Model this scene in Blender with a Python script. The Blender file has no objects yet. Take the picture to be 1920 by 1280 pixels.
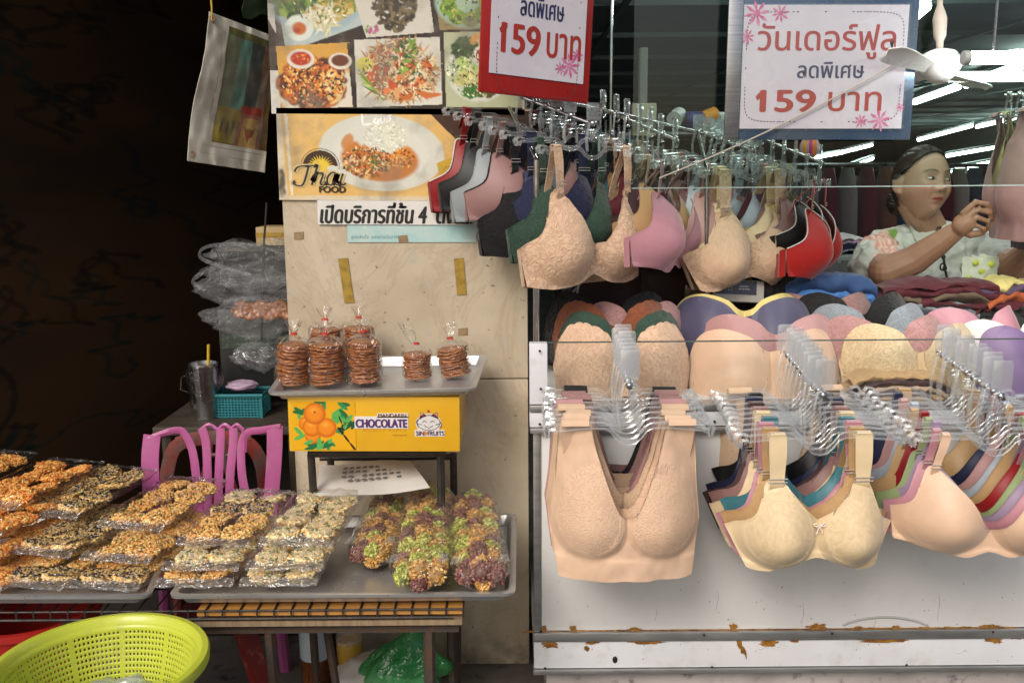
import bpy, bmesh, math, random
import numpy as np
from mathutils import Vector, Matrix, Euler, noise
R = math.radians
random.seed(7); np.random.seed(7)
S = bpy.context.scene
COL = S.collection

# ------------------------------------------------------------------ camera
PITCH, ROLL, FPX = R(10.0), R(0.45), 1750.0
CAM = Vector((0, -2.05, 1.55))
cd = bpy.data.cameras.new('camera'); cam = bpy.data.objects.new('camera', cd); COL.objects.link(cam)
cd.sensor_width = 36; cd.lens = 36 * FPX / 1920; cd.clip_start = .05; cd.clip_end = 2000
CM = Matrix.Translation(CAM) @ Matrix.Rotation(R(90) - PITCH, 4, 'X') @ Matrix.Rotation(-ROLL, 4, 'Z')
cam.matrix_world = CM
S.camera = cam
S.render.resolution_x, S.render.resolution_y = 1024, 682

# ------------------------------------------------------------------ world, sun, exposure
SUN_EL, SUN_ROT = R(40), R(206)
w = bpy.data.worlds.new('World'); S.world = w; w.use_nodes = True
nt = w.node_tree; bg = nt.nodes['Background']
sky = nt.nodes.new('ShaderNodeTexSky'); sky.sky_type = 'NISHITA'; sky.sun_disc = False
sky.sun_elevation = SUN_EL; sky.sun_rotation = SUN_ROT; sky.dust_density = 4; sky.air_density = 1.0
nt.links.new(sky.outputs[0], bg.inputs[0]); bg.inputs[1].default_value = .105
sl = bpy.data.lights.new('sun', 'SUN'); sl.energy = 1.5; sl.angle = R(24); sl.color = (1, .95, .88)
so = bpy.data.objects.new('sun', sl); COL.objects.link(so)
so.rotation_euler = (R(50), 0, R(-26))
S.view_settings.view_transform = 'Standard'; S.view_settings.look = 'None'
S.view_settings.exposure = 0.30; S.view_settings.gamma = 1
try:
    S.cycles.use_denoising = True; S.cycles.max_bounces = 10; S.cycles.transparent_max_bounces = 40
    S.cycles.transmission_bounces = 8; S.cycles.sample_clamp_indirect = 6
except Exception: pass

# ------------------------------------------------------------------ geometry helpers
def ray(px, py):
    d = CM.to_3x3() @ Vector(((px - 960) / FPX, (640 - py) / FPX, -1)); return d
def at(px, py, Y):                       # photograph pixel -> point at depth Y
    d = ray(px, py); return CAM + d * ((Y - CAM.y) / d.y)
def atz(px, py, z):
    d = ray(px, py); return CAM + d * ((z - CAM.z) / d.z)
def k(Y): return (Y - CAM.y) / FPX       # metres per pixel at depth Y
def lin(h):
    h = h.lstrip('#'); v = [int(h[i:i + 2], 16) / 255 for i in (0, 2, 4)]
    return tuple(c / 12.92 if c <= .04045 else ((c + .055) / 1.055) ** 2.4 for c in v)

class MB:
    def __init__(s): s.v = []; s.f = []; s.c = []; s.usec = False
    def add(s, vs, fs, col=None):
        o = len(s.v); s.v.extend([tuple(p) for p in vs]); s.f.extend([tuple(i + o for i in q) for q in fs])
        if col is not None: s.usec = True
        s.c.extend([col or (1, 1, 1)] * len(vs)); return s
    def box(s, c, d, M=None, col=None):
        c = Vector(c); hx, hy, hz = d[0] / 2, d[1] / 2, d[2] / 2
        vs = [Vector((x * hx, y * hy, z * hz)) for x in (-1, 1) for y in (-1, 1) for z in (-1, 1)]
        if M is not None: vs = [M.to_3x3() @ q for q in vs]
        return s.add([q + c for q in vs], [(0, 1, 3, 2), (4, 6, 7, 5), (0, 4, 5, 1), (2, 3, 7, 6), (0, 2, 6, 4), (1, 5, 7, 3)], col)
    def tube(s, pts, r, n=8, col=None, cap=True, closed=False):
        pts = [Vector(p) for p in pts]; m = len(pts)
        rs = r if isinstance(r, (list, tuple)) else [r] * m
        vs = []; up = None
        for i, p in enumerate(pts):
            a = pts[i - 1] if (i or closed) else p; b = pts[(i + 1) % m] if (i < m - 1 or closed) else p
            t = (b - a).normalized()
            if up is None:
                up = Vector((0, 0, 1)) if abs(t.z) < .9 else Vector((0, 1, 0))
            x = t.cross(up)
            if x.length < 1e-5: x = t.orthogonal()
            x.normalize(); up = x.cross(t).normalized()
            for j in range(n):
                q = 2 * math.pi * j / n; vs.append(p + (x * math.cos(q) + up * math.sin(q)) * rs[i])
        fs = []
        for i in range(m if closed else m - 1):
            for j in range(n):
                a, b = i * n + j, i * n + (j + 1) % n; i2 = (i + 1) % m
                fs.append((a, b, i2 * n + (j + 1) % n, i2 * n + j))
        if cap and not closed: fs += [tuple(range(n))[::-1], tuple((m - 1) * n + j for j in range(n))]
        return s.add(vs, fs, col)
    def cyl(s, a, b, r0, r1=None, n=16, col=None): return s.tube([a, b], [r0, r0 if r1 is None else r1], n, col)
    def ell(s, c, r, M=None, nu=12, nv=8, col=None):
        r = r if isinstance(r, (tuple, list)) else (r, r, r); vs = [Vector((0, 0, -r[2]))]
        for i in range(1, nv):
            t = -math.pi / 2 + math.pi * i / nv
            for j in range(nu):
                q = 2 * math.pi * j / nu
                vs.append(Vector((r[0] * math.cos(t) * math.cos(q), r[1] * math.cos(t) * math.sin(q), r[2] * math.sin(t))))
        vs.append(Vector((0, 0, r[2]))); fs = []
        for j in range(nu):
            fs.append((0, 1 + (j + 1) % nu, 1 + j))
            for i in range(nv - 2):
                a = 1 + i * nu + j; b = 1 + i * nu + (j + 1) % nu; fs.append((a, b, b + nu, a + nu))
            fs.append((1 + (nv - 2) * nu + j, 1 + (nv - 2) * nu + (j + 1) % nu, len(vs) - 1))
        if M is not None: vs = [M.to_3x3() @ q for q in vs]
        c = Vector(c); return s.add([q + c for q in vs], fs, col)
    def lathe(s, prof, n=24, c=(0, 0, 0), col=None, sx=1, sy=1):
        c = Vector(c); vs = []; m = len(prof)
        for r, z in prof:
            for j in range(n):
                q = 2 * math.pi * j / n; vs.append(c + Vector((r * sx * math.cos(q), r * sy * math.sin(q), z)))
        fs = [(i * n + j, i * n + (j + 1) % n, (i + 1) * n + (j + 1) % n, (i + 1) * n + j) for i in range(m - 1) for j in range(n)]
        return s.add(vs, fs, col)
    def prism(s, out, y0, y1, col=None):       # outline in (x,z), extruded in y
        n = len(out); vs = [(x, y0, z) for x, z in out] + [(x, y1, z) for x, z in out]
        fs = [tuple(range(n)), tuple(range(2 * n - 1, n - 1, -1))] + [(i, i + n, (i + 1) % n + n, (i + 1) % n) for i in range(n)]
        return s.add(vs, fs, col)
    def grid(s, P, col=None):                  # P[i][j] -> points
        n, m = len(P), len(P[0]); vs = [q for r_ in P for q in r_]
        return s.add(vs, [(i * m + j, i * m + j + 1, (i + 1) * m + j + 1, (i + 1) * m + j) for i in range(n - 1) for j in range(m - 1)], col)
    def mesh(s, name, smooth=True, sharp=40, thick=0, bevel=0, nrm=None):
        me = bpy.data.meshes.new(name); me.from_pydata([tuple(p) for p in s.v], [], s.f)
        if s.usec:
            ca = me.color_attributes.new('col', 'FLOAT_COLOR', 'POINT')
            ca.data.foreach_set('color', np.array([list(c) + [1] for c in s.c], dtype=np.float32).ravel())
        bm = bmesh.new(); bm.from_mesh(me)
        if nrm is None: bmesh.ops.recalc_face_normals(bm, faces=bm.faces)
        else:
            bm.verts.ensure_lookup_table(); bm.verts.index_update(); bm.normal_update()
            fl = [f for f in bm.faces if f.normal.dot(sum((Vector(nrm[v.index]) for v in f.verts), Vector())) < 0]
            bmesh.ops.reverse_faces(bm, faces=fl)
        if thick:                                   # own shell: inner copy along the normals plus a rim
            bm.normal_update(); bm.verts.index_update(); vs0 = bm.verts[:]; fs0 = bm.faces[:]; be = [(e.verts[0], e.verts[1]) for e in bm.edges if len(e.link_faces) == 1]
            dup = [bm.verts.new(v.co - v.normal * thick) for v in vs0]
            if s.usec:
                ly = bm.verts.layers.float_color.get('col')
                for v, d in zip(vs0, dup): d[ly] = v[ly]
            for f in fs0: bm.faces.new([dup[v.index] for v in reversed(f.verts)])
            for a_, b_ in be:
                try: bm.faces.new((a_, b_, dup[b_.index], dup[a_.index]))
                except ValueError: pass
            if nrm is None: bmesh.ops.recalc_face_normals(bm, faces=bm.faces)
        if bevel:
            ed = [e for e in bm.edges if len(e.link_faces) == 2 and e.calc_face_angle(0) > R(30)]
            bmesh.ops.bevel(bm, geom=ed, offset=bevel, segments=2, profile=.6, affect='EDGES', clamp_overlap=True)
        bm.to_mesh(me); bm.free()
        if smooth:
            me.shade_smooth()
            if nrm is not None: me.normals_split_custom_set_from_vertices(nrm + [[-c for c in q] for q in nrm] if thick else nrm)
            elif sharp < 180: me.set_sharp_from_angle(angle=R(sharp))
        return me
    def build(s, name, mat, parent=None, **kw):
        return link(name, s.mesh(name, **kw), mat, parent)

def link(name, me, mat=None, parent=None, color=None):
    o = bpy.data.objects.new(name, me); COL.objects.link(o)
    if mat is not None and me is not None:
        if not me.materials: me.materials.append(mat)
        elif me.materials[0] != mat:
            o.material_slots[0].link = 'OBJECT'; o.material_slots[0].material = mat
    if parent is not None: o.parent = parent
    if color is not None: o.color = (*color[:3], 1)
    return o
def tag(o, label, cat, group=None, kind=None):
    if label: o['label'] = label
    if cat: o['category'] = cat
    if group: o['group'] = group
    if kind: o['kind'] = kind
    return o
def empty(name, M, label=None, cat=None, group=None):
    o = bpy.data.objects.new(name, None); COL.objects.link(o); o.empty_display_size = .05
    o.matrix_world = M if isinstance(M, Matrix) else Matrix.Translation(M)
    return tag(o, label, cat, group)
def copy_tree(src, parent=None, M=None):
    o = src.copy(); COL.objects.link(o)
    if parent is not None: o.parent = parent
    if M is not None: o.matrix_world = M
    for ch in src.children: copy_tree(ch, o)
    return o
def structure(o): o['kind'] = 'structure'; return o

# ------------------------------------------------------------------ material helpers
MATS = {}
def nodes(name):
    m = bpy.data.materials.new(name); m.use_nodes = True; t = m.node_tree
    return m, t, t.nodes['Principled BSDF'], t.nodes['Material Output']
def N(t, typ, **kw):
    n = t.nodes.new(typ)
    for a, b in kw.items():
        if a.startswith('i_'): n.inputs[a[2:].replace('_', ' ')].default_value = b
        else: setattr(n, a, b)
    return n
def noise_fac(t, scale, detail=4, lo=.35, hi=.65, coord='Object', rough=.55, dist=0, stretch=None):
    tc = N(t, 'ShaderNodeTexCoord'); nz = N(t, 'ShaderNodeTexNoise')
    nz.inputs['Scale'].default_value = scale; nz.inputs['Detail'].default_value = detail
    nz.inputs['Roughness'].default_value = rough; nz.inputs['Distortion'].default_value = dist
    src = tc.outputs[coord]
    if stretch:
        mp = N(t, 'ShaderNodeMapping'); mp.inputs['Scale'].default_value = stretch
        t.links.new(src, mp.inputs[0]); src = mp.outputs[0]
    t.links.new(src, nz.inputs['Vector'])
    mr = N(t, 'ShaderNodeMapRange'); mr.inputs[1].default_value = lo; mr.inputs[2].default_value = hi
    t.links.new(nz.outputs[0], mr.inputs[0]); return mr.outputs[0], nz.outputs[0]
def mix(t, fac, a, b):
    m = N(t, 'ShaderNodeMix', data_type='RGBA')
    for sock, v in ((m.inputs[0], fac), (m.inputs[6], a), (m.inputs[7], b)):
        if hasattr(v, 'links') or hasattr(v, 'is_linked'): t.links.new(v, sock)
        elif isinstance(v, (int, float)): sock.default_value = v
        else: sock.default_value = (*v[:3], 1)
    return m.outputs[2]
def bump(t, bs, h, strength=.3, dist=.002):
    b = N(t, 'ShaderNodeBump'); b.inputs['Strength'].default_value = strength; b.inputs['Distance'].default_value = dist
    t.links.new(h, b.inputs['Height']); t.links.new(b.outputs[0], bs.inputs['Normal']); return b
def pm(name, col, rough=.5, metal=0, col2=None, vscale=12, lo=.4, hi=.65, bscale=None, bstr=.2, bdist=.002, coat=0, stretch=None, col3=None, sss=0):
    if name in MATS: return MATS[name]
    m, t, b, o = nodes(name)
    b.inputs['Roughness'].default_value = rough; b.inputs['Metallic'].default_value = metal
    b.inputs['Coat Weight'].default_value = coat
    c = col
    if col2 is None: col2 = tuple(x * .86 for x in col)
    f, raw = noise_fac(t, vscale, 6, lo, hi, stretch=stretch)
    c = mix(t, f, col, col2)
    if col3 is not None:
        f3, _ = noise_fac(t, vscale * 4.3, 5, .56, .72, stretch=stretch); c = mix(t, f3, c, col3)
    t.links.new(c, b.inputs['Base Color'])
    fr, _ = noise_fac(t, vscale * 2.3, 4, .3, .7)
    mr = N(t, 'ShaderNodeMapRange'); mr.inputs[3].default_value = max(0, rough - .09); mr.inputs[4].default_value = min(1, rough + .09)
    t.links.new(fr, mr.inputs[0]); t.links.new(mr.outputs[0], b.inputs['Roughness'])
    if bscale:
        _, h = noise_fac(t, bscale, 5); bump(t, b, h, bstr, bdist)
    if sss: b.inputs['Subsurface Weight'].default_value = sss; b.inputs['Subsurface Radius'].default_value = (.01, .004, .002)
    MATS[name] = m; return m
def vcol(name, rough=.5, bscale=None, bstr=.2, coat=0, bdist=.001, sss=0, dirt=0):
    if name in MATS: return MATS[name]
    m, t, b, o = nodes(name); a = N(t, 'ShaderNodeAttribute', attribute_name='col')
    c = a.outputs['Color']
    if dirt:
        f, _ = noise_fac(t, 9, 6, .5, .8); c = mix(t, f, c, (.25 * dirt, .22 * dirt, .17 * dirt))
    t.links.new(c, b.inputs['Base Color']); b.inputs['Roughness'].default_value = rough; b.inputs['Coat Weight'].default_value = coat
    if bscale: _, h = noise_fac(t, bscale, 4); bump(t, b, h, bstr, bdist)
    if sss: b.inputs['Subsurface Weight'].default_value = sss; b.inputs['Subsurface Radius'].default_value = (.012, .005, .003); b.inputs['Subsurface Scale'].default_value = .5
    MATS[name] = m; return m
def fabric(kind):
    nm = 'fabric_' + kind
    if nm in MATS: return MATS[nm]
    m, t, b, o = nodes(nm); oi = N(t, 'ShaderNodeObjectInfo'); c = oi.outputs['Color']
    dk = N(t, 'ShaderNodeMix', data_type='RGBA', blend_type='MULTIPLY'); dk.inputs[0].default_value = 1
    t.links.new(c, dk.inputs[6])
    b.inputs['Roughness'].default_value = .75; b.inputs['Sheen Weight'].default_value = .25; b.inputs['Sheen Roughness'].default_value = .4
    tc = N(t, 'ShaderNodeTexCoord')
    if kind == 'lace':
        f1, h1 = noise_fac(t, 48, 4, .42, .56, dist=3.0)
        vo = N(t, 'ShaderNodeTexVoronoi', feature='DISTANCE_TO_EDGE'); vo.inputs['Scale'].default_value = 120; t.links.new(tc.outputs['Object'], vo.inputs['Vector'])
        ml = N(t, 'ShaderNodeMath', operation='MULTIPLY'); t.links.new(f1, ml.inputs[0]); ml.inputs[1].default_value = 1.0
        ad = N(t, 'ShaderNodeMath', operation='ADD'); t.links.new(ml.outputs[0], ad.inputs[0]); t.links.new(vo.outputs['Distance'], ad.inputs[1])
        bump(t, b, ad.outputs[0], .6, .002)
        t.links.new(mix(t, f1, (.84, .80, .76), (1, 1, 1)), dk.inputs[7])
        b.inputs['Roughness'].default_value = .85
    elif kind == 'finelace':
        f1, h1 = noise_fac(t, 38, 5, .40, .60, dist=2.4); bump(t, b, h1, .28, .002); t.links.new(mix(t, f1, (.90, .88, .85), (1, 1, 1)), dk.inputs[7])
    elif kind == 'knit':
        vo = N(t, 'ShaderNodeTexVoronoi'); vo.inputs['Scale'].default_value = 240; vo.inputs['Randomness'].default_value = .95
        t.links.new(tc.outputs['Object'], vo.inputs['Vector'])
        mr = N(t, 'ShaderNodeMapRange'); mr.inputs[1].default_value = .15; mr.inputs[2].default_value = .6; t.links.new(vo.outputs['Distance'], mr.inputs[0])
        bump(t, b, mr.outputs[0], .5, .0015)
        t.links.new(mix(t, mr.outputs[0], (.90, .87, .84), (1, 1, 1)), dk.inputs[7])
    elif kind == 'satin':
        f1, h1 = noise_fac(t, 60, 4, .3, .7); t.links.new(mix(t, f1, (.95, .94, .93), (1, 1, 1)), dk.inputs[7])
        f2, h2 = noise_fac(t, 900, 2); bump(t, b, h2, .12, .0005)
        b.inputs['Roughness'].default_value = .5; b.inputs['Sheen Weight'].default_value = .35
    else:
        f1, h1 = noise_fac(t, 30, 4, .3, .7); t.links.new(mix(t, f1, (.88, .87, .86), (1, 1, 1)), dk.inputs[7])
        f2, h2 = noise_fac(t, 700, 2); bump(t, b, h2, .3, .0006)
    t.links.new(dk.outputs[2], b.inputs['Base Color'])
    MATS[nm] = m; return m
def clear(name, tint=(.97, .98, .98), edge=.45, base=.06, rough=.08, bscale=0, bstr=.5, bdist=.01, white=.0, gl=(1, 1, 1), wcol=(.85, .87, .88)):
    if name in MATS: return MATS[name]
    m, t, b, o = nodes(name); t.nodes.remove(b)
    tr = N(t, 'ShaderNodeBsdfTransparent'); tr.inputs[0].default_value = (*tint, 1)
    gs = N(t, 'ShaderNodeBsdfGlossy'); gs.inputs['Roughness'].default_value = rough; gs.inputs['Color'].default_value = (*gl, 1)
    lw = N(t, 'ShaderNodeLayerWeight'); lw.inputs['Blend'].default_value = .5
    mr = N(t, 'ShaderNodeMapRange'); mr.inputs[1].default_value = 0; mr.inputs[2].default_value = 1; mr.inputs[3].default_value = base; mr.inputs[4].default_value = edge
    pw = N(t, 'ShaderNodeMath', operation='POWER'); pw.inputs[1].default_value = 2.2
    t.links.new(lw.outputs['Facing'], pw.inputs[0]); t.links.new(pw.outputs[0], mr.inputs[0])
    if bscale:
        _, h = noise_fac(t, bscale, 3, dist=1.2); bp = N(t, 'ShaderNodeBump'); bp.inputs['Strength'].default_value = bstr; bp.inputs['Distance'].default_value = bdist
        t.links.new(h, bp.inputs['Height']); t.links.new(bp.outputs[0], gs.inputs['Normal']); t.links.new(bp.outputs[0], lw.inputs['Normal'])
    mx = N(t, 'ShaderNodeMixShader'); t.links.new(mr.outputs[0], mx.inputs[0]); t.links.new(tr.outputs[0], mx.inputs[1]); t.links.new(gs.outputs[0], mx.inputs[2])
    out = mx
    if white:
        df = N(t, 'ShaderNodeBsdfDiffuse'); df.inputs[0].default_value = (*wcol, 1)
        m2 = N(t, 'ShaderNodeMixShader'); m2.inputs[0].default_value = white; t.links.new(mx.outputs[0], m2.inputs[1]); t.links.new(df.outputs[0], m2.inputs[2]); out = m2
    t.links.new(out.outputs[0], o.inputs['Surface']); MATS[name] = m; return m
def emit(name, col, st):
    if name in MATS: return MATS[name]
    m, t, b, o = nodes(name); b.inputs['Base Color'].default_value = (*col, 1)
    b.inputs['Emission Color'].default_value = (*col, 1); b.inputs['Emission Strength'].default_value = st; MATS[name] = m; return m

# ------------------------------------------------------------------ printed pictures: colour grids
class Canvas:
    def __init__(s, x0, y0, x1, y1, q, bgc):
        s.x0, s.y0, s.q = x0, y0, q; s.W = int((x1 - x0) * q); s.H = int((y1 - y0) * q); s.a = np.ones((s.H, s.W, 3)) * np.array(bgc)
        yy, xx = np.mgrid[0:s.H, 0:s.W]; s.X = x0 + (xx + .5) / q; s.Y = y0 + (yy + .5) / q
    def blend(s, m, col): s.a += m[..., None] * (np.array(col) - s.a)
    def ell(s, cx, cy, rx, ry, col, ang=0, al=1, soft=.12):
        R_ = max(rx, ry) * 1.2 + 1; i0 = max(0, int((cy - R_ - s.y0) * s.q)); i1 = max(0, int((cy + R_ - s.y0) * s.q) + 1); j0 = max(0, int((cx - R_ - s.x0) * s.q)); j1 = max(0, int((cx + R_ - s.x0) * s.q) + 1)
        X = s.X[i0:i1, j0:j1] - cx; Y = s.Y[i0:i1, j0:j1] - cy
        if X.size == 0: return
        c, n_ = math.cos(ang), math.sin(ang); u = (X * c + Y * n_) / rx; v = (-X * n_ + Y * c) / ry
        m = np.clip((1 - np.sqrt(u * u + v * v)) / soft, 0, 1) * al
        s.a[i0:i1, j0:j1] += m[..., None] * (np.array(col) - s.a[i0:i1, j0:j1])
    def poly(s, pts, col, al=1):
        m = np.zeros_like(s.X, dtype=bool); n = len(pts)
        for i in range(n):
            (xa, ya), (xb, yb) = pts[i], pts[(i + 1) % n]
            if ya == yb: continue
            c = ((ya > s.Y) != (yb > s.Y)) & (s.X < (xb - xa) * (s.Y - ya) / (yb - ya) + xa); m ^= c
        s.blend(m * al, col)
    def line(s, x0, y0, x1, y1, w, col, al=1):
        L = math.hypot(x1 - x0, y1 - y0) or 1e-6
        s.ell((x0 + x1) / 2, (y0 + y1) / 2, L / 2 + w / 2, w / 2, col, math.atan2(y1 - y0, x1 - x0), al, .3)
    def curve(s, pts, w, col, al=1):
        for a, b in zip(pts, pts[1:]): s.line(*a, *b, w, col, al)
    def scatter(s, n, cx, cy, rx, ry, cols, r0, r1, asp=1.6, rnd=random):
        for _ in range(n):
            a = rnd.random() * 6.28; q = math.sqrt(rnd.random()); c = rnd.choice(cols); f = .75 + .5 * rnd.random(); r_ = r0 + (r1 - r0) * rnd.random()
            s.ell(cx + rx * q * math.cos(a), cy + ry * q * math.sin(a), r_ * asp, r_, [x * f for x in c], rnd.random() * 3.14, 1, .4)
    def noise(s, amp): s.a *= 1 + amp * (np.random.rand(s.H, s.W, 1) - .5)
    def build(s, name, mat, pos, parent=None):       # pos(X,Y px) -> local point ; vectorised by python list
        X, Y = s.X, s.Y
        P = [[pos(s.x0 + j / s.q, s.y0 + i / s.q) for j in range(s.W + 1)] for i in range(s.H + 1)]
        A = np.pad(s.a, ((0, 1), (0, 1), (0, 0)), 'edge')
        n, mm = s.H + 1, s.W + 1
        me = bpy.data.meshes.new(name)
        idx = np.arange(n * mm).reshape(n, mm)
        F = np.stack([idx[:-1, :-1], idx[1:, :-1], idx[1:, 1:], idx[:-1, 1:]], -1).reshape(-1, 4)
        me.from_pydata([tuple(q) for r_ in P for q in r_], [], F.tolist())
        ca = me.color_attributes.new('col', 'FLOAT_COLOR', 'POINT')
        ca.data.foreach_set('color', np.concatenate([np.clip(A, 0, 1), np.ones((n, mm, 1))], -1).astype(np.float32).ravel())
        me.shade_smooth()
        return link(name, me, mat, parent)

# ------------------------------------------------------------------ lettering
def text(name, body, mat, parent, cx, cz, w=None, h=None, y=-.002, off=0, shear=0, rot=0, cap=None, align='C', sx=1, bold=0):
    cu = bpy.data.curves.new('lettering', 'FONT'); cu.body = body; cu.size = 1; cu.offset = off; cu.shear = shear; cu.extrude = 0
    ob = bpy.data.objects.new('lettering', cu); COL.objects.link(ob)
    dg = bpy.context.evaluated_depsgraph_get(); me = bpy.data.meshes.new_from_object(ob.evaluated_get(dg))
    bpy.data.objects.remove(ob); bpy.data.curves.remove(cu)
    me.name = name
    co = np.empty(len(me.vertices) * 3); me.vertices.foreach_get('co', co); co = co.reshape(-1, 3)
    lo, hi = co.min(0), co.max(0); d = hi - lo
    s1 = w / d[0] if w else h / d[1]; s2 = h / d[1] if h else s1
    x = (co[:, 0] - (lo[0] + hi[0]) / 2) * s1 * sx; z = (co[:, 1] - (lo[1] + hi[1]) / 2) * s2
    if align == 'L': x += w / 2
    c, n_ = math.cos(rot), math.sin(rot)
    out = np.stack([x * c - z * n_ + cx, np.full_like(x, y), x * n_ + z * c + cz], 1)
    fs = [list(p.vertices) for p in me.polygons]; bpy.data.meshes.remove(me); nv = len(out)
    reps = [(0, 0)] if not bold else [(-bold, 0), (bold, 0), (0, bold * .5), (0, -bold * .5)]
    vs = []; ff = []
    for q, (dx, dz) in enumerate(reps):
        vs += (out + np.array([dx, -q * .00012, dz])).tolist(); ff += [[i + q * nv for i in f] for f in fs]
    me = bpy.data.meshes.new(name); me.from_pydata(vs, [], ff)
    return link(name, me, mat, parent)
# ================================================================== SETTING
M_pave = pm('pavement_mat', (.10, .095, .085), .85, col2=(.06, .055, .05), vscale=3, bscale=60, bstr=.3)
M_ledge = pm('ledge_mat', (.17, .15, .125), .85, col2=(.09, .08, .065), vscale=5, bscale=80, bstr=.4, col3=(.05, .045, .04))
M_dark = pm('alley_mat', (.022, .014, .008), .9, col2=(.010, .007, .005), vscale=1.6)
M_inwall = pm('market_wall_mat', (.24, .26, .25), .8, col2=(.15, .17, .17), vscale=1)
M_ceil = pm('market_ceiling_mat', (.13, .17, .16), .6, col2=(.09, .12, .115), vscale=.6)
M_floor = pm('market_floor_mat', (.16, .15, .14), .35, col2=(.10, .10, .095), vscale=1)
def slab(name, lo, hi, mat):
    lo, hi = Vector(lo), Vector(hi); m = MB(); m.box((lo + hi) / 2, hi - lo); return structure(m.build(name, mat, bevel=0, smooth=False))
FL = .255
slab('ground', (-300, -300, -.3), (300, 300, 0), M_pave)
slab('ledge', (-3, -.14, .004), (6, 3.2, FL), M_ledge)
PX0, PX1 = at(545, 700, .28).x, at(990, 700, .28).x
# building shell around the dark passage and the market hall
slab('shaded_passage_floor', (-3.2, .45, FL + .001), (PX0 - .002, 3.19, FL + .005), M_dark)  # dark sheet over the ledge, passage shade put into its colour
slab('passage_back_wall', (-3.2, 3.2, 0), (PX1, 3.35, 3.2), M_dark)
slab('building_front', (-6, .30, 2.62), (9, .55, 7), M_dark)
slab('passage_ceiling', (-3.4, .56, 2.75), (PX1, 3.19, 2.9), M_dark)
slab('market_floor', (PX1 + .01, 3.21, .1), (12, 26, FL), M_floor)
slab('market_back_wall', (-2, 26.01, 0), (12, 26.2, 3.3), M_inwall)
slab('market_partition', (PX0 + .12, .60, FL + .002), (PX1 - .02, 26, 3.3), M_inwall)
slab('market_side_wall', (9.5, .56, 0), (9.7, 26, 3.3), M_inwall)
mc = MB(); mc.box((4.6, 13.3, 2.52), (10.4, 25.4, .12))
for i in range(22): mc.box((4.6, .8 + i * 1.15, 2.445), (10.4, .03, .03))
for i in range(8): mc.box((.6 + i * 1.2, 13.3, 2.428), (.03, 25.4, .02))
structure(mc.build('market_ceiling', M_ceil, smooth=False))
slab('unseen_awning', (-6, -.55, 2.86), (9, .29, 2.92), pm('unseen_awning_mat', (.12, .12, .12), .7))  # unseen canopy added overhead to hold back light from above

# graffiti wall of the passage: oblique, painted brown with dark scrawl
cv = Canvas(0, 0, 420, 1300, .45, lin('#543719')); rg = random.Random(3)
for _ in range(260):
    cv.ell(rg.random() * 420, rg.random() * 1300, 20 + 60 * rg.random(), 20 + 90 * rg.random(), rg.choice([lin('#4a3017'), lin('#66431f'), lin('#382412'), lin('#573b1b')]), rg.random(), .35, .8)
for _ in range(46):
    x, y = rg.random() * 400, rg.random() * 1150; c = rg.choice([lin('#120c08'), lin('#0f2c28'), lin('#17110c'), lin('#15362e')])
    pts = [(x, y)]
    for q in range(7): pts.append((pts[-1][0] + rg.uniform(-38, 38), pts[-1][1] + rg.uniform(-60, 70)))
    P_ = []
    for a_, b_ in zip(pts, pts[1:]):
        for t_ in range(6): P_.append((a_[0] + (b_[0] - a_[0]) * t_ / 6 + 6 * math.sin(t_), a_[1] + (b_[1] - a_[1]) * t_ / 6))
    cv.curve(P_, rg.uniform(5, 10), c, .45)
for x, y, r_ in ((50, 690, 62), (60, 700, 40), (70, 960, 48)):
    cv.curve([(x + r_ * math.cos(q / 4), y + 1.5 * r_ * math.sin(q / 4)) for q in range(26)], 8, lin('#14100c'), .6)
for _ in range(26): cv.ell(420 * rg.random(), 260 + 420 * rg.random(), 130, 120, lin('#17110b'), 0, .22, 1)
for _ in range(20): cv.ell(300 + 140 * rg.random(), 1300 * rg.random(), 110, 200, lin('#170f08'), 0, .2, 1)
A_, B_ = Vector((-1.62, .32, 0)), Vector((-.96, 3.18, 0))
def gpos(x, y):
    t = x / 420; q = A_.lerp(B_, t ** 1.5); return (q.x, q.y, 2.8 - y / 1300 * 2.56)
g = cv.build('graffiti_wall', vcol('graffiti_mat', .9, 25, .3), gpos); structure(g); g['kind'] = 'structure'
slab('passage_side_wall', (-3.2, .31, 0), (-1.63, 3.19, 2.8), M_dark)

# ------------------------------------------------------------------ marble pillar
mp, t, b, o = nodes('marble_mat')
f1, _ = noise_fac(t, 3.5, 8, .35, .68); f2, _ = noise_fac(t, 5, 14, .50, .57, dist=.9, rough=.68, stretch=(1, 1, .6)); f3, _ = noise_fac(t, 26, 6, .60, .75); f4, _ = noise_fac(t, 60, 3, .68, .74)
c = mix(t, f1, (.64, .55, .415), (.45, .375, .265)); 
vf = N(t, 'ShaderNodeMath', operation='PINGPONG'); t.links.new(f2, vf.inputs[0]); vf.inputs[1].default_value = .5
v2 = N(t, 'ShaderNodeMath', operation='MULTIPLY'); t.links.new(vf.outputs[0], v2.inputs[0]); v2.inputs[1].default_value = .45
c = mix(t, v2.outputs[0], c, (.27, .17, .085)); c = mix(t, f3, c, (.46, .43, .37)); c = mix(t, f4, c, (.16, .12, .08))
tc = N(t, 'ShaderNodeTexCoord'); sx = N(t, 'ShaderNodeSeparateXYZ'); t.links.new(tc.outputs['Object'], sx.inputs[0])
gr = N(t, 'ShaderNodeMapRange'); gr.inputs[1].default_value = .11; gr.inputs[2].default_value = -.02; t.links.new(sx.outputs[2], gr.inputs[0])
gn, _ = noise_fac(t, 18, 6, .3, .6); gm = N(t, 'ShaderNodeMath', operation='MULTIPLY'); t.links.new(gr.outputs[0], gm.inputs[0]); t.links.new(gn, gm.inputs[1])
c = mix(t, gm.outputs[0], c, (.06, .05, .04))
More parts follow.
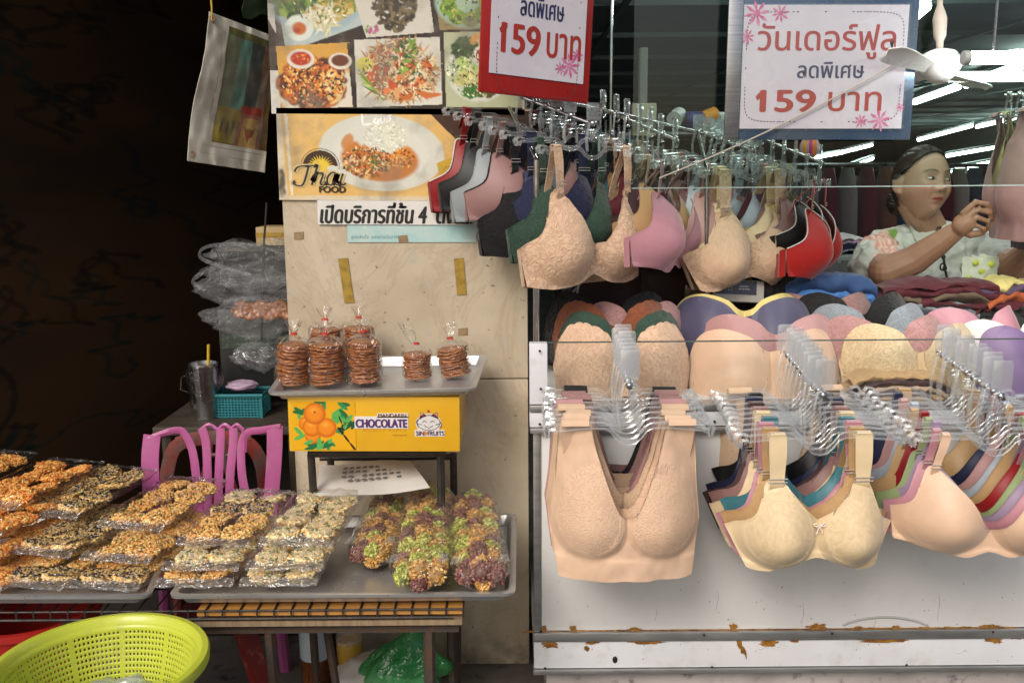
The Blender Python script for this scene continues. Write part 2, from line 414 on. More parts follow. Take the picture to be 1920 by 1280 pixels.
t.links.new(c, b.inputs['Base Color']); b.inputs['Roughness'].default_value = .38; b.inputs['Coat Weight'].default_value = .08
_, h = noise_fac(t, 40, 6); bump(t, b, h, .08, .001)
pil = empty('marble_pillar', ((PX0 + PX1) / 2, .40, FL), 'cream veined marble pillar plastered with food posters', 'pillar')
def P(o, m, *a, **kk): o.build(*a, **kk)
jz = at(950, 710, .28).z
mb = MB(); mb.box((0, 0, (jz - FL) / 2), (PX1 - PX0, .24, jz - FL - .003)); mb.build('stone_slab', mp, pil, bevel=.003)
mb = MB(); mb.box((0, 0, (jz + 2.62) / 2 - FL), (PX1 - PX0, .24, 2.62 - jz - .003)); mb.build('stone_slab', mp, pil, bevel=.003)
M_tape = pm('tape_mat', (.38, .24, .03), .45, col2=(.22, .14, .02), vscale=40, bscale=80)
for (x0, y0, x1, y1, hw, c2) in ((643, 485, 655, 567, 9, 0), (860, 485, 866, 552, 9, 0), (757, 424, 758, 440, 9, 0), (755, 442, 757, 454, 9, 1), (560, 436, 560, 448, 9, 1), (868, 616, 868, 628, 9, 1)):
    a_, b_ = at(x0, y0, .278), at(x1, y1, .278); hw *= k(.278)
    P4 = [(a_.x - hw, a_.y, a_.z), (a_.x + hw, a_.y, a_.z + .002), (b_.x + hw, b_.y, b_.z), (b_.x - hw, b_.y, b_.z - .001)]
    m = MB(); m.add(P4, [(0, 1, 2, 3)]); oo = m.build('tape_strip', M_tape if not c2 else pm('old_tape_mat', (.30, .20, .10), .5, col2=(.2, .13, .06), vscale=50), thick=.0012, smooth=False)
    tag(oo, {643: 'tall mustard tape strip stuck at the left of the bare marble', 860: 'tall mustard tape strip stuck on the marble below the hanging red bra', 757: 'small ochre tape square at the top of the teal notice', 755: 'small brown tape square at the bottom of the teal notice', 560: 'small tan tape patch near the left pillar edge', 868: 'faint tan tape patch near the pillar joint at right'}[x0], 'tape')

# ------------------------------------------------------------------ posters
M_print = vcol('print_mat', .32, 300, .05, coat=.15, dirt=.8)
def board(name, px0, py0, px1, py1, Y, label, cat, th=.004, rot=0):
    a_ = at((px0 + px1) / 2, (py0 + py1) / 2, Y); s_ = k(Y)
    e = empty(name, Matrix.Translation(a_) @ Matrix.Rotation(rot, 4, 'Y'), label, cat)
    W, H = (px1 - px0) * s_, (py1 - py0) * s_ * 1.0
    return e, W, H, s_
def lp(X0, Y0, s_, y=-.0025): return lambda x, y_: ((x - X0) * s_, y, -(y_ - Y0) * s_)
PAPER = pm('paper_white', (.72, .70, .66), .5, col2=(.62, .60, .55), vscale=8)
gc = [lin(h) for h in ('#3f6a1c', '#6b8f2a', '#22430f', '#8aa83c', '#2f5a20')]
tanc = [lin(h) for h in ('#d8a860', '#c98f48', '#e2c488', '#b87a38', '#e8d6a8', '#a8602a')]
brn = [lin(h) for h in ('#8a3a0c', '#b25a14', '#5c2408', '#d07a20', '#3c1606', '#c8641c')]
def rs(): return random.Random(11)
# upper poster: collage of dishes on dark wood
x0, y0, x1, y1 = 514, -70, 976, 206
cv = Canvas(x0, y0, x1, y1, .85, lin('#d8d4cc')); r_ = random.Random(5)
cv.poly([(524, -70), (970, -70), (972, 196), (532, 202)], lin('#2a170c'))
for i in range(9): cv.line(524 + i * 50, -70, 535 + i * 50, 205, 3, lin('#1a0d06'), .8)
cv.poly([(521, -70), (648, -70), (690, 48), (545, 98)], lin('#b9c8c4'))          # greens, egg and noodles
cv.ell(610, -5, 98, 74, lin('#9fb8c0'), -.35); cv.ell(612, -8, 88, 64, lin('#c9b060'), -.35)
cv.poly([(514, 40), (545, 98), (560, 130), (514, 130)], lin('#2a170c')); cv.scatter(150, 560, 6, 40, 34, gc, 3, 8, rnd=r_)
cv.scatter(90, 645, 0, 40, 34, [lin('#c9a63e'), lin('#8f8a2e'), lin('#d8c478'), lin('#7c8a3a')], 3, 7, rnd=r_); cv.scatter(60, 610, 40, 30, 24, [lin('#e6dfc0'), lin('#d2cfa0'), lin('#f0ead2')], 2, 3, 6, rnd=r_)
cv.ell(570, 56, 27, 24, lin('#dfe6d8')); cv.ell(570, 57, 15, 13, lin('#c8661a'), 0, 1, .3); cv.ell(566, 60, 8, 6, lin('#b03a0c'), 0, 1, .5)
cv.poly([(662, -70), (795, -70), (812, 62), (690, 72), (655, -40)], lin('#d9d4c6'))         # shaggy brown heap
cv.scatter(380, 742, 8, 38, 52, [lin('#5a4c34'), lin('#3c3220'), lin('#7d6c48'), lin('#2a2416')], 2, 5, 1.8, rnd=r_); cv.scatter(14, 700, 58, 14, 6, [lin('#c46a90'), lin('#7fa04c')], 2, 4, rnd=r_)
cv.poly([(806, -70), (972, -70), (972, 54), (822, 58)], lin('#9a8a52'))
for i in range(12): cv.line(806 + i * 2, -60 + i * 10, 830 + i * 2, -62 + i * 10, 2, lin('#5c4c22'))
cv.ell(872, 8, 62, 50, lin('#a9c4ae')); 
for q in range(9):
    a_ = q * .7; X_, Y_ = 872 + 36 * math.cos(a_), 10 + 30 * math.sin(a_); cv.ell(X_, Y_, 17, 14, lin('#7ea82e')); cv.ell(X_, Y_, 7, 5, lin('#4c7a1c')); cv.scatter(8, X_, Y_, 12, 9, [lin('#d8c878'), lin('#c8a850')], 1, 2, rnd=r_)
cv.ell(876, -4, 20, 12, lin('#e0e0da')); cv.ell(876, -4, 16, 9, lin('#3a2c22'))
cv.poly([(527, 88), (662, 80), (666, 198), (533, 203)], lin('#d9a23e')); cv.ell(600, 165, 80, 52, lin('#e0d6c2'))       # roast chicken
cv.scatter(420, 590, 152, 56, 42, brn, 4, 11, 1.5, rnd=r_); cv.scatter(60, 628, 158, 16, 24, [lin('#dcb874'), lin('#e8cf96')], 3, 8, rnd=r_)
cv.poly([(527, 198), (666, 193), (668, 206), (527, 206)], lin('#241208')); cv.poly([(655, 82), (668, 80), (672, 206), (664, 206)], lin('#241208'))
for cx, cy, rx, ry, c_ in ((571, 110, 26, 18, '#b8280c'), (642, 113, 22, 15, '#6a2c0c')): cv.ell(cx, cy, rx, ry, lin('#e8dccb')); cv.ell(cx, cy - 1, rx * .8, ry * .75, lin(c_), 0, 1, .2)
cv.scatter(16, 571, 109, 15, 9, [lin('#e05a1a'), lin('#f0a040')], 1, 2, rnd=r_)
cv.poly([(668, 76), (822, 70), (826, 188), (671, 194)], lin('#dad7c8'))              # noodles
for q in range(420):
    a_ = r_.random() * 6.28; d_ = math.sqrt(r_.random()); X_, Y_ = 748 + 66 * d_ * math.cos(a_), 130 + 54 * d_ * math.sin(a_); an = r_.random() * 3.14; L = 8 + 14 * r_.random()
    f_ = .6 + .6 * r_.random(); c_ = r_.choice(tanc); cv.line(X_ - L * math.cos(an), Y_ - L * math.sin(an), X_ + L * math.cos(an), Y_ + L * math.sin(an), 3.2, [v * f_ for v in c_])
cv.scatter(40, 745, 128, 58, 44, [lin('#c8541c'), lin('#d87838'), lin('#b8401c')], 3, 7, 2, rnd=r_); cv.scatter(26, 765, 110, 22, 34, gc, 3, 6, 2.4, rnd=r_)
for q in range(16): X_ = 715 + 80 * r_.random(); Y_ = 95 + 60 * r_.random(); cv.line(X_, Y_, X_ + 22 * r_.uniform(-1, 1), Y_ + 22 * r_.random(), 3, lin('#e8e2c4'))
for q in range(7): cv.line(669 + q * 1.5, 118 + q * 6, 722, 186 - q * 1.5, 3, r_.choice(gc[:2] + [lin('#9ac04a')]))
cv.ell(687, 118, 17, 13, lin('#d6cc58')); cv.ell(755, 170, 20, 14, lin('#e0a468')); cv.ell(760, 172, 13, 9, lin('#c8682c'))
for q in range(5): cv.line(775 + q * 5, 160 + q * 3, 800 + q * 6, 178 - q * 2, 8, lin('#d0702c'))
cv.poly([(829, 62), (972, 58), (972, 192), (833, 192)], lin('#b9c09c')); cv.ell(893, 126, 62, 60, lin('#dcdfd6')); cv.ell(893, 126, 55, 53, lin('#c6cbb8'))     # vegetable platter
cv.scatter(70, 868, 90, 22, 18, gc[2:3] + gc[4:] + [lin('#2c4a20')], 2, 5, 2.5, rnd=r_); cv.scatter(50, 855, 130, 18, 22, [lin('#c2c8a8'), lin('#9aa880')], 2, 5, rnd=r_)
for q in range(8): cv.ell(874 + 12 * r_.uniform(-1, 1), 112 + q * 5, 12, 9, lin('#b7cf72')); cv.ell(874, 112 + q * 5, 7, 5, lin('#dbe6ac'))
cv.scatter(40, 878, 142, 26, 14, [lin('#d8cf88'), lin('#c6c478')], 4, 7, rnd=r_); cv.scatter(50, 880, 165, 16, 9, gc[:1] + [lin('#3a7a2a')], 3, 6, rnd=r_); cv.scatter(40, 905, 166, 16, 10, [lin('#4a4a20'), lin('#6a5a28')], 2, 5, rnd=r_)
cv.ell(899, 102, 19, 19, lin('#e3dcd2')); cv.ell(900, 102, 14, 14, lin('#6c1010')); cv.scatter(8, 900, 100, 8, 8, [lin('#b03018')], 1, 3, rnd=r_); cv.ell(900, 136, 10, 10, lin('#a82c14')); cv.scatter(30, 900, 75, 22, 8, [lin('#e0c068'), lin('#d49848')], 3, 6, rnd=r_)
cv.scatter(520, 592, 150, 58, 42, [lin(h) for h in ('#3a1404', '#f0b050', '#e08828', '#7a2c08', '#c85a14', '#2a0e04', '#ffd080')], .9, 2.6, 2.0, rnd=r_)
cv.scatter(260, 748, 130, 66, 52, [lin(h) for h in ('#5a3410', '#f4e4c0', '#8a4a18', '#2f4a18', '#e8c890')], .8, 2.0, 3.0, rnd=r_)
cv.scatter(240, 885, 128, 50, 46, [lin(h) for h in ('#24401a', '#dfe8b8', '#6a8a34', '#3a3018', '#f0e8c0')], .8, 2.0, 2.0, rnd=r_)
cv.scatter(160, 872, 8, 54, 42, [lin(h) for h in ('#3c6414', '#d8c070', '#a8c858', '#2a4a10')], .8, 2.0, 2.0, rnd=r_)
cv.scatter(200, 615, 0, 70, 50, [lin(h) for h in ('#8a6a1c', '#f0e6c0', '#5a7a24', '#c89a40')], .8, 2.2, 2.5, rnd=r_)
for cx, cy, rx, ry, c_ in ((571, 110, 26, 18, '#b8280c'), (642, 113, 22, 15, '#6a2c0c')): cv.ell(cx, cy, rx, ry, lin('#e8dccb')); cv.ell(cx, cy - 1, rx * .8, ry * .75, lin(c_), 0, 1, .2)
cv.scatter(16, 571, 109, 15, 9, [lin('#e05a1a'), lin('#f0a040')], 1, 2, rnd=r_)
cv.line(514, 206, 976, 203, 6, lin('#cfccc6'))
cv.noise(.10)
e, W, H, s_ = board('food_poster', x0, y0, x1, y1, .276, 'glossy collage poster of Thai dishes on dark wood at top of pillar', 'poster', rot=R(.8))
cv.build('printed_face', M_print, lp((x0 + x1) / 2, (y0 + y1) / 2, s_, -.003), e)
mb = MB(); mb.box((0, 0, 0), (W * .998, .004, H * .998)); mb.build('poster_board', PAPER, e, smooth=False)
# lower poster: curry plate
x0, y0, x1, y1 = 526, 208, 990, 374
cv = Canvas(x0, y0, x1, y1, .9, lin('#d8cdb4')); r_ = random.Random(9)
cv.poly([(534, 213), (990, 213), (990, 366), (543, 366)], lin('#dfb468'))
for q in range(150): cv.ell(540 + 440 * r_.random(), 215 + 150 * r_.random(), 30, 18, r_.choice([lin('#e2bb72'), lin('#d8a858'), lin('#e8c887')]), 0, .3, .9)
cv.poly([(540, 211), (546, 211), (553, 366), (548, 366)], lin('#e6dcc4'))
cv.poly([(800, 211), (990, 211), (990, 366), (925, 366), (866, 275)], lin('#3c1a0a'))
for q in range(12): cv.curve([(880 + q * 8 + 7 * math.cos(v_ / 2), 240 + 9 * math.sin(q) + 7 * math.sin(v_ / 2)) for v_ in range(12)], 1.6, lin('#7a5024'), .7)
cv.ell(722, 296, 122, 70, lin('#b58e4c'), .08, .7, .25); cv.ell(717, 288, 117, 70, lin('#d5d4c6'), .06, 1, .03); cv.ell(717, 287, 92, 52, lin('#dcdbce'), .06, 1, .1)
cv.ell(714, 300, 76, 42, lin('#c87a2e'), .08, 1, .12); cv.ell(722, 262, 50, 34, lin('#dcdbc6'), 0, 1, .15); cv.ell(725, 258, 40, 28, lin('#e2e2ca'), 0, 1, .4); cv.ell(690, 255, 40, 24, lin('#d9d8ca'), .5, 1, .3)
cv.ell(752, 295, 26, 18, lin('#d98a34'), -.7, 1, .3); cv.ell(655, 268, 12, 18, lin('#c97f34'), .5, .9, .3)
cv.scatter(140, 690, 305, 40, 26, [lin('#c8702c'), lin('#d8a058'), lin('#7a7a34'), lin('#b84a1c'), lin('#e2b878'), lin('#8f5a24')], 3, 7, 1.7, rnd=r_); cv.scatter(50, 690, 300, 42, 24, [lin('#a83414'), lin('#54742c'), lin('#e0c8a0')], 1.5, 3, 4, rnd=r_)
for q in range(20): cv.line(680 + 30 * r_.random(), 295 + 20 * r_.random(), 700 + 40 * r_.random(), 300 + 20 * r_.random(), 1.8, lin('#5c6c30'))
cv.poly([(818, 306), (858, 290), (866, 308), (824, 330)], lin('#c8a22c'))
cv.curve([(830, 318), (838, 311), (846, 316), (854, 304)], 1.6, lin('#6a5412'))
cv.scatter(260, 690, 304, 44, 27, [lin(h) for h in ('#5a2408', '#f0d098', '#e07828', '#4a5a20', '#8a3a10', '#c88a48')], .9, 2.2, 2.4, rnd=r_); cv.scatter(120, 752, 298, 26, 18, [lin(h) for h in ('#b85a18', '#f0b860', '#8a4010')], .8, 1.8, 2, rnd=r_); cv.scatter(300, 725, 258, 40, 28, [lin(h) for h in ('#f0f0e0', '#c8c8b0', '#d8d8c4')], .8, 1.6, 2.2, rnd=r_)
scr = [(682, 216), (684, 238), (700, 236)], [(708, 226), (703, 232), (709, 236), (713, 228), (711, 236)], [(717, 226), (717, 234), (723, 233), (724, 225)], [(728, 226), (728, 234)], [(735, 220), (731, 223), (735, 227), (731, 231)]
for st in scr: cv.curve(st, 4.4, lin('#fbfbf8'))
r2 = [(604 + 32 * math.cos(q / 10), 312 - 28 * math.sin(q / 10)) for q in range(32)]
cv.poly(r2, lin('#3a2412')); cv.curve([(604 + 35 * math.cos(q / 10), 312 - 31 * math.sin(q / 10)) for q in range(-2, 33)], 1.5, lin('#3a2412'))
for q in range(13):
    a_ = .15 + q * .24; cv.poly([(604 + 10 * math.cos(a_ - .25), 314 - 9 * math.sin(a_ - .25)), (604 + 25 * math.cos(a_), 314 - 22 * math.sin(a_)), (604 + 10 * math.cos(a_ + .25), 314 - 9 * math.sin(a_ + .25))], lin('#e6c43e'))
cv.ell(604, 313, 13, 11, lin('#e6c43e'), 0, 1, .1)
for q in range(60): cv.ell(528 + 9 * r_.random(), 320 + 46 * r_.random(), 4, 6, lin('#4a4030'), 0, .4, .6)
cv.noise(.06)
e, W, H, s_ = board('menu_poster', x0, y0, x1, y1, .276, 'yellow poster of curry and rice on an oval white plate', 'poster', rot=R(.8))
cv.build('printed_face', M_print, lp((x0 + x1) / 2, (y0 + y1) / 2, s_, -.003), e)
mb = MB(); mb.box((0, 0, 0), (W * .998, .004, H * .998)); mb.build('poster_board', PAPER, e, smooth=False)
M_ink = pm('ink_black', (.012, .011, .010), .5); M_inkb = pm('ink_brown', (.035, .018, .008), .5); M_halo = pm('ink_halo', (.62, .48, .22), .5)
X_ = lambda px: (px - (x0 + x1) / 2) * s_; Z_ = lambda py: -(py - (y0 + y1) / 2) * s_
def script(parent, mat, yy, wd):       # the flowing word drawn as pen strokes
    def pen(name, strokes):
        m = MB()
        for st in strokes:
            P_ = []
            for i in range(len(st) - 1):
                p0 = st[max(0, i - 1)]; p1 = st[i]; p2 = st[i + 1]; p3 = st[min(len(st) - 1, i + 2)]
                for q in range(5):
                    u = q / 5; P_.append(tuple(.5 * (2 * b_ + (c_ - a_) * u + (2 * a_ - 5 * b_ + 4 * c_ - d_) * u * u + (3 * b_ - a_ - 3 * c_ + d_) * u ** 3) for a_, b_, c_, d_ in zip(p0, p1, p2, p3)))
            P_.append(st[-1]); L, Rr = [], []
            for i, p in enumerate(P_):
                a_ = P_[max(0, i - 1)]; b_ = P_[min(len(P_) - 1, i + 1)]; dx, dy = b_[0] - a_[0], b_[1] - a_[1]; l_ = math.hypot(dx, dy) or 1
                ww = wd * (1.0 + .9 * abs(dy) / l_); L.append((X_(p[0] - dy / l_ * ww), yy, Z_(p[1] + dx / l_ * ww))); Rr.append((X_(p[0] + dy / l_ * ww), yy, Z_(p[1] - dx / l_ * ww)))
            m.grid([L, Rr])
        m.build(name, mat, parent, smooth=False)
    pen('lettering', [[(556, 322), (562, 314), (580, 311), (600, 312)], [(582, 312), (577, 330), (570, 346), (560, 347), (553, 343), (556, 338)], [(599, 309), (593, 328), (587, 346)], [(588, 340), (596, 328), (605, 324), (608, 328), (603, 343), (609, 346), (614, 341)],
        [(634, 327), (626, 323), (617, 331), (616, 342), (622, 346), (630, 338), (635, 325), (630, 341), (635, 346), (640, 341)], [(645, 325), (640, 341), (644, 346), (650, 342)], [(647, 312), (648, 316)]])
script(e, M_halo, -.0042, 3.0); script(e, M_inkb, -.0050, .95)
text('lettering', 'FOOD', M_inkb, e, X_(625), Z_(354), w=48 * s_, h=11 * s_, y=-.005, bold=.0012)
# white notice and teal notice
e, W, H, s_ = board('paper_notice', 597, 372, 905, 421, .2745, 'white paper notice with bold black Thai line under the curry poster', 'notice', rot=R(.7))
mb = MB(); mb.box((0, 0, 0), (W, .0015, H)); mb.build('paper', PAPER, e, smooth=False)
text('lettering', 'เปิดบริการที่ชั้น 4  ตั้งแต่', M_ink, e, (745 - 751) * s_, -.004, w=286 * s_, y=-.0014, shear=.18, bold=.0019, h=38 * s_)
e, W, H, s_ = board('teal_notice', 652, 420, 892, 454, .2775, 'pale teal printed strip taped below the white notice', 'notice', rot=R(.4))
mb = MB(); mb.box((0, 0, 0), (W, .001, H)); mb.build('paper', pm('teal_paper', (.48, .60, .56), .4, col2=(.33, .55, .55), vscale=14), e, smooth=False)
text('lettering', 'สูตรสำเร็จ  ของช่างมืออาชีพ', pm('ink_teal', (.12, .30, .33), .5), e, (705 - 772) * s_, -.010, w=92 * s_, y=-.0010, shear=.2)

# ------------------------------------------------------------------ price signs
M_red = pm('sign_red', (.36, .012, .010), .35, coat=.3); M_signpaper = pm('sign_paper', (.66, .62, .68), .3, col2=(.60, .56, .63), vscale=6, coat=.4)
M_txtred = pm('ink_red', (.40, .03, .02), .4); M_txtnavy = pm('ink_navy', (.03, .03, .10), .4); M_pink = pm('ink_pink', (.55, .09, .25), .4, col2=(.65, .3, .45), vscale=60)
def dashes(e, w, h, r_, yy, mat, n=130):
    pts = []; 
    for i in range(720):
        s0 = i / 720; q = s0 * 2 * math.pi; x = math.copysign(abs(math.cos(q)) ** .22, math.cos(q)) * w / 2; z = math.copysign(abs(math.sin(q)) ** .22, math.sin(q)) * h / 2; pts.append((x, z))
    L = [0]
    for a_, b_ in zip(pts, pts[1:] + pts[:1]): L.append(L[-1] + math.hypot(b_[0] - a_[0], b_[1] - a_[1]))
    m = MB(); st = L[-1] / n; j = 0
    for i in range(n):
        s0 = i * st
        while j < 719 and L[j + 1] < s0: j += 1
        a_, b_ = pts[j], pts[(j + 1) % 720]; dx, dz = b_[0] - a_[0], b_[1] - a_[1]; l_ = math.hypot(dx, dz) or 1; dx, dz = dx / l_, dz / l_
        u = .55 * st; tw = .0011; p = a_
        m.add([(p[0] - dz * tw, yy, p[1] + dx * tw), (p[0] + dz * tw, yy, p[1] - dx * tw), (p[0] + dx * u + dz * tw, yy, p[1] + dz * u - dx * tw), (p[0] + dx * u - dz * tw, yy, p[1] + dz * u + dx * tw)], [(0, 1, 2, 3)])
    m.build('dashed_border', mat, e, smooth=False)
def flower(e, x, z, r_, yy, petals=8):
    m = MB()
    for q in range(petals):
        a_ = 2 * math.pi * q / petals + .2; c_, s2 = math.cos(a_), math.sin(a_); wv = .22
        m.add([(x, yy, z), (x + r_ * .6 * (c_ - s2 * wv), yy, z + r_ * .6 * (s2 + c_ * wv)), (x + r_ * c_, yy, z + r_ * s2), (x + r_ * .6 * (c_ + s2 * wv), yy, z + r_ * .6 * (s2 - c_ * wv))], [(0, 1, 2, 3)])
    m.add([(x + r_ * .25 * math.cos(q), yy - .0003, z + r_ * .25 * math.sin(q)) for q in np.linspace(0, 5.6, 9)], [tuple(range(9))])
    m.build('printed_flower', M_pink, e, smooth=False)
s_ = k(.2); c0 = at(1009, 44, .16)
e = empty('red_price_sign', Matrix.Translation(c0) @ Matrix.Rotation(R(30), 4, 'Z') @ Matrix.Rotation(R(3.4), 4, 'Y'), 'red framed sale sign reading 159 above the upper hangers', 'price sign')
Wd, Hd = .292, .44
mb = MB(); mb.box((0, 0, .07), (Wd, .012, Hd + .03)); mb.build('sign_board', M_red, e, bevel=.004)
mb = MB(); mb.box((.0, -.0075, .070), (Wd * .86, .002, Hd - .055)); mb.build('paper', M_signpaper, e, smooth=False)
text('lettering', 'วันเดอร์ฟูล', M_txtred, e, .005, .105, w=.200, h=.075, y=-.0090, bold=.001)
text('lettering', 'ลดพิเศษ', M_txtnavy, e, .005, .030, w=.115, h=.042, y=-.0090, bold=.001)
text('lettering', '159', M_txtred, e, -.048, -.043, w=.098, h=.064, y=-.0090, bold=.0026)
mb = MB(); mb.prism([(-.105, -.026), (-.093, -.0115), (-.085, -.0115), (-.085, -.022), (-.101, -.034)], -.0096, -.0091); mb.build('lettering', M_txtred, e, smooth=False)
text('lettering', 'บาท', M_txtred, e, .067, -.045, w=.092, h=.056, y=-.0090, bold=.0012)
dashes(e, Wd * .74, Hd - .12, .03, -.0088, pm('ink_dark', (.10, .06, .07), .5)); flower(e, .085, -.086, .030, -.0092); flower(e, .105, -.06, .017, -.0092); flower(e, .06, -.094, .016, -.0092)
s_ = k(.07); c0 = at(1541, 100, .07)
e = empty('steel_price_sign', Matrix.Translation(c0) @ Matrix.Rotation(R(.4), 4, 'Y'), 'steel framed sale sign reading 159 under clear plastic beside the small fan', 'price sign')
M_steel = pm('brushed_steel', (.52, .52, .52), .28, 1, col2=(.36, .37, .40), vscale=5, stretch=(1, 1, 40)); M_blue = pm('blue_film', (.05, .095, .17), .25, .4, col2=(.10, .13, .17), vscale=9, coat=.5)
W2, H2 = 342 * s_, 306 * s_
mb = MB(); mb.box((0, .004, 0), (W2, .008, H2)); mb.build('sign_board', M_blue, e, bevel=.002)
mb = MB(); mb.box((-W2 / 2 + 12 * s_, -.003, 0), (26 * s_, .006, H2 * .998)); mb.build('frame_strip', M_steel, e, bevel=.001)
mb = MB(); mb.box((5 * s_, -.003, H2 / 2 - 24 * s_), (300 * s_, .006, 46 * s_)); mb.build('frame_strip', pm('dark_band', (.02, .02, .025), .3), e, bevel=.001)
pz = (100 - 125) * s_
mb = MB(); mb.box((4 * s_, -.0015, pz), (296 * s_, .002, 216 * s_)); mb.build('paper', M_signpaper, e, smooth=False)
xx = lambda px: (px - 1541) * s_; zz = lambda py: (100 - py) * s_
text('lettering', 'วันเดอร์ฟูล', M_txtred, e, xx(1548), zz(80), w=248 * s_, h=62 * s_, y=-.0030, bold=.0008)
text('lettering', 'ลดพิเศษ', M_txtnavy, e, xx(1558), zz(130), w=120 * s_, h=28 * s_, y=-.0030, bold=.0008)
text('lettering', '159', M_txtred, e, xx(1483), zz(184), w=98 * s_, h=38 * s_, y=-.0030, bold=.0026)
mb = MB(); mb.prism([(xx(a), zz(b_)) for a, b_ in ((1424, 176), (1433, 166.5), (1440, 166.5), (1440, 174), (1427, 183))], -.0036, -.0031); mb.build('lettering', M_txtred, e, smooth=False)
text('lettering', 'บาท', M_txtred, e, xx(1605), zz(185), w=96 * s_, h=34 * s_, y=-.0030, bold=.0008)
dashes(e, 282 * s_, 192 * s_, .03, -.0029, pm('ink_dark', (.1, .06, .07), .5), 150)
for ob in e.children:
    if ob.name.startswith('dashed'): ob.location.z = pz; ob.location.x = 4 * s_
for a_ in ((1420, 32, 24), (1462, 32, 17), (1404, 72, 15), (1652, 218, 22), (1618, 220, 14), (1688, 196, 9)): flower(e, xx(a_[0]), zz(a_[1]), a_[2] * s_, -.0031)
mb = MB(); mb.box((4 * s_, -.006, pz), (300 * s_, .0015, 220 * s_)); mb.build('clear_cover', clear('sign_cover', base=.05, edge=.4, rough=.05), e, smooth=False)
mb = MB()
for a_ in (1455, 1628): mb.tube([(xx(a_), .0, H2 / 2), (xx(a_), .0, H2 / 2 + .6)], .0012, 6)
mb.build('hanging_wire', M_steel, e)

# ------------------------------------------------------------------ counter
M_white = pm('counter_white', (.72, .715, .70), .42, col2=(.68, .67, .65), vscale=4, col3=(.655, .645, .62), coat=.15)
M_white2 = pm('counter_white_lower', (.72, .73, .76), .42, col2=(.66, .66, .68), vscale=5, col3=(.60, .60, .59), coat=.15)
M_alu = pm('aluminium', (.48, .48, .47), .38, .85, col2=(.36, .36, .36), vscale=8, stretch=(1, 1, 6))
M_pinkish = pm('plinth_pink', (.42, .38, .37), .7, col2=(.3, .27, .26), vscale=7, col3=(.12, .10, .09))
CX0, CX1 = at(1000, 900, 0).x, at(2250, 900, 0).x; CW = CX1 - CX0
zt = at(1100, 757, 0).z; zb = at(1100, 800, 0).z; zr = at(1100, 1190, 0).z; zf = at(1100, 1250, 0).z; za = at(1100, 642, 0).z
cn = empty('display_counter', ((CX0 + CX1) / 2, .3, FL), 'white panelled display counter with rusty glue streaks along its lower rail', 'counter')
O = Vector(((CX0 + CX1) / 2, .3, FL))
def cbox(name, lo, hi, mat, bevel=.0015, par=None):
    m = MB(); lo, hi = Vector(lo) - O, Vector(hi) - O; m.box((lo + hi) / 2, hi - lo); return m.build(name, mat, par or cn, bevel=bevel)
cbox('plinth', (CX0 + .03, .025, FL), (CX1, .58, zf - .016), M_pinkish)
cbox('front_panel', (CX0 + .018, .0, zr + .012), (CX1, .58, zb), M_white)
cbox('lower_panel', (CX0, -.004, zf), (CX1, .57, zr - .014), M_white2)
cbox('lower_rail', (CX0 - .001, -.010, zr - .012), (CX1, .02, zr + .010), M_alu)
cbox('bottom_rail', (CX0 - .002, -.010, zf - .014), (CX1, .02, zf - .002), M_alu)
cbox('corner_post', (CX0, -.006, zr + .012), (CX0 + .016, .02, zb - .001), M_alu)
cbox('upper_rail', (CX0 - .008, -.014, zb + .004), (CX1, .03, zt - .016), M_white2)
cbox('edge_strip', (CX0 - .008, -.018, zt - .014), (CX1, .03, zt + .001), M_alu)
cbox('edge_strip', (CX0 - .007, -.018, zb - .010), (CX1, .03, zb + .002), M_alu)
cbox('counter_top', (CX0, .031, zb + .005), (CX1, .62, zt - .004), M_white)
pw = at(1026, 700, 0).x
cbox('end_post', (CX0 - .008, -.012, zt + .003), (pw, .02, za), M_white2)
m = MB()
for px, py in ((1012, 658), (1014, 729), (1028, 758), (1012, 795), (1014, 1183), (1320, 1190), (1560, 1187), (1862, 1184), (1340, 790), (1022, 1252), (1335, 1250), (1700, 1246)):
    q = at(px, py, -.019) - O; m.ell(q, (.0030, .002, .0030), None, 8, 6)
so_ = m.build('screws', pm('screw_dark', (.03, .028, .026), .5, .6), cn); so_['kind'] = 'stuff'
cbox('acrylic_guard', (pw + .001, -.004, zt + .002), (CX1, .0, za), clear('acrylic', base=.03, edge=.3, rough=.03), 0)
cbox('guard_edge', (pw + .001, -.005, za), (CX1, .001, za + .0025), pm('acrylic_edge', (.10, .12, .11), .3), 0)
# glue and rust stains: irregular flat smears
M_glue = pm('glue_mat', (.34, .15, .02), .35, col2=(.16, .06, .01), vscale=60, col3=(.5, .33, .12), coat=.4, bscale=90)
rg = random.Random(21)
def smear(px, py, w_, h_, Y=-.0048, tail=0):
    n = 22; out = []
    for i in range(n):
        a_ = 2 * math.pi * i / n; f_ = .55 + .6 * rg.random(); out.append(Vector((px + w_ * f_ * math.cos(a_) + tail * math.sin(a_), py + h_ * f_ * math.sin(a_), 0)))
    m = MB(); m.add([at(p.x, p.y, Y) - O for p in out] , [tuple(range(n))]); m.build('glue_stain', M_glue, cn, smooth=False, thick=.0006)
yr = lambda px: 1191 - (px - 1000) * .0095
for i in range(26):
    px = 1010 + i * 35 + rg.uniform(-10, 10)
    smear(px, yr(px) - 7, rg.uniform(22, 40), rg.uniform(1.2, 3.2), -.0012)
for px, dy, w_, h_ in ((1075, -12, 8, 7), (1190, -9, 16, 5), (1375, -13, 9, 6), (1530, -11, 20, 8), (1610, -9, 12, 4), (1680, -8, 9, 5), (1020, -12, 6, 7), (1860, -9, 22, 4)): smear(px, yr(px) + dy, w_, h_, -.0014)
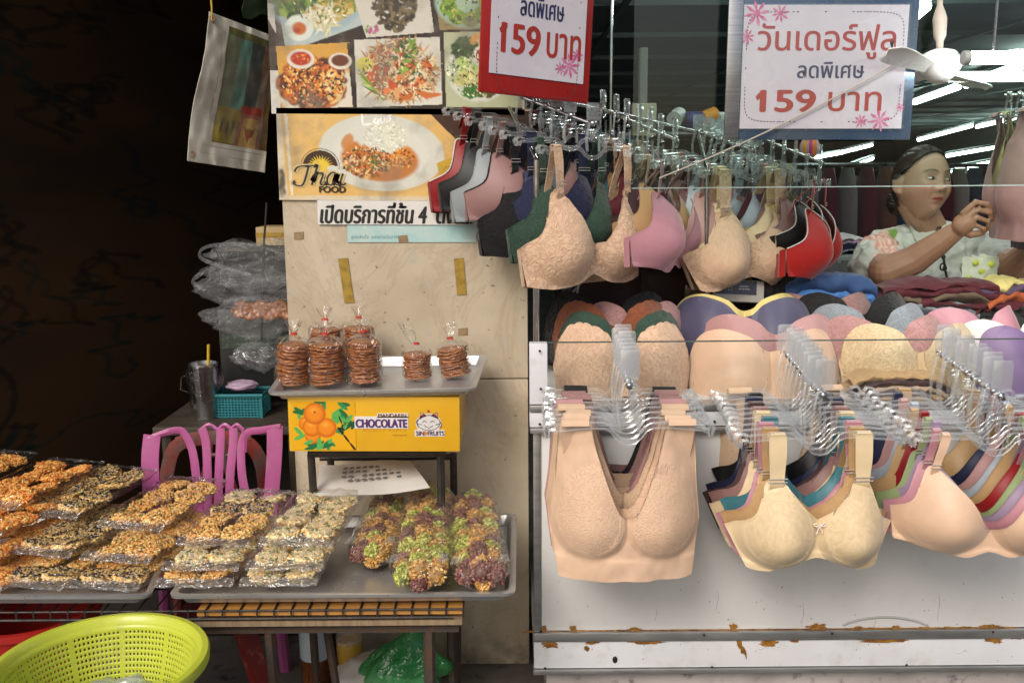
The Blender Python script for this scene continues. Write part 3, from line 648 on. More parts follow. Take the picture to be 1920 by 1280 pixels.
for px, dy, w_, h_, tl in ((1032, 17, 18, 8, 0), (1110, 14, 14, 4, 0), (1100, 25, 6, 5, 0), (1215, 14, 36, 4, 0), (1390, 26, 6, 20, 8), (1440, 18, 18, 8, -6), (1650, 14, 50, 7, 0), (1862, 16, 18, 8, 6), (1490, 14, 9, 4, 0), (1905, 12, 22, 3, 0)): smear(px, yr(px) + dy, w_, h_, -.0056, tl)
q = at(1153, 1236, -.0062) - O; m = MB(); m.ell(q, (.006, .001, .009), None, 10, 6); m.build('paint_drip', pm('drip_dark', (.03, .02, .018), .4), cn)
P_ = [at(1580 + i * 16, 1171 - 15 * math.sin(math.pi * i / 10) ** .8 + (i == 10) * 1, -.0012) - O for i in range(11)]; m = MB(); m.tube(P_, .0030, 6); m.build('scuff_mark', pm('scuff_grey', (.42, .42, .40), .6), cn)
for px, py, L_, th in ((1110, 1010, 60, 1.2), (1345, 1105, 40, .8), (1505, 1130, 46, 1.0), (1760, 1110, 54, .9), (1230, 1140, 24, 1.4), (1640, 1160, 16, 1.2), (1420, 1215, 20, 1.0), (1790, 1222, 26, 1.1)):
    Yq = -.0006 if py < 1185 else -.0046; m = MB(); m.tube([at(px + 2 * math.sin(i), py + L_ * i / 5, Yq) - O for i in range(6)] if py < 1185 else [at(px + L_ * i / 3, py + 3 * math.sin(i * 2), Yq) - O for i in range(4)], [.0004 + .0005 * th * ((i * 7) % 5) / 4 for i in range(6 if py < 1185 else 4)], 5); m.build('scuff_mark', pm('scuff_faint', (.50, .48, .44), .6), cn)
M_fleck = pm('fleck_mat', (.30, .26, .20), .7)
m = MB()
for _ in range(46):
    px, py = 1030 + 890 * rg.random(), 1090 + 80 * rg.random() if rg.random() < .7 else 1205 + 35 * rg.random(); q = at(px, py, -.0005 if py < 1185 else -.0045) - O; m.ell(q, (.0008 + .0012 * rg.random(), .0004, .0008 + .002 * rg.random() ** 2), None, 6, 4)
f_ = m.build('dirt_specks', M_fleck, cn); f_['kind'] = 'stuff'
# ================================================================== BRAS AND HANGERS
def crom(pts, s):                      # piecewise curve, s in 0..1 over control points
    n = len(pts) - 1; q = min(max(s, 0), 1) * n; i = min(int(q), n - 1); u = q - i
    p0 = pts[max(0, i - 1)]; p1 = pts[i]; p2 = pts[i + 1]; p3 = pts[min(n, i + 2)]
    r = []
    for a, b_, c_, d in zip(p0, p1, p2, p3):
        m1, m2 = (c_ - a) * .5, (d - b_) * .5
        r.append((2 * u ** 3 - 3 * u * u + 1) * b_ + (u ** 3 - 2 * u * u + u) * m1 + (3 * u * u - 2 * u ** 3) * c_ + (u ** 3 - u * u) * m2)
    return r
STY = {
 'crop': dict(top=[(0, -.188), (.010, -.186), (.024, -.165), (.044, -.112), (.064, -.05), (.078, .0), (.105, .004), (.132, 0), (.139, -.06), (.143, -.125), (.152, -.205)],
              bot=[(0, -.325), (.013, -.325), (.026, -.325), (.040, -.325), (.055, -.325), (.07, -.325), (.085, -.325), (.10, -.325), (.115, -.325), (.126, -.324), (.137, -.322)],
              cup=(.074, -.200, .064, .066, .125), bul=.030, hem=.045, wrap=.045, straps=None, cupk='knit', bandk='plain', wob=.005, ridge=.0012),
 'full': dict(top=[(0, -.170), (.03, -.142), (.055, -.112), (.070, -.094), (.100, -.094), (.112, -.125), (.130, -.165), (.172, -.195)],
              bot=[(0, -.250), (.02, -.254), (.042, -.262), (.06, -.270), (.085, -.280), (.105, -.281), (.120, -.280), (.132, -.276)],
              cup=(.078, -.200, .062, .060, .090), bul=.056, hem=.014, wrap=.05, straps=(.085, -.094, .085, 0, .031), cupk='finelace', bandk='satin', wob=.003),
 'tee': dict(top=[(0, -.190), (.02, -.175), (.05, -.125), (.085, -.088), (.106, -.068), (.122, -.066), (.136, -.095), (.152, -.135), (.180, -.158)],
             bot=[(0, -.236), (.018, -.240), (.04, -.247), (.065, -.246), (.09, -.240), (.11, -.235), (.128, -.231), (.148, -.228), (.172, -.226)],
             cup=(.088, -.165, .072, .064, .085), bul=.058, ridge=.0008, hem=.008, wrap=.05, straps=(.113, -.066, .098, 0, .016), cupk='satin', bandk='satin', wob=.001),
 'lacy': dict(top=[(0, -.205), (.022, -.195), (.05, -.150), (.075, -.112), (.092, -.092), (.106, -.090), (.122, -.118), (.142, -.175), (.178, -.205)],
             bot=[(0, -.268), (.018, -.275), (.04, -.285), (.065, -.292), (.09, -.294), (.105, -.294), (.125, -.292), (.142, -.290), (.165, -.286)],
             cup=(.080, -.205, .066, .066, .095), bul=.052, hem=.018, wrap=.036, straps=(.098, -.090, .100, 0, .020), cupk='lace', bandk='lace', wob=.003, scal=.004),
 'bust': dict(top=[(0, -.060), (.018, -.052), (.04, -.022), (.075, -.006), (.10, .0), (.128, -.006), (.148, -.03), (.160, -.072)],
             bot=[(0, -.135), (.02, -.138), (.045, -.142), (.07, -.142), (.09, -.142), (.11, -.142), (.13, -.141), (.15, -.138)],
             cup=(.082, -.068, .074, .070, .085), bul=.055, hem=.016, wrap=.06, straps=None, cupk='satin', bandk='satin', wob=.006),
 'bustlow': dict(top=[(0, -.040), (.018, -.036), (.04, -.018), (.075, -.005), (.10, .0), (.128, -.003), (.148, -.022), (.162, -.062)],
             bot=[(0, -.135), (.02, -.138), (.045, -.142), (.07, -.142), (.09, -.142), (.11, -.142), (.13, -.141), (.15, -.138)],
             cup=(.082, -.075, .070, .062, .080), bul=.046, hem=.016, wrap=.07, straps=None, cupk='satin', bandk='satin', wob=.006, ridge=.0016),
}
BRA = {}
def dome(r): return max(0, 1 - (r / 1.28) ** 2) ** 1.2
def bra_meshes(style, cupk=None, bandk=None, hi=False, seed=0, scal=None):
    key = (style, cupk, bandk, hi, seed, scal)
    if key in BRA: return BRA[key]
    st = STY[style]; nu, nv = (96, 46) if hi else (56, 26)
    cx, cz, rx, rzd, rzu = st['cup']; W = st['top'][-1][0]; sc = st.get('scal', 0) if scal is None else scal
    rg = random.Random(seed + 5); ph = rg.random() * 9; asy = rg.uniform(.9, 1.12)
    P = [[None] * (nv + 1) for _ in range(2 * nu + 1)]; rad = [[0] * (nv + 1) for _ in range(2 * nu + 1)]
    for i in range(2 * nu + 1):
        s = i / nu - 1; a = abs(s); sg = 1 if s >= 0 else -1
        T = crom(st['top'], a); B = crom(st['bot'], a)
        if sc: T[1] += sc * abs(math.sin(a * 30)) ** .6 * (1 if a < .75 else 0)
        for j in range(nv + 1):
            v = j / nv; x = T[0] + (B[0] - T[0]) * v; z = T[1] + (B[1] - T[1]) * v
            rz = rzu if z > cz else rzd
            ux, uz = (x - cx) / rx, (z - cz) / rz; r_ = math.hypot(ux, uz)
            if style != 'crop' and 0 < j < nv and abs(r_ - 1) < .03: x = cx + ux / r_ * rx; z = cz + uz / r_ * rz; r_ = 1.0
            bul = st['bul'] * (asy if sg > 0 else 1)
            d = bul * dome(r_) * (1 - .16 * max(-1, min(1, uz)))
            d += st.get('ridge', .0024) * math.exp(-((r_ - 1.05) / .05) ** 2)
            hd = (z - B[1]); d += .0022 / (1 + math.exp(-(st['hem'] - hd) / .0012))
            d += .0014 * math.exp(-((T[1] - z) / .004) ** 2) if j < nv else 0
            wob = st['wob'] * (noise.noise(Vector((x * sg * 22 + ph, z * 9, ph))) + .5 * noise.noise(Vector((x * sg * 45, z * 30, ph + 3))) ) * (0.35 if r_ < .9 else 1)
            y = st['wrap'] * (x / W) ** 2.4 - d + wob - .004
            P[i][j] = (x * sg, y, z + (.004 * noise.noise(Vector((x * sg * 18, ph, 7))) if j == nv else 0)); rad[i][j] = r_
    A = np.array(P); gu = np.gradient(A, axis=0); gv = np.gradient(A, axis=1); NN = np.cross(gv, gu); NN /= np.linalg.norm(NN, axis=2, keepdims=True) + 1e-9
    if NN[nu, nv // 2, 1] > 0: NN = -NN
    nl = {0: [], 1: [], 2: []}
    mb, ml, mr_ = MB(), MB(), MB(); 
    sets = {0: mb, 1: ml, 2: mr_}; maps = {0: {}, 1: {}, 2: {}}
    for i in range(2 * nu):
        for j in range(nv):
            q = [(i, j), (i + 1, j), (i + 1, j + 1), (i, j + 1)]
            rm = sum(rad[a][b_] for a, b_ in q) / 4
            w_ = 0 if rm > 1 else (1 if i < nu else 2)
            mp_ = maps[w_]; m = sets[w_]; ids = []
            for a in q:
                if a not in mp_: mp_[a] = len(m.v); m.v.append(P[a[0]][a[1]]); m.c.append((1, 1, 1)); nl[w_].append(NN[a[0], a[1]].tolist())
                ids.append(mp_[a])
            m.f.append(tuple(ids))
    # band behind: from wing to wing
    bz0, bz1 = st['bot'][-1][1], st['top'][-1][1]; wy = st['wrap']; bk = MB(); G = []
    for i in range(33):
        t_ = math.pi * i / 32; x = W * .99 * math.cos(t_); y = wy + .045 * math.sin(t_) + .004 * math.sin(i * 1.1)
        sag = .012 * math.sin(t_); xb = st['bot'][-1][0] * .99 * math.cos(t_)
        h_ = (bz1 - bz0) * (1 - .25 * math.sin(t_)) if style != 'crop' else (bz1 - bz0) * (1 + .35 * math.sin(t_))
        G.append([(x + (xb - x) * v, y, bz0 - sag + h_ * (1 - v)) for v in (0, .25, .5, .75, 1)])
    bk.grid(G)
    out = dict(band=mb.mesh('band', thick=.0016, nrm=nl[0]), cup=[ml.mesh('cup', thick=.0016, nrm=nl[1]), mr_.mesh('cup', thick=.0016, nrm=nl[2])], back=bk.mesh('back_band', thick=.0014))
    ss = st['straps']; out['strap'] = []; out['slider'] = []
    if ss:
        for sg in (-1, 1):
            x0, z0, x1, z1, wd = ss; m = MB(); y0 = wy * (x0 / W) ** 2.4 - .018 
            path = [(x0, y0 + .003, z0 - .012), (x0, y0, z0), (x0 * .6 + x1 * .4, y0 * .7 - .002, z0 * .6), (x1, -.004, -.004), (x1, -.003, .004), (x1, .004, .007), (x1, .010, .003), (x1 * 1.0, .014, -.02), (x1 * .96, wy * .6 + .015, z0 * .8), (x1 * .9, wy + .035, bz1 + .004)]
            L = []
            for q in range(46):
                p = crom(path, q / 45); wv = wd * (1 - .12 * math.sin(q * .35))
                L.append([(sg * (p[0] - wv / 2 + wv * e_), p[1] + .0008 * math.sin(q * .9 + e_), p[2]) for e_ in (0, .5, 1)])
            m.grid(L); out['strap'].append(m.mesh('strap', thick=.0016))
            m = MB(); zs = z0 * (.93 if style != 'lacy' else .8); wv = wd * .62
            m.tube([(sg * (x0 - wv), y0 - .003, zs - .003), (sg * (x0 + wv), y0 - .003, zs - .003), (sg * (x0 + wv), y0 - .003, zs + .004), (sg * (x0 - wv), y0 - .003, zs + .004)], .0011, 6, closed=True)
            out['slider'].append(m.mesh('slider'))
    elif style == 'crop':
        for sg in (-1, 1):                    # strap folded over the hanger
            m = MB(); L = []
            for q in range(14):
                p = crom([(.105, -.004, .0), (.105, .0, .008), (.105, .009, .006), (.104, .014, -.03), (.095, .045, -.12), (.085, .085, -.19)], q / 13); L.append([(sg * (p[0] + .027 * e_), p[1], p[2]) for e_ in (-1, 0, 1)])
            m.grid(L); out['strap'].append(m.mesh('strap', thick=.002))
    BRA[key] = out; return out
M_slide = pm('slider_mat', (.55, .5, .45), .3, .3)
def make_bra(M, col, style, label, group, cupk=None, bandk=None, hi=False, seed=0, trim=None, bow=False, strapcol=None, scal=None, cat='bra'):
    st = STY[style]; ms = bra_meshes(style, cupk, bandk, hi, seed, scal)
    e = empty('bra', M, label, cat, group)
    ck, bk = fabric(cupk or st['cupk']), fabric(bandk or st['bandk'])
    link('band', ms['band'], bk, e, col)
    for c_ in ms['cup']: link('cup', c_, ck, e, col)
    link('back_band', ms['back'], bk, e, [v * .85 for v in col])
    for q, s_ in enumerate(ms['strap']):
        o = link('strap', s_, bk, e, strapcol or col)
        if ms['slider']: link('slider', ms['slider'][q], M_slide, o)
    if trim:
        P_ = []
        for i in range(-40, 41):
            a = abs(i) / 40; T = crom(st['top'], a); x = T[0]; W = st['top'][-1][0]
            cx, cz, rx, rzd, rzu = st['cup']; r_ = math.hypot((x - cx) / rx, (T[1] - cz) / rzu); d = st['bul'] * dome(r_) + .001
            P_.append((math.copysign(x, i), st['wrap'] * (x / W) ** 2.4 - d - .005, T[1]))
        m = MB(); m.tube(P_, .0016, 6); link('trim', m.mesh('trim'), fabric('plain'), e, trim)
    if bow:
        m = MB(); z0 = st['top'][0][1] - .008
        for sg in (-1, 1):
            m.tube([(0, -.018, z0), (sg * .008, -.021, z0 + .006), (sg * .014, -.019, z0 + .003), (sg * .008, -.020, z0 - .001), (0, -.019, z0)], .0016, 6); m.tube([(0, -.019, z0), (sg * .006, -.019, z0 - .016)], .0015, 6)
        link('bow', m.mesh('bow'), fabric('satin'), e, (.8, .68, .6))
    return e

M_clear = clear('hanger_plastic', tint=(.955, .965, .97), edge=.85, base=.06, rough=.10, white=.09)
M_flag = clear('flag_plastic', tint=(.93, .94, .955), edge=.5, base=.20, rough=.12, white=.13)
HM = {}
def hanger_meshes():
    if HM: return HM
    half = [(0, -.034), (.014, -.031), (.026, -.020), (.036, -.006), (.048, 0), (.085, .0), (.128, -.004), (.150, -.006)]
    for sg in (1,):
        top = [(math.copysign(x, i), z + .006) for i in (1,) for x, z in half]
    full = [(-x, z) for x, z in half[::-1]] + half[1:]
    m = MB(); up = [(x, 0, z + .006) for x, z in full]; dn = [(x, 0, z - .006) for x, z in full]
    m.tube(up, .0019, 6); m.tube(dn, .0019, 6)
    m.grid([[(x, -.0006, z + .006), (x, -.0006, z - .006)] for x, z in full])
    HM['bar'] = m.mesh('hanger_bar')
    m = MB(); hook = []
    for i in range(13):
        a = -1.15 + i / 12 * (math.pi + 2.3); hook.append((.017 * math.sin(a) * 1.0, 0, .071 - .0 + .017 * math.cos(a)))
    m.tube([(-.017, 0, -.012), (-.020, 0, .03)] + hook[1:-3] + [(.017, 0, .055)], .0034, 8)
    m.tube([(.020, 0, -.012), (.021, 0, .02), (.019, 0, .045)], .0030, 8)
    HM['hook'] = m.mesh('hook')
    m = MB(); m.prism([(x, z) for x, z in ((-.0175, .092), (.0175, .092), (.0195, .098), (.0195, .146), (.0165, .151), (-.0165, .151), (-.0195, .146), (-.0195, .098))], -.0012, .0012)
    HM['flag'] = m.mesh('size_flag', bevel=.0006)
    for sg in (-1, 1):
        m = MB(); x = .150 * sg
        for yy in (-.006, 0, .006):
            m.tube([(x - .004 * sg, yy, .004), (x + .012 * sg, yy, .006), (x + .018 * sg, yy, -.004), (x + .014 * sg, yy, -.020), (x + .008 * sg, yy, -.022), (x + .006 * sg, yy, -.008), (x - .006 * sg, yy, -.006)], .0022, 6)
        HM['clip%d' % sg] = m.mesh('clip')
    return HM
def make_hanger(M, label, group, flag=True):
    h = hanger_meshes(); e = empty('clip_hanger', M, label, 'hanger', group)
    link('hanger_bar', h['bar'], M_clear, e); link('hook', h['hook'], M_clear, e)
    if flag: link('size_flag', h['flag'], M_flag, e)
    link('clip', h['clip-1'], M_clear, e); link('clip', h['clip1'], M_clear, e)
    return e
M_chrome = pm('chrome', (.62, .62, .62), .16, 1, col2=(.5, .5, .5), vscale=10)
def arm_part(parent, pts, r=.0045, balls=(), br=.008):
    inv = parent.matrix_world.inverted(); m = MB(); m.tube([inv @ Vector(p) for p in pts], r, 10); o = m.build('hook_arm', M_chrome, parent)
    for b_ in balls:
        m = MB(); m.ell(inv @ Vector(b_), br, None, 12, 8); m.build('ball_stop', M_chrome, o)
    return o

C = {n: lin(h) for n, h in dict(peach='#dbb99c', cream='#dec7a0', tan='#b69366', beige='#cfb194', pink='#bb8591', mauve='#94706c', rose='#b58a88', lav='#9a86a0', green='#8f9f70', dgreen='#2f4a3c',
     teal='#3d7680', navy='#1d2344', black='#0d0c0e', grey='#8f9699', ltblue='#aab4c0', red='#b01a14', dred='#8a0c12', maroon='#541420', brown='#4a3232', choc='#3a2426', blue='#2d4a7a', purple='#7d6690', white='#d8d4d0',
     plum='#54405a', slate='#4e4c66', yellow='#d8c77c', orange='#b0582a', rust='#84492c', greylace='#8a949c', olive='#7c7c50').items()}
NM = dict(peach='peach', cream='cream', tan='tan', beige='beige', pink='pale pink', mauve='mauve', rose='dusty rose', lav='lavender', green='sage green', dgreen='dark green', teal='teal', navy='navy', black='black', grey='grey',
     ltblue='pale blue', red='bright red', dred='deep red', maroon='maroon', brown='dark brown', choc='chocolate brown', blue='blue', purple='purple', white='white', plum='plum', slate='slate blue', yellow='pale yellow', orange='orange', rust='rusty brown', greylace='grey', olive='olive')
ORD = ['front', 'second', 'third', 'fourth', 'fifth', 'sixth', 'seventh', 'eighth', 'ninth', 'tenth', 'eleventh']
KW = {'crop': 'crop bra', 'full': 'full cup bra', 'tee': 'smooth cup bra', 'lacy': 'lace cup bra'}
def rack_row(parent, back, front, rotz, items, armname, group, drop=.079, first_hi=True, seed=0, flags=True, size=1.0, rnd=4, gap=0):
    """items front -> back : (colour, style, dict)"""
    n = len(items); back, front = Vector(back), Vector(front); balls = []
    for i, (c_, style, kw) in enumerate(items):
        u = i / max(1, n - 1) if i or not gap else -gap; p = front.lerp(back, u); balls.append(p + Vector((0, 0, .002)))
        rr = random.Random(seed + i); Mx = Matrix.Translation(p + Vector((rr.uniform(-.006, .006) if i else 0, 0, -drop))) @ Matrix.Rotation(rotz + R(rr.uniform(-rnd, rnd) if i else 0), 4, 'Z') @ Matrix.Rotation(R(rr.uniform(-rnd / 2, rnd / 2) if i else 0), 4, 'Y'); Hx = Mx; sc_ = rr.uniform(.90, 1.05) if i and not gap else (.94 if i < 3 else 1.03) if i else size; Mx = Mx @ Matrix.Diagonal((sc_, 1, sc_ * rr.uniform(.94, 1.05) if i else size, 1)); Hx = Hx @ Matrix.Diagonal((1, 1, drop / .079, 1))
        kw = dict(kw); extra = kw.pop('say', '')
        make_bra(Mx, C[c_], style, f"{NM[c_]} {extra}{KW[style]} hanging {ORD[i]} on the {armname}", group, hi=(i == 0 and first_hi), seed=kw.pop('seed', i % 3), **kw)
        make_hanger(Hx, f"clear clip hanger of the {ORD[i]} bra ({NM[c_]}) on the {armname}", 'clear hangers on ' + armname, flag=flags)
    d = (front - back).normalized()
    arm_part(parent, [back - d * .03, front + d * .012], balls=[p for p in balls])

# --- lower arms on the counter rail
rk = empty('hook_rail', at(1450, 760, -.01), 'chrome hook arms sloping out from the rail of the white counter', 'rail')
def cpt(px, py, Y): return at(px, py, Y)
def c(n, s='crop', **k_): return (n, s, k_)
G1 = 'bras hanging on the counter arms'
rack_row(rk, at(1163, 668, -.03), at(1180, 724, -.27), 0, [c('peach'), c('peach'), c('beige'), c('beige'), c('rose'), c('mauve'), c('mauve'), c('black')], 'pillar side lower arm', G1, seed=10)
lf = dict(cupk='satin', bandk='satin')
rack_row(rk, at(1478, 668, -.03), at(1543, 742, -.29), R(2), [c('cream', 'full', bow=True), c('tan', 'full'), c('pink', 'full', **lf), c('teal', 'full', **lf), c('cream', 'full', **lf), c('mauve', 'full', **lf), c('brown', 'full'), c('navy', 'full', **lf), c('black', 'full', **lf), c('beige', 'crop')], 'middle lower arm', G1, seed=30)
rack_row(rk, at(1768, 668, -.03), at(1876, 744, -.29), R(-3), [c('peach', 'tee'), c('pink', 'tee'), c('lav', 'tee'), c('green', 'tee'), c('dred', 'tee'), c('tan', 'tee'), c('ltblue', 'tee'), c('rose', 'tee'), c('navy', 'tee'), c('tan', 'full', **lf)], 'right lower arm', G1, seed=50)

# --- upper rack
rz = at(1100, 190, .36).z
up = empty('hanging_rack', at(1005, 640, .12), 'chrome display rack with short sloping arms of hangers above the counter', 'rack')
def rel(p): return up.matrix_world.inverted() @ Vector(p)
def upright(px0, py0, px1, py1, Y, r=.0075):
    m = MB(); m.tube([rel(at(px0, py0, Y)), rel(at(px1, py1, Y))], r, 12); m.build('upright', M_chrome, up)
upright(1006, 300, 1006, 740, .14); upright(1325, 320, 1325, 720, .34, .006)
a1b, a1f = at(936, 166, .31), at(1095, 227, .19); a2b, a2f = at(1132, 206, .45), at(1266, 262, .31); a3b, a3f = at(1312, 248, .54), at(1412, 283, .38); a4b, a4f = at(1428, 260, .62), at(1538, 304, .46)
m = MB(); m.tube([rel(a1b + Vector((0, .02, .0))), rel(a2b + Vector((0, .02, 0))), rel(a3b + Vector((0, .02, 0))), rel(a4b + Vector((0, .02, 0)))], .006, 10); m.tube([rel(at(1006, 300, .14)), rel(a1b + Vector((0, .02, 0)))], .006, 10); m.tube([rel(at(1325, 320, .34)), rel(a3b + Vector((0, .02, 0)))], .005, 10); m.build('cross_bar', M_chrome, up)
G2 = 'bras hanging on the upper rack'
rack_row(up, a1b, a1f, R(38), [c('peach', 'lacy'), c('dgreen', 'lacy'), c('navy', 'full', cupk='lace'), c('black', 'lacy'), c('mauve', 'tee', trim=C['black']), c('grey', 'tee'), c('black', 'tee'), c('dred', 'tee', trim=C['white'])], 'left upper arm', G2, seed=70, drop=.054, rnd=1.2, size=1.10, gap=.10)
rack_row(up, a2b, a2f, R(63), [c('pink', 'tee', bandk='satin'), c('tan', 'tee'), c('choc', 'tee'), c('maroon', 'tee'), c('tan', 'lacy'), c('teal', 'lacy'), c('navy', 'lacy')], 'second upper arm', G2, seed=90, drop=.056, rnd=1.2, size=1.08)
rack_row(up, a3b, a3f, R(28), [c('peach', 'full', bandk='lace'), c('cream', 'full', **lf), c('rose', 'tee'), c('ltblue', 'tee'), c('maroon', 'tee'), c('ltblue', 'full', **lf), c('mauve', 'tee'), c('choc', 'tee')], 'third upper arm', G2, seed=110, drop=.052, rnd=1.5, size=1.08)
rack_row(up, a4b, a4f, R(64), [c('red', 'tee', trim=C['white']), c('black', 'tee', trim=C['white']), c('mauve', 'tee'), c('yellow', 'tee'), c('plum', 'tee'), c('grey', 'tee')], 'fourth upper arm', G2, seed=130, drop=.050, rnd=1.5, size=1.05)

# --- rows of bras standing on the counter
G3 = 'bras stacked on the counter top'
def stand(px, py, Y, wpx, col, label, cupk='satin', bandk=None, lean=-18, rot=0, scal=0, hi=False, seed=0, sz=1.0):
    """top centre of the standing bra at the pixel; width in pixels"""
    s_ = wpx * k(Y) / .312; p = at(px, py, Y)
    Mx = Matrix.Translation(p) @ Matrix.Rotation(R(rot), 4, 'Z') @ Matrix.Rotation(R(lean), 4, 'X') @ Matrix.Diagonal((s_, s_, s_ * sz, 1))
    return make_bra(Mx, C[col], 'bustlow' if cupk == 'satin' else 'bust', label, G3, cupk=cupk, bandk=bandk or cupk, hi=hi, seed=seed, scal=scal)
stand(1167, 608, .13, 256, 'peach', 'peach lace bra standing at the front of the counter beside the end post', 'lace', scal=.004, hi=True, sz=1.25)
stand(1165, 586, .20, 240, 'dgreen', 'dark green lace bra standing right behind the front peach lace bra', 'lace', scal=.003, sz=1.25)
stand(1150, 566, .27, 225, 'rust', 'rusty brown lace bra standing behind the dark green lace bra', 'lace', scal=.003, sz=1.2).children
stand(1190, 566, .31, 190, 'rose', 'dusty pink lace bra peeking over the dark green lace bra', 'lace', sz=1.2)
stand(1140, 548, .37, 240, 'black', 'black bra standing last in the stack beside the water bottle', 'lace', sz=1.2)
stand(1440, 616, .12, 285, 'peach', 'smooth peach bra standing in front of the dusty rose bra', 'satin', hi=True, sz=1.25)
stand(1450, 588, .20, 268, 'rose', 'smooth dusty rose bra standing between the peach and slate blue bras', 'satin', sz=1.2)
stand(1395, 556, .28, 265, 'slate', 'slate blue bra with wide cups standing behind the dusty rose bra', 'satin', rot=-8, sz=1.2)
stand(1392, 550, .33, 250, 'yellow', 'pale yellow bra peeking out behind the slate blue bra', 'satin', sz=1.1)
stand(1712, 607, .12, 262, 'cream', 'cream lace edged bra on the folded brown pile', 'lace', bandk='satin', hi=True, sz=1.15)
stand(1660, 592, .20, 250, 'rose', 'dusty pink lace bra standing behind the cream lace edged bra', 'lace', sz=1.15)
stand(1632, 570, .27, 235, 'greylace', 'grey lace bra standing between the dusty pink and black lace bras', 'lace', sz=1.15)
stand(1600, 549, .34, 230, 'black', 'black lace bra standing behind the grey lace bra', 'lace', sz=1.1)
stand(1540, 550, .40, 220, 'mauve', 'mauve lace bra lying at the back near the blue briefs', 'lace', sz=1.0)
stand(1925, 606, .12, 200, 'purple', 'large purple bra at the right end of the counter', 'satin', rot=22, hi=True, sz=1.6)
stand(1890, 596, .20, 190, 'white', 'white bra with black strap behind the large purple bra', 'satin', rot=14, sz=1.2)
stand(1835, 574, .27, 210, 'pink', 'pale pink bra behind the white bra', 'satin', rot=12, sz=1.2)
# ================================================================== SNACK STALL
M_film = clear('film_mat', tint=(.985, .98, .97), edge=.55, base=.028, rough=.06, bscale=20, bstr=.8, bdist=.02)
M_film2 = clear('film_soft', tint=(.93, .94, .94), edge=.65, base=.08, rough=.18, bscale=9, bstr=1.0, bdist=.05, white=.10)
M_film3 = clear('film_seal', tint=(.94, .94, .94), edge=.8, base=.17, rough=.12, bscale=30, bstr=1.0, bdist=.03, white=.05)  # extra white stands in for glints on the sealed bag ends
M_filmb = clear('film_gathered', tint=(.985, .98, .97), edge=.7, base=.028, rough=.06, bscale=12, bstr=.9, bdist=.04, white=.015)
M_grain = vcol('grain_mat', .5, None, sss=0, coat=.1)
M_label = pm('label_white', (.75, .74, .72), .4)
M_black = pm('black_iron', (.022, .021, .020), .55, .3, col2=(.05, .035, .025), vscale=30, bscale=200, bstr=.4)
M_rebar = pm('rebar', (.075, .06, .05), .75, .4, col2=(.11, .06, .035), vscale=24, bscale=160, bstr=.6)
M_tray = pm('tray_steel', (.62, .62, .61), .34, .72, col2=(.50, .50, .50), vscale=7, bscale=14, bstr=.05, bdist=.004)
# ---- table
TYF, TYB = -.35, .10
zf0 = at(640, 1124, TYF).z; zb0 = at(640, 962, TYB).z
def tray(name, corners, hgt, label, lip=.012):
    """corners FL, FR, BR, BL of the rim in world space"""
    c_ = [Vector(q) for q in corners]; ctr = sum(c_, Vector()) / 4; e = empty(name, ctr, label, 'tray'); m = MB()
    ux = (c_[1] - c_[0]).normalized(); uy = (c_[3] - c_[0]).normalized(); uz = ux.cross(uy).normalized()
    def ring(off, dz, rr):
        pts = []; q = [c_[0] + (ux + uy) * off, c_[1] + (-ux + uy) * off, c_[2] + (-ux - uy) * off, c_[3] + (ux - uy) * off]
        dirs = [(-ux, -uy), (ux, -uy), (ux, uy), (-ux, uy)]
        for i in range(4):
            n_ = [(dirs[i][0], dirs[i][1])][0]; cc = q[i] - n_[0] * rr - n_[1] * rr
            a0 = [(-ux, -uy), (-uy, ux), (ux, uy), (uy, -ux)][i]
            for s_ in range(6):
                t_ = s_ / 5 * math.pi / 2; pts.append(cc + a0[0] * rr * math.cos(t_) + a0[1] * rr * math.sin(t_) - ctr + uz * dz)
        return pts
    rings = [ring(0, -.006, .022), ring(-.001, 0, .022), ring(.006, .002, .02), ring(lip, 0, .016), ring(lip + .010, -hgt, .014), ring(lip + .02, -hgt - .001, .010)]
    n = len(rings[0]); vs = [p for r_ in rings for p in r_]
    fs = [(i * n + j, i * n + (j + 1) % n, (i + 1) * n + (j + 1) % n, (i + 1) * n + j) for i in range(len(rings) - 1) for j in range(n)]
    m.add(vs, fs); m.build('rim', M_tray, e, thick=.0014)
    m = MB(); m.add(rings[-1], [tuple(range(n))]); m.build('tray_floor', M_tray, e, smooth=False)
    return e, c_, ux, uy, uz
q = lambda px, py, Y: at(px, py, Y)
tA = tray('steel_tray', [q(314, 1117, TYF), q(966, 1112, TYF), q(968, 962, TYB), q(440, 968, TYB)], .022, 'wide steel tray of bagged rice crackers on the wire topped table')
tB = tray('steel_tray', [q(-240, 1118, TYF - .01), q(281, 1117, TYF - .01), q(345, 968, TYB), q(-60, 968, TYB)], .022, 'left steel tray of rice crackers cut off by the picture edge')
P0 = tA[1][0]; TUX, TUY, TUZ = Vector((1, 0, 0)), tA[3], Vector((1, 0, 0)).cross(tA[3]).normalized()
def onplane(px, py, h):
    d = ray(px, py); o_ = P0 + TUZ * h; return CAM + d * ((o_ - CAM).dot(TUZ) / d.dot(TUZ))
ztab = min(c_.z for c_ in tA[1]) - .026
tb = empty('wire_table', (.0 - .4, -.12, FL), 'rebar legged table topped with wire mesh over cardboard', 'table')
def trel(o): inv = o.matrix_world.inverted(); return lambda p: inv @ Vector(p)
r_ = trel(tb)
xl, xr = at(-200, 1140, TYF).x, at(868, 1140, TYF).x; yf, yb = TYF + .01, .06
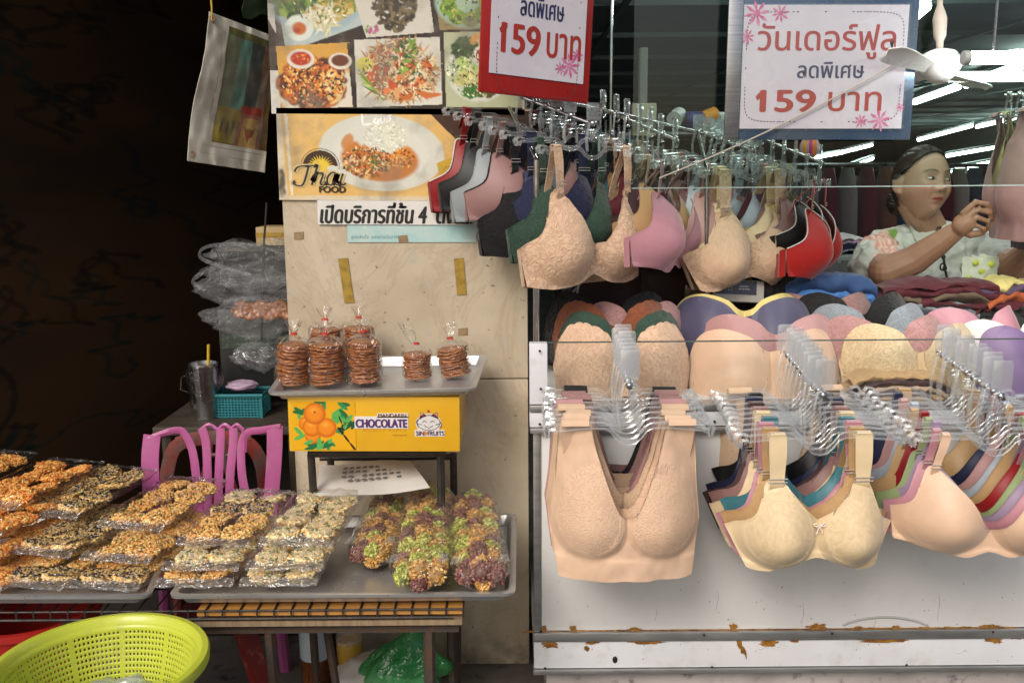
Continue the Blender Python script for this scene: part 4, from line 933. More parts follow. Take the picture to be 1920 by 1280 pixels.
m = MB(); m.box(r_(((at(365, 1140, TYF).x + xr) / 2, (yf + yb) / 2, ztab - .008)), (xr - at(365, 1140, TYF).x, yb - yf, .011)); m.build('orange_board', pm('orange_board', (.52, .25, .06), .5, col2=(.42, .20, .06), vscale=9), tb)
m = MB()
for i in range(34): x = xl + (xr - xl) * i / 33; m.tube([r_((x, yf - .006, ztab - .016)), r_((x, yf - .006, ztab)), r_((x, yb, ztab))], .0018, 6)
for i in range(5): y_ = yf - .004 + (yb - yf) * i / 4; m.tube([r_((xl, y_, ztab - .001)), r_((xr, y_, ztab - .001))], .0022, 6)
m.tube([r_((xl, yf - .006, ztab - .017)), r_((xr - .02, yf - .006, ztab - .017))], .0028, 6); m.build('wire_mesh', M_black, tb)
M_card = pm('cardboard', (.30, .21, .12), .8, col2=(.22, .15, .09), vscale=20, stretch=(8, 1, 1))
m = MB(); m.box(r_(((at(362, 1150, TYF).x + at(866, 1150, TYF).x) / 2, (yf + yb) / 2 - .003, ztab - .028)), (at(866, 1150, TYF).x - at(362, 1150, TYF).x, yb - yf + .008, .010)); m.build('cardboard_sheet', M_card, tb)
m = MB(); z_ = ztab - .046; m.box(r_(((xl + xr) / 2 + .15, yf + .02, z_)), (xr - xl - .32, .022, .020)); m.box(r_(((xl + xr) / 2 + .15, yb, z_)), (xr - xl - .32, .022, .020)); m.build('top_frame', M_rebar, tb)
for px0, px1, Y, rr in ((503, 517, yf + .02, .011), (804, 806, yf + .02, .012), (846, 848, yb - .02, .011), (582, 594, yb, .010), (862, 858, yb + .03, .009), (604, 640, yf + .16, .009)):
    a_, b_ = at(px0, 1152, Y), at(px1, 1290, Y); dv = (b_ - a_); dv = dv * ((a_.z - FL) / -dv.z); m = MB(); m.tube([r_((a_.x, Y, z_)), r_((a_.x + dv.x, Y, FL if Y > -.13 else .004))], rr, 6); m.build('leg', M_rebar, tb)

# ---- crackers
def grains(n, R_, th, pal, seed, seeds=None, ns=0, gl=(.0050, .0019), lump=0):
    rg = random.Random(seed); m = MB()
    m.lathe([(0, -th * .35), (R_ * .9, -th * .4), (R_ * .97, 0), (R_ * .88, th * .3), (0, th * .36)], 20, col=tuple(v * .7 for v in pal[0]))
    for i in range(n):
        a = rg.random() * 6.283; r_ = R_ * math.sqrt(rg.random()); top = rg.random() < .8
        z = (th * .42 if top else rg.uniform(-.4, .4) * th) * (1 - .9 * (r_ / R_) ** 5)
        z += lump * noise.noise(Vector((r_ * math.cos(a) * 60, r_ * math.sin(a) * 60, seed)))
        if not top: r_ = R_ * rg.uniform(.93, 1.03)
        M_ = Euler((rg.uniform(-.5, .5), rg.uniform(-.5, .5), rg.random() * 6.28)).to_matrix().to_4x4(); c_ = rg.choice(pal); f_ = rg.uniform(.85, 1.15)
        m.ell((r_ * math.cos(a), r_ * math.sin(a), z), (gl[0] * rg.uniform(.8, 1.1), gl[1], gl[1] * .9), M_, 6, 4, tuple(min(1, v * f_ * 1.45) for v in c_))
    for i in range(ns):
        a = rg.random() * 6.283; r_ = R_ * .95 * math.sqrt(rg.random()); c_, l_ = rg.choice(seeds)
        M_ = Euler((0, 0, rg.random() * 6.28)).to_matrix().to_4x4(); m.ell((r_ * math.cos(a), r_ * math.sin(a), th * .42 + gl[1] * 1.1), (l_, l_ * .55, l_ * .4), M_, 6, 4, c_)
    return m.mesh('rice_cracker', sharp=180)
o_ = lambda *h: [lin(x) for x in h]
SD = {
 'orange': [grains(250, .0315, .015, o_('#d9903e', '#cb7c32', '#e0a65a', '#bb682c', '#e6c07a'), s, lump=.002) for s in (1, 2)],
 'sesame': [grains(220, .0315, .013, o_('#dfb878', '#d2a560', '#e6ca94'), s, [((.012, .011, .012), .0025)] * 8 + [((.66, .60, .48), .0021)] * 3 + [((.60, .40, .15), .005)] * 1, 420) for s in (3, 4)],
 'yellow': [grains(250, .0315, .013, o_('#d9a55c', '#cb9450', '#d8b272', '#bd9a50', '#cf8e48', '#e2c48c'), s, [((.10, .12, .03), .003), ((.5, .22, .06), .003)], 22) for s in (5, 6)],
 'white': [grains(220, .0315, .014, o_('#e8cf9c', '#dfc188', '#eedbb2', '#d0a060'), s, [((.72, .64, .48), .0019)] * 9 + [((.66, .56, .40), .0019)] * 8 + [((.16, .19, .05), .0042)], 210) for s in (7, 8)],
}
# pastel clusters for the long bags
def cluster(pal, seed):
    rg = random.Random(seed); m = MB(); m.ell((0, 0, 0), (.0172, .0172, .0125), None, 12, 8, tuple(v * .6 for v in pal[0]))
    for i in range(85):
        a, b_ = rg.random() * 6.28, rg.uniform(-1, 1); r_ = .0180; cz = math.sqrt(1 - b_ * b_)
        M_ = Euler((rg.uniform(-.9, .9), rg.uniform(-.9, .9), rg.random() * 6.28)).to_matrix().to_4x4(); f_ = rg.uniform(.75, 1.2)
        m.ell((r_ * cz * math.cos(a), r_ * cz * math.sin(a), r_ * .72 * b_), (.0058, .0024, .0022), M_, 6, 4, tuple(min(1, v * f_ * 1.1) for v in rg.choice(pal)))
    return m.mesh('rice_cluster', sharp=180)
CL = {'tan': [cluster(o_('#d2a45c', '#dcb878', '#c48e44'), s) for s in (1, 2)], 'green': [cluster(o_('#b9bf56', '#a8b048', '#cfd07a'), 3)], 'purple': [cluster(o_('#85564a', '#70443e', '#966456', '#8a5f60'), s) for s in (4, 5)]}
def bag_mesh(W, L, H, seed, seal=.016, film=None):
    """flat pillow bag lying in xy with flat sealed ends"""
    m = MB(); nx, ny = 26, 34; G = []; rg = random.Random(seed)
    def pt(i, j, up):
        u = i / nx * 2 - 1; v = j / ny * 2 - 1; x = u * W / 2; y = v * (L / 2 + seal)
        e_ = max(0, 1 - abs(u) ** 5) * max(0, 1 - abs(min(1, abs(v) * (1 + seal / L * 1.4))) ** 7)
        z = H / 2 * e_ ** .6 * (1 if up else -1)
        cr = .0035 * noise.noise(Vector((x * 40 + seed, y * 40, 1 if up else 5))) + .002 * noise.noise(Vector((x * 110 + seed, y * 110, 1 if up else 5)))
        return (x + .003 * noise.noise(Vector((y * 40, seed, 2))), y + .002 * noise.noise(Vector((x * 60, seed, 9))), z + cr * (1.0 if up else .3) + (.006 * noise.noise(Vector((x * 35, v * 2, seed))) if abs(v) > .93 else 0))
    for up in (1, 0): m.grid([[pt(i, j, up) for j in range(ny + 1)] for i in range(nx + 1)])
    return m.mesh('wrapper', sharp=180)
BAGS = [bag_mesh(.160, .262, .044, s) for s in range(4)]
G4 = 'bags of rice crackers on the trays'
def pack(px, py, h, kind, label, yaw=0, tilt=0, W=1.0, Ls=1.0, sticker=None, kinds=None, seed=0):
    """px,py = centre of the bag on the tray plane raised by h"""
    p = onplane(px, py, h); rg = random.Random(seed + int(px) * 7 + int(h * 1000))
    B = Matrix((TUX, TUY, TUZ)).transposed().to_4x4()
    Mx = Matrix.Translation(p) @ B @ Matrix.Rotation(R(yaw), 4, 'Z') @ Matrix.Rotation(R(tilt), 4, 'X') @ Matrix.Diagonal((W, Ls, 1, 1))
    e = empty('cracker_bag', Mx, label, 'snack bag', G4)
    k_ = 0
    for row in range(4):
        for colu in range(2):
            kd = kinds[row] if kinds else kind
            me = SD[kd][rg.randrange(2)]; o = link('rice_cracker', me, M_grain, e)
            o.location = ((colu - .5) * .073 + rg.uniform(-.004, .004), (row - 1.5) * .062 + rg.uniform(-.004, .004), -.003 + .005 * ((row + colu) % 2)); o.rotation_euler = (rg.uniform(-.12, .24), rg.uniform(-.2, .2), rg.random() * 6.28); o.scale = (1.03, 1.03, 1.1); k_ += 1
    link('wrapper', BAGS[rg.randrange(4)], M_film, e)
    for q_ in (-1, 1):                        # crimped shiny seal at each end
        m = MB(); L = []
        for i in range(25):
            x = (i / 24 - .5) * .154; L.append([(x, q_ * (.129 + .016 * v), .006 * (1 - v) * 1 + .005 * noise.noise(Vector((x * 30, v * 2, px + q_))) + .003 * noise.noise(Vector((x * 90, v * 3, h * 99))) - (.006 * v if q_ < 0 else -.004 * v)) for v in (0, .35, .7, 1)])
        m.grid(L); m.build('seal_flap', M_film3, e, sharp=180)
    if sticker:
        m = MB(); m.lathe([(0, .001), (.017, 0)], 20, sy=.62); o = m.build('label_sticker', M_label, e); o.location = (sticker[0], sticker[1], .0225); o.scale = (1, 1, 1)
    return e
# right tray
HB = .012
pack(552, 1040, HB, 'white', 'bag of pale sesame crackers at the bottom of the front right stack', seed=1)
pack(566, 1012, HB + .032, 'white', 'bag of pale sesame crackers in the middle of the right stack', yaw=-2, seed=2)
pack(590, 966, HB + .066, 'white', 'top bag of pale sesame crackers with a white sticker', yaw=-4, tilt=3, sticker=(.0, .070), seed=3)
pack(405, 1042, HB, 'yellow', 'bag of golden crackers at the bottom of the stack left of the pale sesame ones', seed=4)
pack(422, 1013, HB + .032, 'white', 'pale bag in the middle of the stack beneath the half sesame golden bag', yaw=-3, seed=5)
pack(448, 966, HB + .066, 'yellow', 'top golden bag with a row of black sesame crackers near its upper end', yaw=-6, tilt=3, kinds=['yellow', 'yellow', 'sesame', 'white'], seed=6)
# left tray
pack(262, 1046, HB, 'yellow', 'lowest golden cracker bag at the right end of the left tray', yaw=-8, seed=7, kinds=['sesame', 'yellow', 'yellow', 'yellow'])
pack(286, 1000, HB + .034, 'yellow', 'golden cracker bag in the middle of its stack on the left tray', yaw=-10, seed=8)
pack(312, 940, HB + .070, 'yellow', 'top golden cracker bag between the black sesame bag and the pink chair', yaw=-12, tilt=3, seed=9)
pack(140, 1044, HB, 'sesame', 'lowest black sesame bag at the front of the left tray', yaw=-12, seed=10, kinds=['sesame', 'yellow', 'sesame', 'sesame'])
pack(158, 990, HB + .036, 'sesame', 'black sesame bag in the middle of its stack on the left tray', yaw=-14, seed=11)
pack(172, 918, HB + .080, 'sesame', 'top black sesame cracker bag resting high on the left stack', yaw=-16, tilt=4, seed=12)
pack(28, 1048, HB, 'orange', 'lowest orange cracker bag at the left picture edge', yaw=-10, seed=13)
pack(14, 1006, HB + .036, 'orange', 'second orange cracker bag from the tray at the left edge', yaw=-12, seed=14)
pack(34, 958, HB + .072, 'orange', 'third orange cracker bag from the tray at the left edge', yaw=-14, seed=15)
pack(66, 903, HB + .104, 'orange', 'topmost whole orange cracker bag beside the black sesame bag', yaw=-14, tilt=3, seed=16)
pack(-58, 880, HB + .120, 'orange', 'orange cracker bag corner cut off at far left', yaw=-10, seed=17)
# long pastel bags
def sausage(px0, py0, px1, py1, h, wid, label, seed, pal):
    a_, b_ = onplane(px0, py0, h), onplane(px1, py1, h + .01); ax = (b_ - a_); L = ax.length; ax.normalize(); sx_ = ax.cross(TUZ).normalized(); up_ = sx_.cross(ax)
    Mx = Matrix((sx_, ax, up_)).transposed().to_4x4(); Mx.translation = a_
    e = empty('cluster_bag', Mx, label, 'snack bag', 'long bags of pastel rice clusters'); rg = random.Random(seed); hh = wid * .36
    rows = max(3, int(L / .031))
    for i in range(rows):
        for j, (xx_, zz_) in enumerate(((-.56, .2), (.56, .2), (.0, .55), (.0, -.35))):
            c_ = rg.choice(pal); o = link('rice_cluster', rg.choice(CL[c_]), M_grain, e); s_ = wid / .088
            o.location = (xx_ * wid * .52 + rg.uniform(-.004, .004), L * (i + .5) / rows + rg.uniform(-.006, .006), hh * (.1 + zz_ * .75)); o.rotation_euler = (rg.random() * 6, rg.random() * 6, rg.random() * 6); o.scale = (s_ * .98,) * 3
    m = MB(); G = []
    for i in range(29):
        v = i / 28; sc = min(1, (math.sin(math.pi * min(max(v * .96 + .03, 0), 1)) * 2.2)) ** .6
        if v > .96: sc = .18
        G.append([(wid * .62 * sc * math.cos(t_ := 2 * math.pi * j / 28) * (1 + .06 * noise.noise(Vector((j, v * 9, seed)))), L * (v * 1.12 - .05), hh * .25 + hh * 1.12 * sc * math.sin(t_) * (1 + .08 * noise.noise(Vector((j * .8, v * 12, seed + 4))))) for j in range(29)])
    m.grid(G); m.build('wrapper', M_filmb, e, sharp=180)
    m = MB(); yt = L * 1.07
    m.tube([(wid * .10 * math.cos(t_), yt, hh * .25 + hh * .2 * math.sin(t_)) for t_ in np.linspace(0, 5.9, 12)], .0014, 6, closed=True); m.build('tie', pm('tie_pink', (.5, .05, .16), .5), e)
    m = MB(); m.grid([[((.1 + .5 * v) * wid * (-1 + j / 4.5) * .8, yt + .004 + v * .028, hh * .25 + .006 * math.sin(j * 2.4) * (v + .3)) for j in range(10)] for v in (0, .3, .6, 1)]); m.build('bag_end', M_film, e)
    for t_ in (-.5, .45):  # pale film patches added as highlights on the bag front
        m = MB(); m.add([(wid * t_ - .012, .008, hh * 1.05), (wid * t_ + .012, .006, hh * 1.15), (wid * t_ + .010, .032, hh * 1.25), (wid * t_ - .006, .036, hh * 1.20)], [(0, 1, 2, 3)]); m.build('glint_patch', M_film2, e)
    return e
sausage(695, 1050, 728, 945, .012, .088, 'long pastel cluster bag lying behind the other two on the right tray', 1, ['tan', 'purple', 'tan', 'green'])
sausage(786, 1092, 806, 930, .022, .102, 'long bag with many lime green clusters in the middle of the right tray', 2, ['green', 'tan', 'green', 'purple', 'tan'])
sausage(903, 1092, 886, 944, .018, .098, 'long bag of mostly tan and purple clusters at the tray right end', 3, ['tan', 'purple', 'tan', 'purple', 'green'])

# ---- upper stand: frame, box, tray, bags of stacked discs
YU = -.04
st = empty('iron_stand', at(720, 900, .0), 'black iron stand holding up the yellow fruit box', 'stand'); r_ = trel(st)
m = MB(); m.tube([r_(at(578, 850, .0)), r_(at(836, 849, .0))], .0095, 8); m.build('cross_bar', M_black, st)
m = MB(); m.tube([r_(at(600, 858, .20)), r_(at(846, 856, .20))], .008, 8); m.build('cross_bar', M_black, st)
zl = at(590, 955, .0).z - .30
for px, py, px2, py2, Y in ((583, 850, 590, 960, .0), (826, 850, 828, 960, .0), (850, 850, 852, 1000, .20), (620, 856, 622, 960, .20)):
    a_, b_ = at(px, py, Y), at(px2, py2, Y); dv = b_ - a_; dv *= (a_.z - (ztab + .001 if Y < .09 else FL)) / -dv.z; m = MB(); m.tube([r_(a_), r_(a_ + dv)], .009, 8); m.build('leg', M_black, st)
# yellow box
zb1 = at(700, 846, YU).z; zt1 = at(700, 744, YU).z; xb0, xb1 = at(541, 800, YU).x, at(862, 800, YU).x; bh = zt1 - zb1; bw = xb1 - xb0
bx = empty('fruit_box', Matrix.Translation(((xb0 + xb1) / 2, YU, (zt1 + zb1) / 2)) @ Matrix.Rotation(R(.6), 4, 'Y'), 'yellow cardboard box printed MANDARIN CHOCOLATE with oranges, below the upper tray', 'box')
M_yel = pm('box_yellow', (.74, .42, .012), .35, col2=(.70, .37, .010), vscale=10, coat=.25)
m = MB(); m.box((0, .13, 0), (bw, .26, bh)); m.build('carton', M_yel, bx, bevel=.002)
sb = k(YU); BX = lambda px: (px - 701.5) * sb; BZ = lambda py: (795 - py) * sb
cv = Canvas(545, 750, 666, 846, 1.7, lin('#e2a712')); rg = random.Random(4)
M_oi = vcol('box_print', .35, coat=.25)
for _ in range(34):
    a_ = rg.random() * 6.28; X_, Y_ = rg.choice([(570, 775), (600, 756), (562, 818), (590, 836), (636, 775), (650, 790), (630, 812), (640, 762)]); X_ += rg.uniform(-14, 14); Y_ += rg.uniform(-9, 9)
    cv.ell(X_, Y_, 13, 4.5, lin(rg.choice(['#2f8a4a', '#1d6b3a', '#57ab52', '#14532e'])), a_, 1, .2)
cv.curve([(666, 848), (654, 832), (642, 815), (632, 802), (645, 806)], 5, lin('#2a1408')); cv.curve([(642, 815), (640, 795), (634, 778)], 3.5, lin('#2a1408')); cv.curve([(640, 800), (652, 790)], 2, lin('#2a1408'))
for X_, Y_, r2 in ((571, 794, 15), (583, 818, 16), (582, 801, 19), (610, 802, 20), (588, 774, 22)):
    cv.ell(X_, Y_, r2, r2, lin('#c8640e'), 0, 1, .06); cv.ell(X_ - 1, Y_ - 1, r2 * .93, r2 * .93, lin('#e8881c'), 0, 1, .35); cv.ell(X_ - 2, Y_ - r2 * .3, r2 * .5, r2 * .4, lin('#f2a838'), 0, .8, .8)
cv.ell(588, 771, 3, 2.5, lin('#a85a10')); 
for _ in range(10): cv.ell(597 + rg.uniform(-25, 25), 838 + rg.uniform(-8, 6), 11, 4, lin(rg.choice(['#2f8a4a', '#1d6b3a', '#57ab52'])), rg.random() * 3, 1, .2)
cv.build('orange_picture', M_oi, lambda X_, Y_: (BX(X_), -.0012, BZ(Y_)), bx)
M_wh = pm('print_white', (.75, .72, .68), .4); M_pur = pm('ink_purple', (.10, .03, .16), .4); M_or = pm('ink_orange', (.62, .30, .02), .4); M_brn = pm('ink_choc', (.16, .05, .02), .4)
m = MB(); m.box((BX(716), -.0008, BZ(791)), (104 * sb, .0012, 24 * sb)); m.box((BX(738), -.0008, BZ(777)), (60 * sb, .0012, 9 * sb)); m.build('white_patch', M_wh, bx, smooth=False)
text('lettering', 'CHOCOLATE', M_pur, bx, BX(716), BZ(792.5), w=98 * sb, h=16 * sb, y=-.0022, bold=.0013)
text('lettering', 'MANDARIN', M_brn, bx, BX(737), BZ(776.5), w=54 * sb, h=6.5 * sb, y=-.0022, bold=.0003)
text('lettering', 'チョコレート マンダリン', M_or, bx, BX(722), BZ(806), w=84 * sb, h=7 * sb, y=-.0012)
m = MB()
for i in range(9): m.box((BX(737 + i * 3.3), -.0012, BZ(815.5 + (i % 2) * .6)), (1.9 * sb, .0006, (2 + i % 3) * sb))
m.build('small_print', M_or, bx, smooth=False)['kind'] = 'stuff'
# fruit company emblem: smiling lucky cat badge with lettering
def disc(px, py, rx, ry, y, n=28): return [(BX(px + rx * math.cos(t_)), y, BZ(py + ry * math.sin(t_))) for t_ in np.linspace(0, 2 * math.pi, n, endpoint=False)]
m = MB(); n = 28; out = disc(807, 793, 25, 20, -.0010); m.add(out, [tuple(range(28))]); m.box((BX(809), -.0007, BZ(812)), (58 * sb, .0008, 13 * sb)); m.add([(BX(789), -.0010, BZ(784)), (BX(792), -.0010, BZ(770)), (BX(803), -.0010, BZ(778))], [(0, 1, 2)]); m.add([(BX(812), -.0010, BZ(778)), (BX(823), -.0010, BZ(770)), (BX(826), -.0010, BZ(784))], [(0, 1, 2)]); m.build('emblem_white', M_wh, bx, smooth=False)
m = MB(); oo = lambda pts, w_=.0006: m.tube([(BX(a), -.0018, BZ(b_)) for a, b_ in pts], w_, 5)
oo([(807 + 22 * math.cos(t_), 791 + 15 * math.sin(t_)) for t_ in np.linspace(0, 6.28, 30)]); oo([(792, 784), (792, 770), (803, 777)]); oo([(812, 777), (823, 770), (824, 783)])
oo([(795, 790), (799, 787), (803, 790)]); oo([(811, 790), (815, 787), (819, 790)]); oo([(798, 796), (807, 802), (816, 796)]); oo([(787, 800), (783, 790), (786, 785)]); oo([(828, 802), (832, 796), (829, 788)]); oo([(785, 793), (795, 795)]); oo([(829, 793), (820, 795)]); m.build('emblem_lines', pm('ink_emblem', (.09, .03, .10), .4), bx)
m = MB(); m.add([(BX(793), -.0019, BZ(780)), (BX(794), -.0019, BZ(773)), (BX(800), -.0019, BZ(778))], [(0, 1, 2)]); m.add([(BX(815), -.0019, BZ(778)), (BX(821), -.0019, BZ(773)), (BX(822), -.0019, BZ(780))], [(0, 1, 2)]); m.add(disc(807, 768, 2.5, 2.5, -.0019), [tuple(range(28))]); m.build('emblem_red', pm('ink_red2', (.45, .05, .03), .4), bx, smooth=False)
text('lettering', 'SIN  FRUITS', pm('ink_emblem', (.09, .03, .10), .4), bx, BX(810), BZ(812), w=54 * sb, h=8.5 * sb, y=-.0020, bold=.0004)
m = MB(); m.add(disc(799.5, 812, 4.2, 4.2, -.0021), [tuple(range(28))]); m.build('emblem_orange', pm('ink_orange2', (.7, .22, .02), .4), bx, smooth=False)
tU = tray('serving_tray', [q(500, 737, YU - .02), q(893, 728, YU - .02), q(914, 664, .22), q(548, 670, .22)], .020, 'upper steel tray of brown wafer stacks on the yellow box')
UX, UY, UZ = tU[2], tU[3], tU[4]; U0 = tU[1][0]
def onup(px, py, h):
    d = ray(px, py); o2 = U0 + UZ * h; return CAM + d * ((o2 - CAM).dot(UZ) / d.dot(UZ))
def wafer(seed, R_=.031):
    rg = random.Random(seed); m = MB(); n = 30; ph = [rg.random() * 6 for _ in range(4)]; G = []
    def pt(r_, a, z): 
        ww = .0009 * math.sin(3 * a + ph[0]) + .0010 * math.sin(7 * a + ph[1]); rr = r_ * (1 + .05 * math.sin(7 * a + ph[2]) + .04 * math.sin(11 * a + ph[3])); return (rr * math.cos(a), rr * math.sin(a), z + ww * (r_ / R_) ** 2 + .0014 * noise.noise(Vector((rr * math.cos(a) * 130, rr * math.sin(a) * 130, seed))))
    cs = [(.001, -.0024), (R_ * .5, -.0026), (R_ * .9, -.0026), (R_, -.0008), (R_ * .99, .0012), (R_ * .9, .0028), (R_ * .7, .0032), (R_ * .4, .0022), (.001, .0022)]
    vs = []; cl_ = []
    for r_, z in cs:
        for j in range(n): vs.append(pt(r_, 2 * math.pi * j / n, z))
    fs = [(i * n + j, i * n + (j + 1) % n, (i + 1) * n + (j + 1) % n, (i + 1) * n + j) for i in range(len(cs) - 1) for j in range(n)]
    m.add(vs, fs); return m.mesh('wafer', sharp=180)
WF = [wafer(s) for s in range(5)]
M_waf = pm('wafer_mat', (.38, .115, .014), .35, col2=(.20, .05, .006), vscale=90, lo=.38, hi=.6, col3=(.56, .25, .045), bscale=260, bstr=.5, bdist=.002, coat=.35)
def waferbag(px, py, n, hh, label, tw=0, lean=0, big=1.16, back=0):
    p = onup(px, py, -.019); Mx = Matrix.Translation(p) @ Matrix.Rotation(R(lean), 4, 'Y') @ Matrix.Diagonal((big, big, 1, 1))
    e = empty('wafer_bag', Mx, label, 'snack bag', 'bags of stacked wafers on the upper tray'); rg = random.Random(int(px)); st_ = (hh - .004) / n
    for i in range(n):
        o = link('wafer', rg.choice(WF), M_waf, e); o.location = (rg.uniform(-.002, .002), rg.uniform(-.002, .002), .004 + st_ * (i + .4)); o.rotation_euler = (rg.uniform(-.06, .06), rg.uniform(-.06, .06), rg.random() * 6.28); o.scale = (1, 1, st_ / .0058)
    m = MB(); G = []; prof = [(.032, .001), (.035, .004), (.0355, hh * .5), (.035, hh), (.029, hh + .009), (.013, hh + .016), (.005, hh + .021), (.0045, hh + .024), (.010, hh + .036), (.017, hh + .052 + .02 * abs(tw))]
    fine = []
    for i in range(40):
        u = i / 39 * (len(prof) - 1); a = min(int(u), len(prof) - 2); fine.append(tuple(prof[a][q_] + (prof[a + 1][q_] - prof[a][q_]) * (u - a) for q_ in (0, 1)))
    for r_, z in fine:
        row = []
        for j in range(33):
            t_ = 2 * math.pi * j / 32; sq = 1 / max(abs(math.cos(t_)), abs(math.sin(t_))) ** .25
            cr = 1 + (.07 if z < hh else .28) * noise.noise(Vector((math.cos(t_) * 3 + px, math.sin(t_) * 3, z * (60 if z < hh else 12))))
            row.append((r_ * sq * cr * math.cos(t_) + (tw * (z - hh) * .35 if z > hh + .02 else 0), r_ * sq * cr * math.sin(t_), z))
        G.append(row)
    m.grid(G); m.build('wrapper', M_filmb, e, sharp=180)
    m = MB(); m.lathe([(.0045, -.0025), (.0068, -.002), (.0072, 0), (.0068, .002), (.0045, .0025)], 14, (tw * .0008, 0, hh + .0225)); m.build('red_tie', pm('tie_red', (.55, .04, .02), .4), e)
    return e
waferbag(613, 690, 13, .098, 'bagged wafer stack behind between the first and second front stacks'); waferbag(676, 688, 13, .100, 'bagged wafer stack behind the third front stack')
waferbag(549, 722, 12, .098, 'leftmost bagged wafer stack leaning at the tray end', lean=4); waferbag(614, 720, 14, .096, 'second bagged wafer stack from the left, broad and tall', big=1.24); waferbag(685, 717, 14, .098, 'tall bagged wafer stack standing beside the tray gap')
waferbag(783, 709, 10, .060, 'short wafer stack with its bag twisted up tall to the left', tw=-1.0, big=1.02); waferbag(855, 704, 11, .068, 'slightly tilted wafer stack at the right end of the upper tray', lean=-8, big=1.1, tw=.2)
# paper sheets below the box
def sheet(pts, label, name='paper_sheet', mat=None, th=.0012):
    c_ = sum((Vector(p) for p in pts), Vector()) / 4; m = MB(); A = [Vector(p) - c_ for p in pts]; G = []
    for i in range(13):
        G.append([(A[0].lerp(A[1], i / 12)).lerp(A[3].lerp(A[2], i / 12), j / 8) + Vector((0, 0, .003 * math.sin(i * .6 + j * .4))) for j in range(9)])
    m.grid(G); o = m.build(name, mat or PAPER, None, thick=th); o.location = c_; tag(o, label, 'paper'); return o, G
Ysh = .03
pe, G = sheet([at(592, 936, -.02), at(806, 916, -.02), at(768, 862, .14), at(600, 872, .14)], 'white paper sheet with faint rows of grey print below the yellow box')
m = MB()
for r2 in range(4):
    for q2 in range(9):
        if (r2 * 5 + q2) % 7 == 0: continue
        u0, v0 = .22 + q2 * .068 + r2 * .012, .38 + r2 * .13; A = [Vector(G[0][0]), Vector(G[12][0]), Vector(G[12][8]), Vector(G[0][8])]
        f_ = lambda u, v: A[0].lerp(A[1], u).lerp(A[3].lerp(A[2], u), v) + Vector((0, -.0006, .0045))
        m.add([f_(u0, v0), f_(u0 + .045, v0 + .01), f_(u0 + .05, v0 + .075), f_(u0 + .005, v0 + .06)], [(0, 1, 2, 3)])
m.build('grey_print', pm('ink_grey', (.20, .19, .18), .6), pe, smooth=False)['kind'] = 'stuff'

# ---- green basket
YB_ = -.58; bc = at(186, 1240, YB_); RB = 214 * k(YB_) * 1.0
bk_ = empty('colander_basket', Matrix.Translation(bc), 'big lime green perforated plastic basket in front of the snack table', 'basket')
M_lime = pm('lime_plastic', (.52, .57, .05), .35, col2=(.46, .51, .04), vscale=6, coat=.1, col3=(.44, .46, .07), bscale=90, bstr=.08)
m = MB(); m.lathe([(RB * .88, -.012), (RB * .90, .0), (RB * .93, .004), (RB * .985, .003), (RB, -.003), (RB * .995, -.014), (RB * .975, -.015)], 96); m.build('rim', M_lime, bk_, thick=.002)
m = MB(); n = 132; rows = 13; hh = .13
def bp(i, j):
    v = j / rows; r_ = RB * (.89 - .20 * v ** 1.3); return (r_, -.010 - hh * v)
def wall_pt(a, v): r_ = RB * (.89 - .20 * v ** 1.3); return Vector((r_ * math.cos(a), r_ * math.sin(a), -.010 - hh * v))
da = 2 * math.pi / n
for i in range(n):
    a = i * da; solid = (i % 12 == 0)
    for j in range(rows):
        v0, v1 = j / rows, (j + 1) / rows; x0_ = a + da * .26; x1_ = a + da * .74; w0, w1 = v0 + .28 / rows, v0 + .72 / rows
        o4 = [wall_pt(a, v0), wall_pt(a + da, v0), wall_pt(a + da, v1), wall_pt(a, v1)]
        if solid or j == 0: m.add(o4, [(0, 1, 2, 3)]); continue
        i4 = [wall_pt(x0_, w0), wall_pt(x1_, w0), wall_pt(x1_, w1), wall_pt(x0_, w1)]
        m.add(o4 + i4, [(0, 1, 5, 4), (1, 2, 6, 5), (2, 3, 7, 6), (3, 0, 4, 7)])
bm_ = bmesh.new()
me = m.mesh('wall', smooth=True, sharp=180)
bm_.from_mesh(me); bmesh.ops.remove_doubles(bm_, verts=bm_.verts, dist=.0002); bmesh.ops.recalc_face_normals(bm_, faces=bm_.faces); bm_.to_mesh(me); bm_.free()
wl = link('wall', me, M_lime, bk_); sm_ = wl.modifiers.new('shell', 'SOLIDIFY'); sm_.thickness = .003
m = MB(); r0 = RB * .69; m.lathe([(0, -.140), (r0, -.140), (r0 + .004, -.136)], 48); m.build('base', M_lime, bk_, thick=.003)
def crumple(name, c_, rad, mat, label, cat, seed, amp=.35, fr=2.2, par=None, nu=44, nv=28, flat=0):
    m = MB(); G = []
    for i in range(nv + 1):
        t_ = -math.pi / 2 + math.pi * i / nv; row = []
        for j in range(nu + 1):
            a = 2 * math.pi * j / nu; d = Vector((math.cos(t_) * math.cos(a), math.cos(t_) * math.sin(a), math.sin(t_)))
            f_ = 1 + amp * (noise.noise(d * fr + Vector((seed, 0, 0))) + .6 * abs(noise.noise(d * fr * 2.6 + Vector((0, seed, 0)))) + .3 * noise.noise(d * fr * 6)); p = Vector((d.x * rad[0], d.y * rad[1], d.z * rad[2])) * f_
            if flat and p.z < -rad[2] * flat: p.z = -rad[2] * flat
            row.append(p)
        G.append(row)
    m.grid(G); o = m.build(name, mat, par, sharp=180)
    if par is None: o.location = c_; tag(o, label, cat)
    return o
